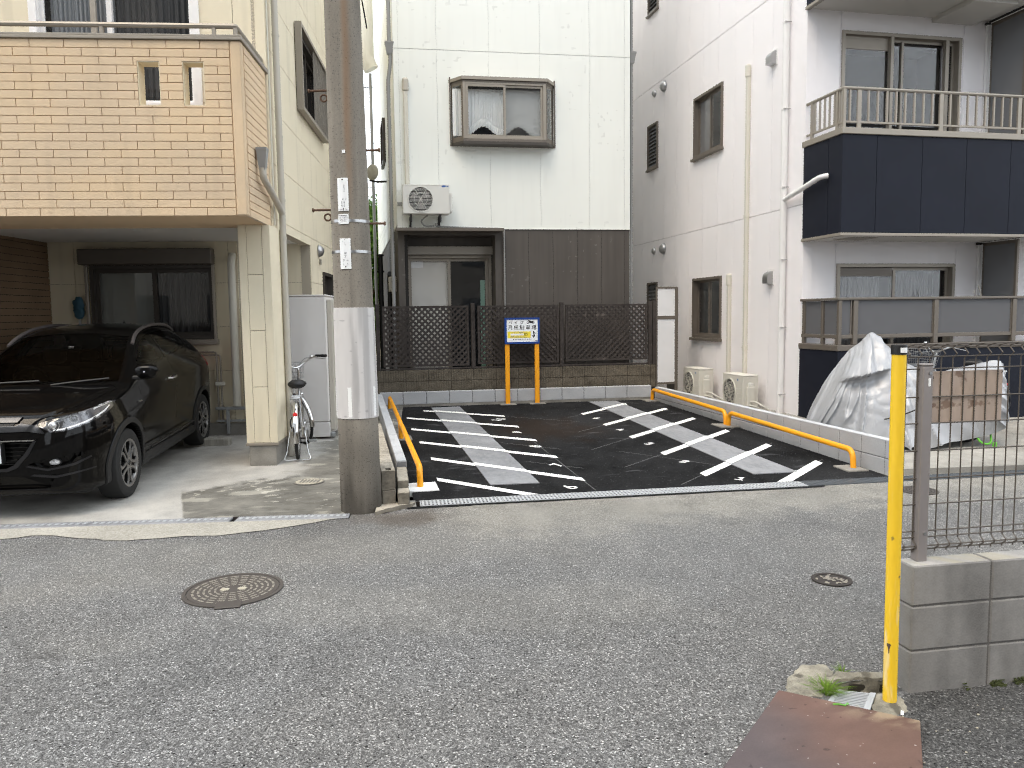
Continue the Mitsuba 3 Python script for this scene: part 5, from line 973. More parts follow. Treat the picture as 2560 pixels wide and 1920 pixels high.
def plate(label, u0, u1, z0, z1, a0, texts, holes_, m='m_plate'):
    kk = T('pole_plate', label, 'plate'); part(kk, 'plate', curved(u0, u1, z0, z1, a0, .0045), m, PL)
    ms = [on_pole(t, a0 + (u / .165), z, .0085) for t, u, z in texts]; part(kk, 'lettering', cat(ms), 'm_greyink', PL)
    hs_ = [on_pole(ext(affinity.scale(disc(0, 0, r_, 12), 1, s_), .001), a0 + u / .165, z, .0085) for u, z, r_, s_ in holes_]; part(kk, 'bolt', cat(hs_), 'm_black', PL)
mid1 = .062
plate('long white plate reading 20 S8 N2, uppermost on the utility pole', -.047, .045, 2.578, 2.848, -.19 + mid1, [(kana('na', .018), .012, 2.785), (kana('ga', .018), .012, 2.763), (kana('e', .017), .012, 2.742), (txt('2', .015), -.002, 2.675), (txt('0', .015), .022, 2.675), (txt('S', .015), -.012, 2.648), (txt('8', .015), .010, 2.648), (txt('N', .015), -.012, 2.622), (txt('2', .015), .010, 2.622), (txt('64', .012), -.022, 2.590), (txt('14', .012), .022, 2.590)], [(0, 2.832, .006, 1), (0, 2.592, .005, 2)])
plate('small square white notice plate, middle one on the utility pole', -.048, .040, 2.470, 2.553, -.19 + mid1, [(txt('34-0170', .012), -.004, 2.522), (strk := ext(union_all([sbox(-.034 + i * .0095, -.004, -.027 + i * .0095, .004) for i in range(7)]), .0012), -.004, 2.540), (ext(union_all([sbox(-.03, .008 - i * .010, .026 - .01 * (i % 2), .011 - i * .010) for i in range(3)]), .0012), -.004, 2.498)], [(-.036, 2.477, .003, 1)])
plate('long white plate reading 2 R4 L1, lowest on the utility pole', -.047, .045, 2.098, 2.352, -.17 + mid1, [(kana('kita', .014), -.022, 2.328), (kana('ko', .014, .7), .0, 2.300), (kana('ta', .018), .0, 2.230), (txt('2', .019), .0, 2.203), (txt('R', .019), -.015, 2.170), (txt('4', .019), .016, 2.170), (txt('L', .019), -.013, 2.138), (txt('1', .019), .017, 2.138)], [(0, 2.338, .003, 1), (0, 2.316, .003, 1), (0, 2.116, .0045, 2)])
# ================================================================ foreground corner: block wall, mesh fence, posts
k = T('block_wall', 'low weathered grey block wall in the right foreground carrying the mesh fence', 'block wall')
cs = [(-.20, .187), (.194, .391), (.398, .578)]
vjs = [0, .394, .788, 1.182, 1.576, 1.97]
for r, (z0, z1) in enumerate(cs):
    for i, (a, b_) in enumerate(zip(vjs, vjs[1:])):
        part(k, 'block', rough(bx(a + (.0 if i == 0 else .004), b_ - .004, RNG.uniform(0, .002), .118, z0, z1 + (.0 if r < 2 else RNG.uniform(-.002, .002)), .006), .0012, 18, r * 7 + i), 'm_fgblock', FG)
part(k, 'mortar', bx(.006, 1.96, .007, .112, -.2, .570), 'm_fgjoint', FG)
rs_ = np.random.RandomState(11); ms = []
for i in range(1800):
    u = .12 + .66 * rs_.rand() ** 1.3; s = .0016 + .0038 * rs_.rand(); den = meshkit.fbm(np.array([u * 9, 0, 0]), 3)
    if den < .40 + .1 * rs_.rand(): continue
    q = trimesh.creation.icosphere(1, s); q.vertices = q.vertices * [1.3, .9, .6]; h_ = rs_.rand() ** 2; ms.append(move(q, (u, -.002 - (1 - h_) * .03 * rs_.rand(), .001 + .02 * h_)))
solo('moss', 'dark green moss along the foot of the low block wall', 'moss', cat(ms), 'm_moss', FG, kind='stuff')
# grey square post and mesh panel
k = T('fence_post', 'grey square steel fence post standing on the low block wall', 'fence post')
part(k, 'post', bx(.060, .110, .055, .105, .575, 1.450, .004), 'm_post', FG); part(k, 'cap', bx(.058, .112, .053, .107, 1.4505, 1.462, .005), 'm_post', FG)
for z in (1.42, .705): part(k, 'bolt', tube([(.092, .05, z), (.092, .056, z)], .007, 10), 'm_steel', FG)
part(k, 'sticker', bx(.085, .096, .0535, .056, 1.362, 1.398), 'm_plate', FG)
k = T('mesh_fence', 'dark bronze welded wire mesh fence panel on the low block wall', 'fence')
MV = .085
us_ = [-.002, .0545] + [.1115 + .0576 * i for i in range(30)]
def wire(p, r): return tube(p, r, 6)
for z in (1.491, 1.437, 1.312, 1.195, 1.072, .948, .831, .709, .681, .644, .626):
    d = -.02 if z in (.644,) else (.0)
    if z in (1.491, .644): d = -.012
    part(k, 'wire', wire([(-.006, MV + d - .004, z), (1.75, MV + d - .004, z)], .0032), 'm_wire', FG)
for i, u in enumerate(us_):
    p = [(u, MV, .612), (u, MV, .626), (u, MV - .022, .640), (u, MV - .022, .650), (u, MV, .668), (u, MV, 1.480), (u, MV - .004, 1.486), (u, MV - .024, 1.503), (u, MV, 1.525), (u, MV - .0, 1.534), (u, MV - .05, 1.548)]
    part(k, 'upright_wire', wire(p, .0030), 'm_wire', FG)
for dv, z in ((-.052, 1.548), (-.026, 1.541), (.0, 1.532)): part(k, 'top_wire', wire([(-.006, MV + dv, z), (1.75, MV + dv, z)], .003), 'm_wire', FG)
k = T('notice_board', 'weathered pinkish grey board wired to the mesh fence', 'board')
part(k, 'board', bx(.112, .487, MV + .003, MV + .012, 1.190, 1.424, .002), 'm_boardtex', FG); part(k, 'tie_wire', cat([tube([(.118, MV - .006, 1.42), (.128, MV - .006, 1.40), (.124, MV - .004, 1.37)], .0014, 5), tube([(.478, MV - .006, 1.42), (.47, MV - .006, 1.41)], .0014, 5)]), 'm_black', FG)
# yellow post
k = T('yellow_post', 'yellow painted steel pipe post with a black cap beside the block wall', 'post')
part(k, 'pipe', tube([(1.622, 3.239, -.05), (1.6165, 3.239, 1.512)], .0285, 24, cap=False), 'm_yellow', smooth=60)
part(k, 'cap', lathe([(0, .0), (.0315, .0), (.0315, .037), (.029, .041), (0, .041)], 24, at=(1.6163, 3.239, 1.512)), 'm_black', smooth=40)
a_ = np.linspace(-.55, .55, 7); part(k, 'label', trimesh.Trimesh([[1.6165 + .006 + .0322 * math.sin(a + .25) - .006, 3.239 - .0322 * math.cos(a + .25), z] for z in (1.520, 1.541) for a in a_], sum([[[i, i + 1, 8 + i], [i, 8 + i, 7 + i]] for i in range(6)], []), process=False), 'm_plate')
# broken concrete, gully grate, steel sheet
def slab_(pts, z0, z1, amp, seed, m='m_apron', sc=10, bulge=.012):
    d = LineString(pts + pts[:1]).segmentize(.03); pp = [(x + .010 * (meshkit.fbm(np.array([x * 31, y * 31, seed]), 3) - .5) * 2, y + .010 * (meshkit.fbm(np.array([x * 31, y * 31, seed + 9.]), 3) - .5) * 2) for x, y in d.coords]
    P_ = Polygon(pp).buffer(0); P_ = max(P_.geoms, key=lambda g: g.area) if hasattr(P_, 'geoms') else P_
    m_ = ext(P_, z1 - z0).apply_translation([0, 0, z0]); m_ = trimesh.Trimesh(*trimesh.remesh.subdivide_to_size(m_.vertices, m_.faces, .018)); m_.merge_vertices(); x = m_.vertices.copy(); c_ = np.array(P_.centroid.coords[0])
    e = np.array([min(1.0, P_.exterior.distance(Point(q[0], q[1])) / .03) for q in x]); x[:, 2] += np.where(x[:, 2] > z1 - .003, bulge * e - .006, 0)
    x += np.stack([meshkit.fbm(x * 26 + 31 * i + seed, 4) - .5 for i in range(3)], 1) * 2 * amp; m_.vertices = x; return m_
k = T('broken_concrete', 'patch of broken pale concrete round the small gully grate beside the yellow post', 'concrete')
part(k, 'lump', slab_([(1.20, 3.33), (1.255, 3.455), (1.37, 3.585), (1.475, 3.585), (1.50, 3.52), (1.445, 3.455), (1.395, 3.375), (1.345, 3.285), (1.235, 3.30)], -.03, .012, .012, 1), 'm_broken', smooth=40)
part(k, 'lump', slab_([(1.415, 3.44), (1.505, 3.505), (1.63, 3.505), (1.72, 3.50), (1.735, 3.445), (1.63, 3.432), (1.56, 3.445), (1.47, 3.425), (1.42, 3.38)], -.12, .018, .012, 2), 'm_broken', smooth=40)
part(k, 'post_footing', slab_([(1.53, 3.20), (1.60, 3.318), (1.68, 3.315), (1.70, 3.25), (1.67, 3.155), (1.55, 3.10), (1.50, 3.112)], -.15, .004, .004, 3), 'm_broken', smooth=40)
part(k, 'pit_wall', cat([bx(1.38, 1.75, 3.44, 3.46, -.4, -.02), bx(1.30, 1.32, 3.1, 3.44, -.4, -.02), bx(1.74, 1.76, 3.2, 3.46, -.4, -.02)]), 'm_soil')
k = T('gully_grate', 'small grey slotted gully grate beside the yellow post', 'grate')
GQ = [np.array(q) for q in ((1.440, 3.352), (1.597, 3.312), (1.478, 3.128), (1.318, 3.200))]   # back left, back right, front right, front left
def gp(a, b): return (GQ[0] * (1 - a) + GQ[1] * a) * (1 - b) + (GQ[3] * (1 - a) + GQ[2] * a) * b
def gq(a0, a1, b0, b1, z0, z1): return ext(Polygon([gp(a0, b0), gp(a1, b0), gp(a1, b1), gp(a0, b1)]), z1 - z0).apply_translation([0, 0, z0])
part(k, 'frame', gq(0, .13, 0, 1, -.014, .005), 'm_grate'); part(k, 'frame', gq(.85, 1, 0, 1, -.014, .005), 'm_grate')
for i in range(13): part(k, 'bar', gq(.13, .85, .02 + i * .075, .02 + i * .075 + .034, -.004, .003), 'm_grate')
part(k, 'gully', gq(-.02, 1.0, -.05, 1.0, -.16, -.15), 'm_irongap')
solo('steel_sheet', 'rusty reddish brown steel sheet lying on the road in the bottom right corner', 'steel sheet', prism0 := ext(Polygon([(1.168, 3.318), (1.652, 3.045), (1.335, 2.40), (.60, 2.40), (.62, 2.53)]), .009).apply_translation([0, 0, .012]), 'm_rust')
solo('twine', 'short piece of frayed green twine on the edge of the rusty sheet', 'twine', tube([(1.353, 3.185, .022), (1.375, 3.178, .026), (1.40, 3.170, .024), (1.412, 3.178, .030), (1.42, 3.185, .020)], .0028, 6), 'm_green')
solo('plastic_scrap', 'small white plastic scrap beside the yellow post footing', 'scrap', bx(-.006, .006, -.018, .018, 0, .004, .001), 'm_whitewhite', Fr(1.625, 3.135, -28, .004))
def tuft(name, label, cx, cy, n, r, h, seed, z=0.0, m='m_grass'):
    rs_ = np.random.RandomState(seed); V, F = [], []
    for i in range(n):
        a, q = rs_.rand() * 6.28, r * math.sqrt(rs_.rand()) * .45; b0 = np.array([cx + q * math.cos(a), cy + q * math.sin(a), z]); d = np.array([math.cos(a), math.sin(a), 0]) * r * (.4 + .8 * rs_.rand()); hh = h * (.45 + .65 * rs_.rand()); w = np.array([-math.sin(a), math.cos(a), 0]) * .0022
        pts = [b0 + d * t * t + np.array([0, 0, hh * (t - .35 * t * t)]) for t in (0, .4, .75, 1)]; o = len(V)
        for j, p in enumerate(pts): ww = w * (1 - j / 3.2); V += [p - ww, p + ww]
        for j in range(3): F += [[o + 2 * j, o + 2 * j + 1, o + 2 * j + 3], [o + 2 * j, o + 2 * j + 3, o + 2 * j + 2]]
    return solo(name, label, 'grass', trimesh.Trimesh(V, F, process=False), m, kind=None)
tuft('grass_tuft', 'small bright green tuft of grass growing beside the gully grate', 1.387, 3.335, 150, .085, .065, 1)
tuft('grass_tuft', 'tiny weed growing from the crack behind the broken concrete lump', 1.532, 3.515, 34, .05, .05, 2)
e_ = RB.w(.35, -3.70); tuft('grass_tuft', 'yellowish weed growing at the pavement edge behind the mesh fence', float(e_[0]), float(e_[1]), 60, .06, .10, 3, .0)
# loose pale stones on the tarmac near the wall
rs_ = np.random.RandomState(21); ms = []
for i in range(70):
    x, y = rs_.uniform(1.3, 2.6), rs_.uniform(2.5, 3.25); s = rs_.uniform(.002, .006)
    q = trimesh.creation.icosphere(1, s); q.vertices = q.vertices * [1.2, 1, .6]; ms.append(move(q, (x, y, s * .4)))
solo('loose_grit', 'scattered pale grit on the tarmac below the low block wall', 'grit', cat(ms), 'm_dust', kind='stuff')
# ================================================================ black car in the carport (x to its left side, y to its tail, z up; origin under the front axle)
from scipy.interpolate import PchipInterpolator as _PC
def _pc(d): k = sorted(d); return _PC(k, [d[i] for i in k])
ZB = _pc({-.84: .42, -.81: .30, -.74: .235, -.5: .205, 0: .20, 3.0: .22, 3.25: .28, 3.4: .38, 3.45: .50})
ZTOP = _pc({-.84: .60, -.82: .72, -.785: .83, -.73: .905, -.60: .955, -.4: .990, -.1: 1.030, .15: 1.058, .30: 1.09, .45: 1.165, .75: 1.325, 1.0: 1.445, 1.2: 1.522, 1.5: 1.575, 1.9: 1.598, 2.3: 1.580, 2.65: 1.535, 2.9: 1.465, 3.1: 1.33, 3.3: 1.13, 3.4: 1.0, 3.45: .80})
XS = _pc({-.84: .26, -.825: .42, -.79: .56, -.72: .675, -.60: .77, -.45: .828, -.25: .866, 0: .884, .6: .880, 1.2: .884, 2.0: .884, 2.6: .890, 3.0: .862, 3.2: .80, 3.35: .70, 3.42: .60, 3.45: .5})
ZBELT = _pc({-.84: .58, -.82: .70, -.785: .805, -.73: .875, -.60: .92, -.4: .945, -.1: .965, .15: .985, .30: 1.01, .6: 1.09, 1.24: 1.17, 2.3: 1.245, 2.8: 1.262, 3.1: 1.16, 3.3: 1.02, 3.4: .93, 3.45: .76})
XBELT = _pc({-.84: .20, -.825: .36, -.79: .50, -.72: .62, -.60: .715, -.45: .772, -.25: .806, 0: .822, .3: .82, .6: .818, 1.2: .812, 2.3: .775, 2.8: .735, 3.1: .69, 3.3: .65, 3.45: .45})
XC = _pc({-.84: .14, -.825: .28, -.79: .38, -.72: .48, -.60: .56, -.25: .65, 0: .68, .2: .715, .35: .735, .6: .70, 1.0: .625, 1.3: .585, 2.0: .56, 2.6: .535, 2.9: .52, 3.1: .54, 3.3: .56, 3.45: .3})
ZC = _pc({-.84: .595, -.82: .715, -.785: .825, -.73: .90, -.60: .95, -.4: .983, -.1: 1.020, .15: 1.043, .30: 1.062, .45: 1.122, .75: 1.275, 1.0: 1.395, 1.2: 1.468, 1.5: 1.522, 1.9: 1.545, 2.3: 1.525, 2.65: 1.475, 2.9: 1.40, 3.1: 1.28, 3.3: 1.10, 3.4: .98, 3.45: .79})
def car_loft(ys, inset=0.0, n=15):
    V = []
    for y in ys:
        zb, zt, xs, zbt, xbt, xc, zc = (float(f(y)) for f in (ZB, ZTOP, XS, ZBELT, XBELT, XC, ZC)); i = inset
        zb += i * 1.5; zt -= i; xs -= i; xbt -= i; xc -= i * .8; zbt -= i * .2; zc -= i
        hgt = zbt - zb
        half = [(0, zb), (xs * .80, zb), (xs * .93, zb + .02 * hgt), (xs * .968, zb + .10 * hgt), (xs * .975, zb + .26 * hgt), (xs * .992, zb + .42 * hgt), (xs, zb + .60 * hgt), (xs * .998, zb + .76 * hgt), (xs * .985 * .6 + xbt * .4, zb + .90 * hgt), (xbt, zbt), (xbt * .52 + xc * .48 + .012, zbt * .5 + zc * .5), (xc + .008, zc - .012), (xc - .03, zc + (zt - zc) * .30), (xc * .6, zc + (zt - zc) * .74), (xc * .3, zc + (zt - zc) * .94), (0, zt)]
        h = np.array(half); t = np.concatenate([[0], np.cumsum(np.linalg.norm(np.diff(h, axis=0), axis=1))]); t2 = np.concatenate([np.linspace(a, b, 4)[:-1] for a, b in zip(t, t[1:])] + [[t[-1]]])
        p = np.stack([_PC(t, h[:, 0])(t2), _PC(t, h[:, 1])(t2)], 1); full = np.vstack([p, p[-2:0:-1] * [-1, 1]])
        V.append(np.column_stack([full[:, 0], np.full(len(full), y), full[:, 1]]))
    k = len(V[0]); v = np.vstack(V); f = []; m_ = len(ys)
    i, j = np.meshgrid(np.arange(m_ - 1), np.arange(k), indexing='ij'); a, b = (i * k + j).ravel(), (i * k + (j + 1) % k).ravel(); f = np.vstack([np.stack([a, a + k, b + k], 1), np.stack([a, b + k, b], 1)])
    c0, c1 = v[:k].mean(0), v[-k:].mean(0); v = np.vstack([v, c0, c1]); n0 = len(v) - 2; jj = np.arange(k); f = np.vstack([f, np.stack([np.full(k, n0), jj, (jj + 1) % k], 1), np.stack([np.full(k, n0 + 1), (m_ - 1) * k + (jj + 1) % k, (m_ - 1) * k + jj], 1)])
    m = trimesh.Trimesh(v, f, process=False)
    if m.volume < 0: m.invert()
    return m
ysA = np.concatenate([[-.84, -.836, -.83, -.82, -.805, -.785, -.76], np.linspace(-.73, .2, 36), np.linspace(.22, 3.3, 100), [3.33, 3.36, 3.39, 3.42, 3.44, 3.45]])
OUT = man(car_loft(ysA)); INN = man(car_loft(np.linspace(.42, 3.02, 50), .05)) ^ man(bx(-2, 2, -1, 4, .36, 2))
def side_prism(pts, x0=.35, x1=1.3, s=1): return man(sideways(Polygon(pts) if not isinstance(pts, Polygon) else pts, x0, x1)) if s > 0 else man(sideways(Polygon(pts) if not isinstance(pts, Polygon) else pts, -x1, -x0))
def front_prism(p, y0=-1.2, y1=-.3): q = p if isinstance(p, (Polygon, MultiPolygon)) else Polygon(p); return man(fixv(upright(q, y0, y1)))
def fixv(m): 
    if m.volume < 0: m.invert()
    return m
def top_prism(p, z0, z1): return man(fixv(move(ext(Polygon(p), z1 - z0), (0, 0, z0))))
W1 = Polygon([(.56, 1.115), (.80, 1.255), (1.10, 1.40), (1.34, 1.468), (1.54, 1.492), (1.475, 1.225), (1.00, 1.165)])
W2 = Polygon([(1.53, 1.233), (1.60, 1.494), (1.95, 1.505), (2.25, 1.478), (2.50, 1.375), (2.44, 1.305), (2.35, 1.288)])
WS = Polygon([(-.69, 1.085), (-.60, 1.34), (-.535, 1.478), (-.2, 1.515), (.2, 1.515), (.535, 1.478), (.60, 1.34), (.69, 1.085), (.4, 1.075), (-.4, 1.075)])
RWN = Polygon([(-.48, 1.10), (-.44, 1.38), (.44, 1.38), (.48, 1.10)])
D1 = Polygon([(.44, .36), (.40, .62), (.44, .95), (.47, 1.045), (.80, 1.29), (1.10, 1.435), (1.34, 1.50), (1.57, 1.52), (1.505, 1.15), (1.49, .75), (1.50, .36)])
D2 = Polygon([(1.508, .36), (1.498, .75), (1.513, 1.15), (1.578, 1.52), (1.95, 1.532), (2.27, 1.50), (2.55, 1.38), (2.52, 1.22), (2.30, .98), (2.16, .72), (2.08, .46), (2.06, .36)])
HOOD = [(-.60, -.66), (-.35, -.80), (.35, -.80), (.60, -.66), (.70, -.30), (.735, .18), (.60, .26), (-.60, .26), (-.735, .18), (-.70, -.30)]
body = OUT - INN
for y in (0.0, 2.61):
    for s in (1, -1):
        c = trimesh.creation.cylinder(.372, .36, sections=64); c.apply_transform(trimesh.geometry.align_vectors([0, 0, 1], [1, 0, 0])); c.apply_translation([s * .82, y, .345]); body = body - man(c)
for s in (1, -1):
    for w_ in (W1, W2): body = body - side_prism(w_, .35, 1.3, s)
body = body - man(fixv(upright(WS, .0, 1.36))) - man(fixv(upright(RWN, 2.75, 3.5)))
CF0 = LH.w(-1.082, -1.259); _cm = trimesh.transformations.rotation_matrix(math.radians(6.93), [0, 0, 1]) @ trimesh.transformations.rotation_matrix(math.radians(1.56), [1, 0, 0])
class CarFr: pass
CAR = CarFr(); CAR.m = np.eye(4); CAR.m[:3, :3] = _cm[:3, :3]; CAR.m[:3, 3] = np.array([CF0[0], CF0[1], 0.010]) + _cm[:3, :3] @ np.array([-.855, 0, 0])
k = T('car', 'black compact crossover car parked nose out in the carport', 'car')
# lamps
kd, sd = np.array([-.64, .77, 0]), np.array([.77, .64, 0])
HLP = Polygon([(-.185, .842), (-.06, .878), (.10, .912), (.30, .945), (.50, .962), (.56, .955), (.50, .905), (.36, .852), (.20, .812), (.0, .772), (-.085, .768)])
def lamp_prism(p, s, d0=-1.5, d1=0.0):
    m = ext(p, d1 - d0); x = m.vertices; o = np.outer(x[:, 0], sd) + np.outer(x[:, 2] + d0, kd); o[:, 2] = x[:, 1]; m = trimesh.Trimesh(o, m.faces, process=False)
    if s < 0: m.vertices = m.vertices * [-1, 1, 1]
    return man(fixv(m))
def sheet(M, test): m = unman(M); n = m.face_normals; c = m.triangles_center; return trimesh.Trimesh(m.vertices, m.faces[test(n, c)], process=False)
lamps_ = []
for s in (1, -1):
    pr_ = lamp_prism(HLP, s, -1.4, -.36) ; lens = OUT ^ lamp_prism(HLP, s, -1.4, .2)
    lens = sheet(lens, lambda n, c: (n[:, 1] < -.1) & (np.abs(n @ (sd * [s, 1, 1])) < .995) & ((n @ (kd * [s, 1, 1])) < -.12))
    pocket = (OUT ^ lamp_prism(HLP.buffer(.002), s, -1.4, .2)) - OUT.translate([-.05 * s * 0, .10, -.0]); body = body - pocket
    lamps_.append((s, lens))
# grille and intakes, front view (x, z)
def mir(p): return union_all([p, affinity.scale(p, -1, 1, origin=(0, 0))])
GR = Polygon([(-.42, .705), (.42, .705), (.36, .60), (.27, .50), (.20, .475), (-.20, .475), (-.27, .50), (-.36, .60)])
body = body - (front_prism(GR, -1.2, -.3) ^ (OUT - OUT.translate([0, .07, 0])))
FOGP = Polygon([(.36, .515), (.50, .47), (.66, .50), (.74, .56), (.72, .585), (.60, .56), (.45, .548)])
body = body - (front_prism(mir(FOGP), -1.2, -.1) ^ (OUT - OUT.translate([0, .05, 0])))
LOWG = Polygon([(-.55, .415), (.55, .415), (.50, .30), (-.50, .30)])
body = body - (front_prism(LOWG, -1.2, -.3) ^ (OUT - OUT.translate([0, .05, 0])))
hoodM = (body ^ top_prism(HOOD, .86, 1.3)) ^ (OUT - OUT.translate([0, 0, -.06]))
hood_poly = Polygon(HOOD); groove = top_prism(list(hood_poly.exterior.coords)[:-1], .80, 1.3) - man(fixv(move(ext(hood_poly.buffer(-.006), .6), (0, 0, .75))))
body = body - groove
doors = []
for s in (1, -1):
    for d in (D1, D2):
        doors.append((s, body ^ side_prism(d.buffer(-.0025), .40, 1.3, s) ^ (OUT - OUT.translate([-.10 * s, 0, 0])))); body = body - (side_prism(d, .40, 1.3, s) ^ (OUT - OUT.translate([-.10 * s, 0, 0])))
bodyp = part(k, 'body', unman(body), 'm_carpaint', CAR, smooth=32)
for s, d in doors: dk = part(k, 'door', unman(d), 'm_carpaint', CAR, smooth=32)
for s in (1, -1):
    for w_ in (W1, W2):
        g_ = sheet(OUT ^ side_prism(w_, .35, 1.3, s), lambda n, c: n[:, 0] * s > .25); g_.vertices = g_.vertices - [.004 * s, 0, 0]; part(k, 'side_window', g_, 'm_carglass', CAR, smooth=True)
g_ = sheet(OUT ^ man(fixv(upright(WS, .0, 1.36))), lambda n, c: (n[:, 1] < -.1) & (n[:, 2] > .2)); g_.vertices = g_.vertices + [0, .003, -.003]; part(k, 'windscreen', g_, 'm_carglass', CAR, smooth=True)
g_ = sheet(OUT ^ man(fixv(upright(RWN, 2.75, 3.5))), lambda n, c: (n[:, 1] > .1) & (n[:, 2] > .2)); part(k, 'rear_window', g_, 'm_carglass', CAR, smooth=True)
# trims that follow the nose
def patch(p, off, y0=-1.2, y1=-.2): return unman((OUT.translate([0, -off, 0]) ^ front_prism(p, y0, y1)) - OUT.translate([0, .001, 0]))
part(k, 'grille_bar', patch(Polygon([(-.30, .905), (.30, .905), (.275, .868), (-.275, .868)]), .020), 'm_cartrim', CAR, smooth=30)
part(k, 'grille_wing', patch(Polygon([(-.43, .835), (-.30, .858), (-.26, .838), (.26, .838), (.30, .858), (.43, .835), (.49, .768), (.36, .790), (.26, .79), (-.26, .79), (-.36, .79), (-.49, .768)]), .014), 'm_cartrim', CAR, smooth=30)
part(k, 'grille_emblem_recess', patch(Polygon([(-.26, .866), (.26, .866), (.24, .840), (-.24, .840)]), .006), 'm_black', CAR)
part(k, 'grille_frame', patch(Polygon([(.43, .715), (.37, .60), (.275, .49), (.20, .462), (-.20, .462), (-.275, .49), (-.37, .60), (-.43, .715), (-.40, .705), (-.335, .605), (-.25, .515), (-.19, .488), (.19, .488), (.25, .515), (.335, .605), (.40, .705)]), .010), 'm_cartrim_dark', CAR, smooth=30)
for i in range(6): z = .508 + i * .035; hw = .20 + .19 * (z - .48) / .22; part(k, 'grille_slat', cat([bx(-hw, hw, -.79, -.775, z, z + .010, .003)]), 'm_blackgloss', CAR)
part(k, 'grille_backing', bx(-.5, .5, -.72, -.71, .40, .72), 'm_black', CAR)
part(k, 'grille_top_trim', patch(Polygon([(-.42, .722), (.42, .722), (.41, .712), (-.41, .712)]), .012), 'm_chrome', CAR)
lp = part(k, 'licence_plate', bx(-.165, .165, -.868, -.858, .535, .70, .004), 'm_plate', CAR); part(lp, 'holder', bx(-.17, .17, -.858, -.80, .53, .705), 'm_black', CAR)
bump_ = lambda p, off, m, n: part(k, n, patch(p, off, -1.2, .2), m, CAR, smooth=30)
for s in (1, -1):
    f = lambda p: affinity.scale(Polygon(p), s, 1, origin=(0, 0))
    bump_(f([(.34, .498), (.50, .452), (.68, .475), (.77, .52), (.765, .535), (.67, .495), (.50, .468), (.36, .505)]), .012, 'm_cartrim_dark', 'fog_trim')
    bump_(f([(.37, .418), (.55, .385), (.78, .415), (.78, .428), (.55, .405), (.40, .43)]), .012, 'm_cartrim_dark', 'lip_trim')
    fl = trimesh.creation.uv_sphere(1.0, count=[16, 24]); fl.vertices = fl.vertices * [.055, .03, .030] + [s * .52, -.735, .512]; fg = part(k, 'fog_lamp', fl, 'm_lampglass', CAR, smooth=True)
    r_ = lathe([(.057, -.005), (.066, -.005), (.066, .01), (.057, .01)], 28, axis=[0, -1, 0]); r_.vertices = r_.vertices * [1, 1, .62] + [s * .52, -.745, .512]; part(fg, 'ring', r_, 'm_cartrim', CAR, smooth=40)
for s, lens in lamps_:
    hl = part(k, 'headlight', lens, 'm_lampclear', CAR, smooth=40)
    inner = (OUT.translate([0, .012, -.003]) ^ lamp_prism(HLP.buffer(-.001), s, -1.4, .2)) - OUT.translate([0, .10, 0])
    part(hl, 'housing', unman(inner - (lamp_prism(HLP.buffer(-.010), s, -1.4, .2) ^ (OUT - OUT.translate([0, .055, 0])))), 'm_lamphousing', CAR, smooth=30)
    def at_(t, z, d): q = sd * t + kd * d; return np.array([q[0] * s, q[1], z])
    def depth_at(t, z):
        ray = OUT ^ man(bx(-.001, .001, -.001, .001, 0, 1)) if False else None
        return None
    om = unman(OUT); RQ = trimesh.proximity.ProximityQuery(om) if False else None
    def surf(t, z, inn):
        o = at_(t, z, -2.0); dv = kd * [s, 1, 1]; loc = om.ray.intersects_location([o], [dv])[0]; d = min((loc - o) @ dv); return o + dv * (d + inn)
    for (t, z, r, inn, m_) in ((-.065, .825, .043, .050, 'm_chrome'), (.10, .860, .030, .05, 'm_cartrim'), (.20, .882, .024, .05, 'm_cartrim')):
        c = surf(t, z, inn); b_ = trimesh.creation.icosphere(3, r); part(hl, 'projector', move(b_, c), m_, CAR, smooth=True)
        q = lathe([(r * 1.02, -.006), (r * 1.16, -.006), (r * 1.2, .03), (r * 1.02, .03)], 28, axis=kd * [s, 1, 1]); part(hl, 'projector_ring', move(q, c - kd * [s, 1, 1] * r * .5), 'm_chrome', CAR, smooth=40)
    strip = [surf(t, z, .018) for t, z in ((-.07, .782), (.0, .787), (.1, .806), (.2, .828), (.3, .854), (.40, .890), (.46, .925))]; part(hl, 'light_strip', tube(strip, .010, 8), 'm_lampglass', CAR, smooth=50)
    strip = [surf(t, z, .022) for t, z in ((.28, .925), (.36, .937), (.44, .945), (.50, .948))]; part(hl, 'marker', tube(strip, .013, 8), 'm_lampglass', CAR, smooth=50)
    # tail lamp on the rear corner
    tl = OUT ^ man(bx(min(s * .60, s * 1.0), max(s * .60, s * 1.0), 2.98, 3.5, 1.0, 1.14)); part(k, 'tail_lamp', unman((OUT.translate([.006 * s, .006, 0]) ^ man(bx(min(s * .60, s * 1.0), max(s * .60, s * 1.0), 2.98, 3.5, 1.0, 1.13))) - OUT), 'm_red', CAR, smooth=30)
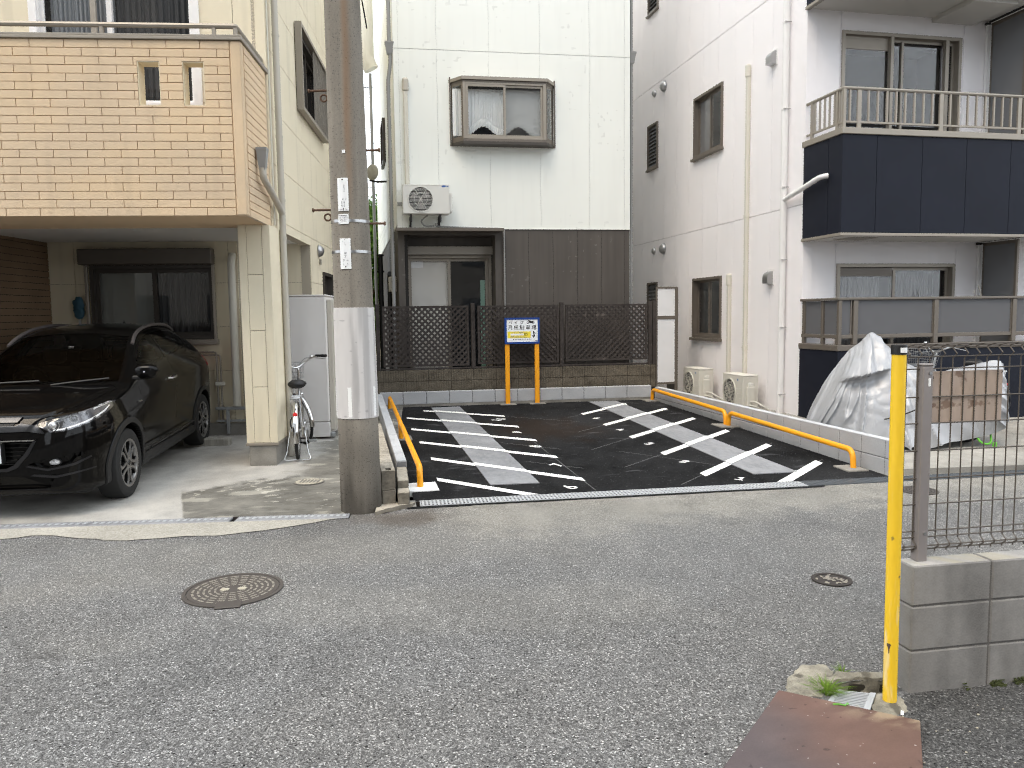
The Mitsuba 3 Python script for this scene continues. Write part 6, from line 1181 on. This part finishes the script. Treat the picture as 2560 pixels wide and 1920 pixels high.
# cladding, arches, rails, mirrors, handles
def arch(y, s):
    a = np.linspace(math.radians(-18), math.radians(198), 40); r0, r1 = .372, .428
    p = Polygon([(y + r1 * math.cos(t), .345 + r1 * math.sin(t) * .99) for t in a] + [(y + r0 * math.cos(t), .345 + r0 * math.sin(t)) for t in a[::-1]])
    shell = OUT.translate([.014 * s, 0, 0]) - OUT.translate([-.03 * s, 0, 0]); return unman(shell ^ side_prism(p, .55, 1.2, s))
for s in (1, -1):
    for y in (0.0, 2.61): part(k, 'wheel_arch', arch(y, s), 'm_cladding', CAR, smooth=30)
    sill = Polygon([(.38, .20), (2.22, .20), (2.24, .30), (2.10, .345), (.46, .345), (.40, .30)]); part(k, 'sill_cladding', unman((OUT.translate([.016 * s, 0, -.0]) - OUT.translate([-.05 * s, 0, 0])) ^ side_prism(sill, .5, 1.2, s)), 'm_cladding', CAR, smooth=30)
    cr = tube([(s * (.905), y, .385 + .012 * y) for y in np.linspace(.50, 2.05, 8)], .008, 6); part(k, 'sill_trim', cr, 'm_cartrim_dark', CAR)
    rp = [(s * (float(XC(y)) - .012), y, float(ZC(y)) + .036 - .028 * (abs(y - 1.85) / .85) ** 6) for y in np.linspace(1.0, 2.7, 24)]; part(k, 'roof_rail', tube(rp, .019, 10), 'm_roofrail', CAR, smooth=50)
    mr = trimesh.creation.uv_sphere(1.0, count=[20, 28]); x = mr.vertices; x = np.sign(x) * np.abs(x) ** .75; x = x * [.100, .066, .072]; x[:, 0] *= 1 + .15 * (x[:, 2] > 0); mr.vertices = x + [s * .945, .40, 1.165]; mm = part(k, 'mirror', mr, 'm_carpaint', CAR, smooth=True)
    part(mm, 'stalk', bx(min(s * .80, s * .93), max(s * .80, s * .93), .38, .44, 1.085, 1.125, .012), 'm_black', CAR); part(mm, 'indicator', tube([(s * (.93 + .010 * i), .336 + .0015 * i * i, 1.165 + .001 * i) for i in range(8)], .006, 8), 'm_lampglass', CAR, smooth=50)
    hd = tube(bend([(s * .872, 1.28, 1.005), (s * .922, 1.30, 1.008), (s * .922, 1.43, 1.018), (s * .878, 1.45, 1.02)], .03), .011, 8); part(k, 'door_handle', hd, 'm_chrome', CAR, smooth=50)
    part(k, 'fender_badge', bx(min(s * .878, s * .886), max(s * .878, s * .886), .30, .40, .875, .885, .001), 'm_chrome', CAR)
    mf = cat([bx(s * .72 - .09, s * .72 + .09, .385, .395, .13, .36, .003)]); part(k, 'mud_flap', mf, 'm_black', CAR)
sh_ = trimesh.creation.cone(.05, .07, sections=16); sh_.vertices = sh_.vertices * [.5, 1.3, 1] + [0, 2.55, 1.545]; part(k, 'antenna_fin', sh_, 'm_blackgloss', CAR, smooth=40)
part(k, 'underbody', cat([bx(-.70, .70, -.55, 3.2, .19, .36)]), 'm_black', CAR)
for s in (1, -1):
    pts = [(-.10 if s > 0 else .62, .20, 1.062), (.15 if s > 0 else .40, .22, 1.085), (.52 if s > 0 else .02, .30, 1.115)]
pts_w = [[(-.62, .235, 1.07), (-.40, .235, 1.095), (.0, .255, 1.108)], [(.12, .215, 1.070), (.36, .24, 1.096), (.62, .30, 1.115)]]
for pw in pts_w: part(k, 'wiper', tube(bend(pw, .1), .010, 6), 'm_cladding', CAR, smooth=50)
# wheels
def wheel(y, s):
    w = part(k, 'wheel', (lambda m: m)(lathe([(.225, -.10), (.245, -.105), (.30, -.106), (.322, -.092), (.332, -.06), (.334, 0), (.332, .06), (.322, .092), (.30, .106), (.245, .105), (.225, .10)], 56, axis=[1, 0, 0]).apply_translation([s * .765, y, .334])), 'm_rubber', CAR, smooth=40)
    xo = s * .866
    ring_ = lathe([(.195, -.10), (.222, -.105), (.232, -.008), (.228, .0), (.208, -.004), (.20, -.03)], 56, axis=[s, 0, 0]); part(w, 'rim', move(ring_, (xo, y, .334)), 'm_rim', CAR, smooth=40)
    part(w, 'rim_back', move(lathe([(0, -.06), (.2, -.06), (.2, -.05), (0, -.05)], 40, axis=[s, 0, 0]), (xo, y, .334)), 'm_black', CAR)
    sp_bright, sp_dark = [], []
    for i in range(5):
        a = math.radians(90 + 72 * i); 
        for e in (-1, 1):
            pts = [(.035, 0), (.075, e * .24), (.125, e * .42), (.175, e * .42), (.216, e * .27)]
            q = LineString([(r * math.cos(a + e2), r * math.sin(a + e2)) for r, e2 in pts]); sp_bright.append(q.buffer(.0105)); sp_dark.append(q.buffer(.020))
    pol = union_all(sp_bright + [disc(0, 0, .055, 30)]).intersection(disc(0, 0, .218, 60)); pold = union_all(sp_dark + [disc(0, 0, .062, 30)]).intersection(disc(0, 0, .21, 60))
    for p_, d0, d1, m_, n_ in ((pold, -.035, -.012, 'm_blackgloss', 'spoke_pocket'), (pol, -.02, -.005, 'm_rim', 'spokes')):
        m = sideways(p_, min(s * d0, s * d1), max(s * d0, s * d1)); m.apply_translation([xo, y, .334]); part(w, n_, m, m_, CAR, smooth=30)
    part(w, 'hub_cap', move(lathe([(0, .004), (.022, .003), (.028, -.006), (0, -.006)], 24, axis=[s, 0, 0]), (xo, y, .334)), 'm_blackgloss', CAR)
for y in (0.0, 2.61):
    for s in (1, -1): wheel(y, s)
# inside
part(k, 'dashboard', cat([bx(-.66, .66, .50, .85, .86, 1.00, .05), bx(-.64, .64, .30, .55, .90, 1.02, .03)]), 'm_black', CAR)
tt = np.linspace(0, 2 * np.pi, 30)[:-1]; part(k, 'steering_wheel', cat([tube([(-.36 + .18 * math.cos(a), .90 - .05 * math.sin(a), 1.02 + .17 * math.sin(a)) for a in tt], .014, 8, closed=True), bx(-.52, -.20, .89, .91, 1.0, 1.04, .01)]), 'm_cladding', CAR, smooth=50)
for x in (-.36, .36): st = part(k, 'seat', cat([bx(x - .25, x + .25, 1.35, 1.50, .5, 1.15, .06), bx(x - .12, x + .12, 1.40, 1.50, 1.18, 1.38, .04)]), 'm_cladding', CAR)
part(k, 'seat', cat([bx(-.6, .6, 2.25, 2.40, .5, 1.12, .06)] + [bx(x - .11, x + .11, 2.28, 2.36, 1.14, 1.27, .03) for x in (-.35, .35)]), 'm_cladding', CAR)
part(k, 'inner_mirror', bx(-.11, .11, .98, 1.0, 1.34, 1.40, .01), 'm_black', CAR); part(k, 'windscreen_sticker', bx(.02, .07, .895, .897, 1.375, 1.395), 'm_plate', CAR)
# ================================================================ bicycles (x forward, y to the left, z up; origin where the rear tyre meets the ground)
def bicycle(label, fr, steer=30, frame_m='m_bikeframe', basket=True, grip_m='m_black', stand=True, fender_m='m_chrome', group=None, lock=None):
    k = T('bicycle', label, 'bicycle', group); R_ = .325; WB = 1.04; rc = np.array([0, 0, R_ + .012])
    def pt(n, m, mt, sm=50, par=None, st=None):
        return part(par or k, n, m, mt, fr, smooth=sm, kind=st)
    def wheel_at(c, S):
        # S: 4x4 steering matrix applied to the wheel
        a = np.linspace(0, 2 * np.pi, 49)[:-1]; c3 = np.array([math.nan] * 3)
        ap = lambda m: (m.apply_transform(S), m)[1]
        w = pt('wheel', ap(tube([c + [R_ * .985 * math.cos(t), 0, R_ * .985 * math.sin(t)] for t in a], .019, 10, closed=True)), 'm_rubber')
        pt('rim', ap(tube([c + [R_ * .90 * math.cos(t), 0, R_ * .90 * math.sin(t)] for t in a], .011, 8, closed=True)), 'm_chrome', par=w)
        sp = [tube([c + [.02 * math.cos(t + (.5 if i % 2 else -.5)), .025 * (1 if i % 4 < 2 else -1), .02 * math.sin(t + (.5 if i % 2 else -.5))], c + [R_ * .9 * math.cos(t), 0, R_ * .9 * math.sin(t)]], .0012, 4) for i, t in enumerate(np.linspace(0, 2 * np.pi, 33)[:-1])]
        pt('spokes', ap(cat(sp)), 'm_steel', None, w, 'stuff'); pt('hub', ap(tube([c + [0, -.05, 0], c + [0, .05, 0]], .022, 12)), 'm_steel', par=w); return ap
    ident = np.eye(4); fc = np.array([WB, 0, R_ + .012])
    head_top, head_bot = np.array([.83, 0, .90]), np.array([.885, 0, .70]); axis = (head_top - head_bot) / np.linalg.norm(head_top - head_bot)
    S = trimesh.transformations.rotation_matrix(math.radians(steer), axis, head_bot)
    wheel_at(rc, ident); ap = wheel_at(fc, S)
    def fender(c, a0, a1, M, n):
        aa = np.linspace(math.radians(a0), math.radians(a1), 26); V = []; rr = R_ + .032
        for t in aa:
            for y, dr_ in ((-.030, -.018), (-.022, -.004), (0, .003), (.022, -.004), (.030, -.018)): V.append(c + [(rr + dr_) * math.cos(t), y, (rr + dr_) * math.sin(t)])
        f = []
        for i in range(len(aa) - 1):
            for j in range(4): f += [[i * 5 + j, i * 5 + j + 1, i * 5 + 6 + j], [i * 5 + j, i * 5 + 6 + j, i * 5 + 5 + j]]
        m = trimesh.Trimesh(V, f, process=False); m.apply_transform(M); return pt(n, m, fender_m, True)
    rf = fender(rc, 35, 196, ident, 'rear_fender'); ff = fender(fc, -5 + 20, 192, S, 'front_fender')
    rd = lathe([(0, .012), (.020, .010), (.026, 0), (0, 0)], 20, axis=[-1, 0, .25]); pt('reflector', move(rd, rc + [-(R_ + .035) * math.cos(math.radians(38)), 0, (R_ + .035) * math.sin(math.radians(38))]), 'm_red')
    bb = np.array([.45, 0, .285]); st_top = np.array([.27, 0, .74])
    pt('frame', cat([tube(bend([head_bot + axis * .04, (.62, 0, .40), bb], .16, 6), .019, 12), tube(bend([head_bot + axis * .12, (.66, 0, .56), bb + (st_top - bb) * .38], .14, 6), .016, 12), tube([bb, st_top], .017, 12), tube([head_bot - axis * .02, head_top], .021, 12)] + [tube([bb + [0, s * .03, 0], rc + [0, s * .065, 0]], .010, 8) for s in (1, -1)] + [tube([bb + (st_top - bb) * .82 + [0, s * .02, 0], rc + [0, s * .065, 0]], .009, 8) for s in (1, -1)]), frame_m)
    fk = cat([tube(bend([head_bot - axis * .03 + [0, s * .035, 0], head_bot - axis * .12 + [.01, s * .055, 0], fc + [0, s * .058, 0]], .05), .011, 10) for s in (1, -1)] + [tube([head_bot - axis * .025 + [0, -.04, 0], head_bot - axis * .025 + [0, .04, 0]], .018, 8)]); pt('fork', ap(fk), fender_m)
    pt('seat_post', tube([st_top, st_top + [-.03, 0, .09]], .0125, 10), 'm_chrome')
    sd_ = trimesh.creation.uv_sphere(1.0, count=[18, 30]); x = sd_.vertices; L_ = x[:, 0]; wid = np.where(L_ < 0, .115, .115 - .075 * np.clip(L_ * 1.3, 0, 1)); sd_.vertices = np.stack([L_ * .135 + .01, x[:, 1] * wid, x[:, 2] * (.045 + .012 * (L_ < -.2))], 1) + st_top + [-.03, 0, .125]; sa = pt('saddle', sd_, 'm_saddle', True)
    a = np.linspace(0, 2 * np.pi, 12)
    for s in (1, -1): pt('saddle_spring', tube([st_top + [-.085 + .014 * math.cos(t * 3), s * .045 + .014 * math.sin(t * 3), .045 + .004 * t] for t in np.linspace(0, 2 * np.pi, 30)], .003, 5), 'm_chrome', par=sa)
    rk = [tube(bend([(.22, s * .05, .735), (-.20, s * .06, .735), (-.24, s * .03, .735)], .03), .006, 8) for s in (1, -1)] + [tube([(xx, -.055, .735), (xx, .055, .735)], .005, 8) for xx in (-.22, -.12, 0, .1)] + [tube([rc + [0, s * .07, 0], (-.10, s * .06, .735)], .005, 8) for s in (1, -1)]
    pt('rack', cat(rk), 'm_chrome'); pt('rack_plate', bx(-.245, -.20, -.06, .06, .728, .748, .006), 'm_chrome', None)
    pt('chain_case', bx(-.06, .55, -.085, -.055, .26, .40, .02), fender_m, None); pt('crank', cat([tube([bb + [0, -.10, 0], bb + [0, .10, 0]], .012, 8), tube([bb + [0, -.10, 0], bb + [.07, -.105, -.15]], .009, 8), tube([bb + [0, .10, 0], bb + [-.07, .105, .15]], .009, 8)]), 'm_steel')
    for c_, s in ((bb + [.07, -.155, -.15], -1), (bb + [-.07, .155, .15], 1)): pt('pedal', cat([bx(c_[0] - .045, c_[0] + .045, c_[1] - .045, c_[1] - .035, c_[2] - .012, c_[2] + .012), bx(c_[0] - .045, c_[0] + .045, c_[1] + .035, c_[1] + .045, c_[2] - .012, c_[2] + .012), bx(c_[0] - .045, c_[0] - .036, c_[1] - .035, c_[1] + .035, c_[2] - .011, c_[2] + .011), bx(c_[0] + .036, c_[0] + .045, c_[1] - .035, c_[1] + .035, c_[2] - .011, c_[2] + .011), bx(c_[0] - .008, c_[0] + .008, c_[1] - .035, c_[1] + .035, c_[2] - .008, c_[2] + .008)]), 'm_pvc_grey', None)
    hb = head_top + axis * .12
    bar = [hb + [-.30, s * .29, .10] if False else None for s in ()]
    pts_h = [hb + [-.19, -.30, .10], hb + [-.05, -.24, .115], hb + [.03, -.12, .06], hb + [.03, 0, -.01], hb + [.03, .12, .06], hb + [-.05, .24, .115], hb + [-.19, .30, .10]]
    h_ = pt('handlebar', ap(tube(bend(pts_h, .10, 5), .0115, 10)), 'm_chrome'); pt('stem', ap(tube(bend([head_top, hb - axis * .01, hb + [.03, 0, -.01]], .03), .013, 10)), 'm_chrome')
    for s in (1, -1):
        g0, g1 = hb + [-.055, s * .241, .1145], hb + [-.20, s * .305, .10]; pt('grip', ap(tube([g0, g0 * .7 + g1 * .3, g1], [.016, .017, .019], 12)), grip_m, par=h_)
        pt('brake_lever', ap(tube(bend([hb + [-.02, s * .222, .10], hb + [.01, s * .26, .085], hb + [-.12, s * .33, .055]], .03), .0055, 8)), 'm_steel', par=h_)
        pt('brake_cable', ap(tube(bend([hb + [.0, s * .22, .10], hb + [.10, s * .15, .10], hb + [.10, s * .03, -.02], head_bot + axis * .05 + [.03, 0, 0]], .08), .0035, 6)), 'm_pvc_grey')
    b_ = lathe([(0, .022), (.016, .018), (.022, 0), (0, 0)], 18); pt('bell', ap(move(b_, hb + [-.02, -.20, .11])), 'm_chrome', par=h_)
    if basket:
        x0, x1, z0, z1 = .98, 1.27, .86, 1.06; ms = []
        def ringr(z, e): q = [(x0 - e * .4, -.14 - e, z), (x1 + e, -.14 - e, z), (x1 + e, .14 + e, z), (x0 - e * .4, .14 + e, z)]; return tube(q + [q[0]], .0035, 5)
        for z, e in ((z0, 0), (z0 + .07, .012), (z0 + .14, .024), (z1, .036)): ms.append(ringr(z, e))
        for t in np.linspace(0, 1, 9)[:-1]:
            for A, B in (((x0, -.14), (x1, -.14)), ((x1, -.14), (x1, .14)), ((x1, .14), (x0, .14)), ((x0, .14), (x0, -.14))):
                p = np.array(A) * (1 - t) + np.array(B) * t; c_ = np.array([(x0 + x1) / 2, 0]); q = c_ + (p - c_) * 1.23; ms.append(tube([(*p, z0), (*q, z1)], .0018, 4))
        for y in np.linspace(-.12, .12, 7): ms.append(tube([(x0, y, z0), (x1, y, z0)], .0018, 4))
        pt('basket', ap(cat(ms)), 'm_steel', None)
        lm = trimesh.creation.icosphere(2, .035); pt('lamp', ap(move(lm, (1.02, 0, .80))), 'm_steel', True)
    if stand:
        ps = bend([rc + [.02, .085, 0], rc + [-.06, .12, -.25], (-.11, .155, .012), (-.11, -.155, .012), rc + [-.06, -.12, -.25], rc + [.02, -.085, 0]], .04); pt('stand', tube(ps, .0065, 8), 'm_chrome')
    pt('rear_lock', cat([tube([rc + [R_ * .75 * math.cos(t) - .0, .06 * math.sin(3 * t), R_ * .75 * math.sin(t)] for t in np.linspace(2.2, 2.9, 8)], .009, 6)]), 'm_black')
    return k
bo = LH.w(.19, .30); BK = Fr(bo[0], bo[1], 4.2 + 90 + 8.4, cz(.2, .3) + .002)
bicycle('silver city bicycle with a front basket parked beside the pillar, front wheel turned', BK, steer=32)
# covered motorcycle
rs_ = np.random.RandomState(4)
F0, T0 = np.array([-1.02, -1.74]), np.array([1.03, -2.62]); ax = (T0 - F0); LM = np.linalg.norm(ax); ax /= LM; ay = np.array([-ax[1], ax[0]]); GZ = .085
Hs = _pc({0: .20, .05: .36, .16: .62, .32: .90, .50: 1.12, .65: 1.27, .76: 1.36, .84: 1.31, .97: 1.15, 1.19: .97, 1.46: .88, 1.75: .93, 1.98: .99, 2.12: 1.02, 2.20: .99, 2.235: .74})
Wb = _pc({0: .10, .05: .20, .16: .29, .4: .42, .76: .52, 1.2: .50, 1.7: .42, 2.1: .30, 2.2: .22, 2.235: .12}); Wt = _pc({0: .05, .2: .10, .5: .16, .70: .22, .76: .10, .84: .14, 1.0: .17, 1.3: .19, 1.8: .17, 2.1: .12, 2.235: .05})
Zh = _pc({0: .02, .3: .03, 1.0: .03, 1.4: .06, 1.8: .12, 2.1: .20, 2.235: .30})
SS = np.concatenate([np.linspace(0, LM, 170)]); NR = 120; V = []
for s in SS:
    h, wb, wt, zh = float(Hs(s)), float(Wb(s)), float(Wt(s)), float(Zh(s))
    ctrl = np.array([(-wb, zh), (-wb * .90 - wt * .05, zh + (h - zh) * .30), (-wb * .62 - wt * .22, zh + (h - zh) * .60), (-wt * 1.05 - wb * .12, zh + (h - zh) * .85), (-wt * .6, h - .035), (0, h), (wt * .6, h - .035), (wt * 1.05 + wb * .12, zh + (h - zh) * .85), (wb * .62 + wt * .22, zh + (h - zh) * .60), (wb * .90 + wt * .05, zh + (h - zh) * .30), (wb, zh)])
    t = np.concatenate([[0], np.cumsum(np.linalg.norm(np.diff(ctrl, axis=0), axis=1))]); t2 = np.linspace(0, t[-1], NR); p = np.stack([_PC(t, ctrl[:, 0])(t2), _PC(t, ctrl[:, 1])(t2)], 1)
    V.append(np.column_stack([np.full(NR, s), p]))
V = np.vstack(V); s_, y_, z_ = V.T; Hh = np.array([float(Hs(s)) for s in SS]).repeat(NR)
rid = lambda q: 1 - np.abs(2 * q - 1)
drop = np.clip(1 - z_ / np.maximum(Hh, .1), 0, 1)
st_ = lambda x: np.clip(x, 0, 1) ** 2 * (3 - 2 * np.clip(x, 0, 1))
fan = (s_ - .80) / (.30 + .95 * drop)                       # folds fan out from the peak
def crease(q, w): return np.exp(-np.abs(q - .5) / w)
def P3(a, b, c): return np.stack([a, b, c], 1)
big_ = meshkit.fbm(P3(fan * 2.3, np.sign(y_) * 2.0, drop * .9), 2, 31)
f1 = crease(meshkit.fbm(P3(fan * 3.2, np.sign(y_) * 3.1, drop * .8 + z_ * .3), 2, 3), .055)
f2 = crease(meshkit.fbm(P3(s_ * 3.3 + z_ * 2.4, z_ * 3.6 - s_ * 1.2, y_ * 2.5), 2, 8), .035)
f3 = crease(meshkit.fbm(P3(s_ * 6.5 - z_ * 4, z_ * 6.5 + s_ * 2, y_ * 5), 2, 12), .045)
pl = meshkit.noise(P3(s_ * 4.2, z_ * 3.6, y_ * 3), 21)
disp = (big_ - .5) * (.10 + .28 * drop) + f1 * (.012 + .10 * st_(drop * 1.4)) - f2 * .013 + f3 * .003 + np.abs(pl - .5) * .028 - .015
edge_ = np.clip(np.minimum(s_, LM - s_) / .12, 0.15, 1); disp = disp * edge_
side_ = np.sign(y_) * np.clip(np.abs(y_) / .12, 0, 1); y2 = y_ + side_ * disp * .9; z2 = np.maximum(z_ + disp * .30 * (1 - drop) + .025 * np.sin(s_ * 13 + f1 * 3) * st_((drop - .85) / .15), .012); s2 = s_ + (f1 - .3) * .03
# the deep horizontal fold under the front shoulder
zc_ = .86 + .30 * (s_ - .66); t_ = (z_ - zc_) / .12; near_ = np.exp(-((s_ - .62) / .24) ** 4) * (y_ < .02)
y2 = y2 - near_ * np.where(t_ > 0, np.exp(-t_ ** 2 / .9) * .085, -np.exp(-(t_ + .75) ** 2 / .35) * .075)
xy = F0[None] + s2[:, None] * ax[None] + y2[:, None] * ay[None]; vv = np.column_stack([xy, GZ - .02 + z2])
i, j = np.meshgrid(np.arange(len(SS) - 1), np.arange(NR - 1), indexing='ij'); a = (i * NR + j).ravel(); f = np.vstack([np.stack([a, a + NR, a + NR + 1], 1), np.stack([a, a + NR + 1, a + 1], 1)])
e0 = [0, LM]; capf = []
for r0 in (0, (len(SS) - 1) * NR): capf += [[r0, r0 + q, r0 + q + 1] for q in range(1, NR - 1)]
mc = trimesh.Trimesh(vv, np.vstack([f, np.array(capf)]), process=False)
k = T('covered_motorcycle', 'motorcycle hidden under a creased silver cover, parked behind the low wall', 'motorcycle'); part(k, 'cover', mc, 'm_cover', RB, smooth=True)
def mp(s, y, z): q = F0 + ax * s + ay * y; return (q[0], q[1], z)
for s in (.42, 1.82):
    tt = np.linspace(0, 2 * np.pi, 36)[:-1]; part(k, 'tyre', tube([mp(s + .22 * math.cos(t), 0, GZ + .27 + .22 * math.sin(t)) for t in tt], .05, 10, closed=True), 'm_rubber', RB, smooth=50)
part(k, 'cover_strap', tube(bend([mp(.80, -.50, .42), mp(1.05, -.52, .50), mp(1.32, -.47, .62)], .1), .008, 6), 'm_black', RB, smooth=50)
part(k, 'green_lock', cat([tube(bend([mp(1.82, -.18, .30), mp(1.90, -.34, .13), mp(2.02, -.30, .12), mp(2.05, -.16, .28)], .07), .012, 8), bx(*sorted((mp(2.05, -.31, 0)[0] - .025, mp(2.05, -.31, 0)[0] + .025)), mp(2.05, -.31, 0)[1] - .02, mp(2.05, -.31, 0)[1] + .02, .085, .15, .012)]), 'm_green', RB, smooth=40)
# bicycles behind it
B2 = RB.sub(.55, -1.55, 12, pz(0, -1.5)); bicycle('bicycle behind the covered motorcycle, only its handlebar and basket showing above the cover', Fr(*RB.w(1.95, -1.42)[:2], RB.deg + 178, pz(0, -1.5)), steer=15)
w_ = RB.w(2.33, -2.30); bicycle('bicycle at the right edge of the picture with a white rear mudguard', Fr(w_[0], w_[1], RB.deg - 6, pz(0, -2.3)), steer=0, fender_m='m_pvc_white')
# ================================================================ beyond the gap: tree, wires, far house; the houses over the street
def leaf_cloud(centers, n, size, seed, flat_=1.0):
    r = np.random.RandomState(seed); C_ = np.array([c[:3] for c in centers]); Rr = np.array([c[3] for c in centers]); w = Rr ** 2 / (Rr ** 2).sum(); idx = r.choice(len(C_), n, p=w)
    d = r.normal(size=(n, 3)); d /= np.linalg.norm(d, axis=1, keepdims=True); P_ = C_[idx] + d * (Rr[idx] * (.55 + .5 * r.rand(n)))[:, None]
    nn = r.normal(size=(n, 3)) + [0, 0, .9]; nn /= np.linalg.norm(nn, axis=1, keepdims=True); t1 = np.cross(nn, r.normal(size=(n, 3))); t1 /= np.linalg.norm(t1, axis=1, keepdims=True); t2 = np.cross(nn, t1); s = size * (.6 + .8 * r.rand(n))[:, None]
    V = np.stack([P_ - t1 * s, P_ + t2 * s * .45, P_ + t1 * s, P_ - t2 * s * .45], 1).reshape(-1, 3); b = np.arange(n) * 4; return trimesh.Trimesh(V, np.vstack([np.stack([b, b + 1, b + 2], 1), np.stack([b, b + 2, b + 3], 1)]), process=False)
TX, TY = -4.45, 23.5
k = T('tree', 'leafy green tree seen through the narrow gap beside the white house', 'tree')
part(k, 'trunk', tube([(TX, TY, 0), (TX + .05, TY, 1.6), (TX - .1, TY + .1, 3.2)], [.16, .12, .07], 10), 'm_rusty', smooth=50)
for i, (dx, dz) in enumerate(((-.9, 3.6), (.8, 3.4), (.3, 4.4), (-.4, 4.2))): part(k, 'limb', tube([(TX, TY, 1.5 + .2 * i), (TX + dx * .5, TY, (1.7 + dz) / 2), (TX + dx, TY + .2, dz)], [.06, .045, .02], 7), 'm_rusty', smooth=50)
cl = [(TX + rs_.uniform(-1.7, 1.7), TY + rs_.uniform(-1.1, 1.1), rs_.uniform(.9, 5.0), rs_.uniform(.35, .75)) for _ in range(48)]
part(k, 'crown', leaf_cloud(cl, 26000, .075, 2), 'm_leaf'); part(k, 'crown', leaf_cloud(cl[::2], 9000, .075, 5), 'm_leaf_light')
k = T('far_house', 'distant pale house seen in the gap behind the tree', 'house'); part(k, 'wall', bx(-9, -1, 30, 36, 0, 3.2), 'm_beige'); part(k, 'window', bx(-5.4, -4.6, 29.96, 29.999, 1.3, 2.2), 'm_bronze')
for i, (z, dz) in enumerate(((13.9, .3), (13.3, .3), (12.75, .3), (9.4, .25), (9.0, .25), (7.45, .2), (6.2, .2))):
    y = 22 + .6 * i; p = [(x, y, z - .35 + .0016 * (x + 5) ** 2 * 4 + dz * (x + 5) * -.03) for x in np.linspace(-22, 12, 30)]
    solo('overhead_cable', ['highest of the three parallel wires in the sky gap', 'middle of the three parallel wires in the sky gap', 'lowest of the three parallel wires in the sky gap', 'upper wire of the pair just above the rusty step bolt in the gap', 'lower wire of the pair level with the rusty step bolt in the gap', 'single thin wire in the gap below the pair', 'lowest thin wire in the gap, just above the tree top'][i], 'cable', tube(p, .014 if i < 5 else .010, 5, cap=False), 'm_black')
k = T('house', 'house standing behind the white house, closing the narrow passage', 'house'); part(k, 'wall', bx(-1.2, 7.5, 23.2, 29, 0, 9), 'm_beige'); part(k, 'roof', bx(-1.6, 7.9, 22.8, 29.4, 9, 9.2), 'm_bronze_dark')
for x0, x1, y0, h, m_, nm in ((-13, -2.2, -9.5, 12.6, 'm_opposite', 'brown'), (1.6, 13, -10.5, 13.4, 'm_opposite', 'grey brown')):
    k = T('house', f'{nm} four storey house across the street behind the viewpoint', 'house'); part(k, 'wall', bx(x0, x1, y0 - 6, y0, 0, h), m_)
    part(k, 'roof', cat([bx(x0 - .4, x1 + .4, y0 - 6.4, y0 + .5, h, h + .18)]), 'm_bronze_dark')
    for r in range(4):
        for c in range(3):
            u0 = x0 + 1.2 + c * 3.0; part(k, 'window', bx(u0, u0 + 1.6, y0 + .001, y0 + .03, 1.0 + r * 3.2, 2.6 + r * 3.2), 'm_carglass_dark')
k = T('house', 'plain grey neighbour house beyond the cream house, outside the left edge', 'house'); part(k, 'wall', bx(-14, -4.75, .2, 8, 0, 8.5), 'm_pvc_cream', LH); part(k, 'roof', bx(-14.3, -4.6, -.2, 8.3, 8.5, 8.7), 'm_bronze_dark', LH)
for c in range(3): part(k, 'window', bx(-8.5 + c * -2.2, -7.0 + c * -2.2, .17, .199, 1.0, 2.3), 'm_carglass_dark', LH)
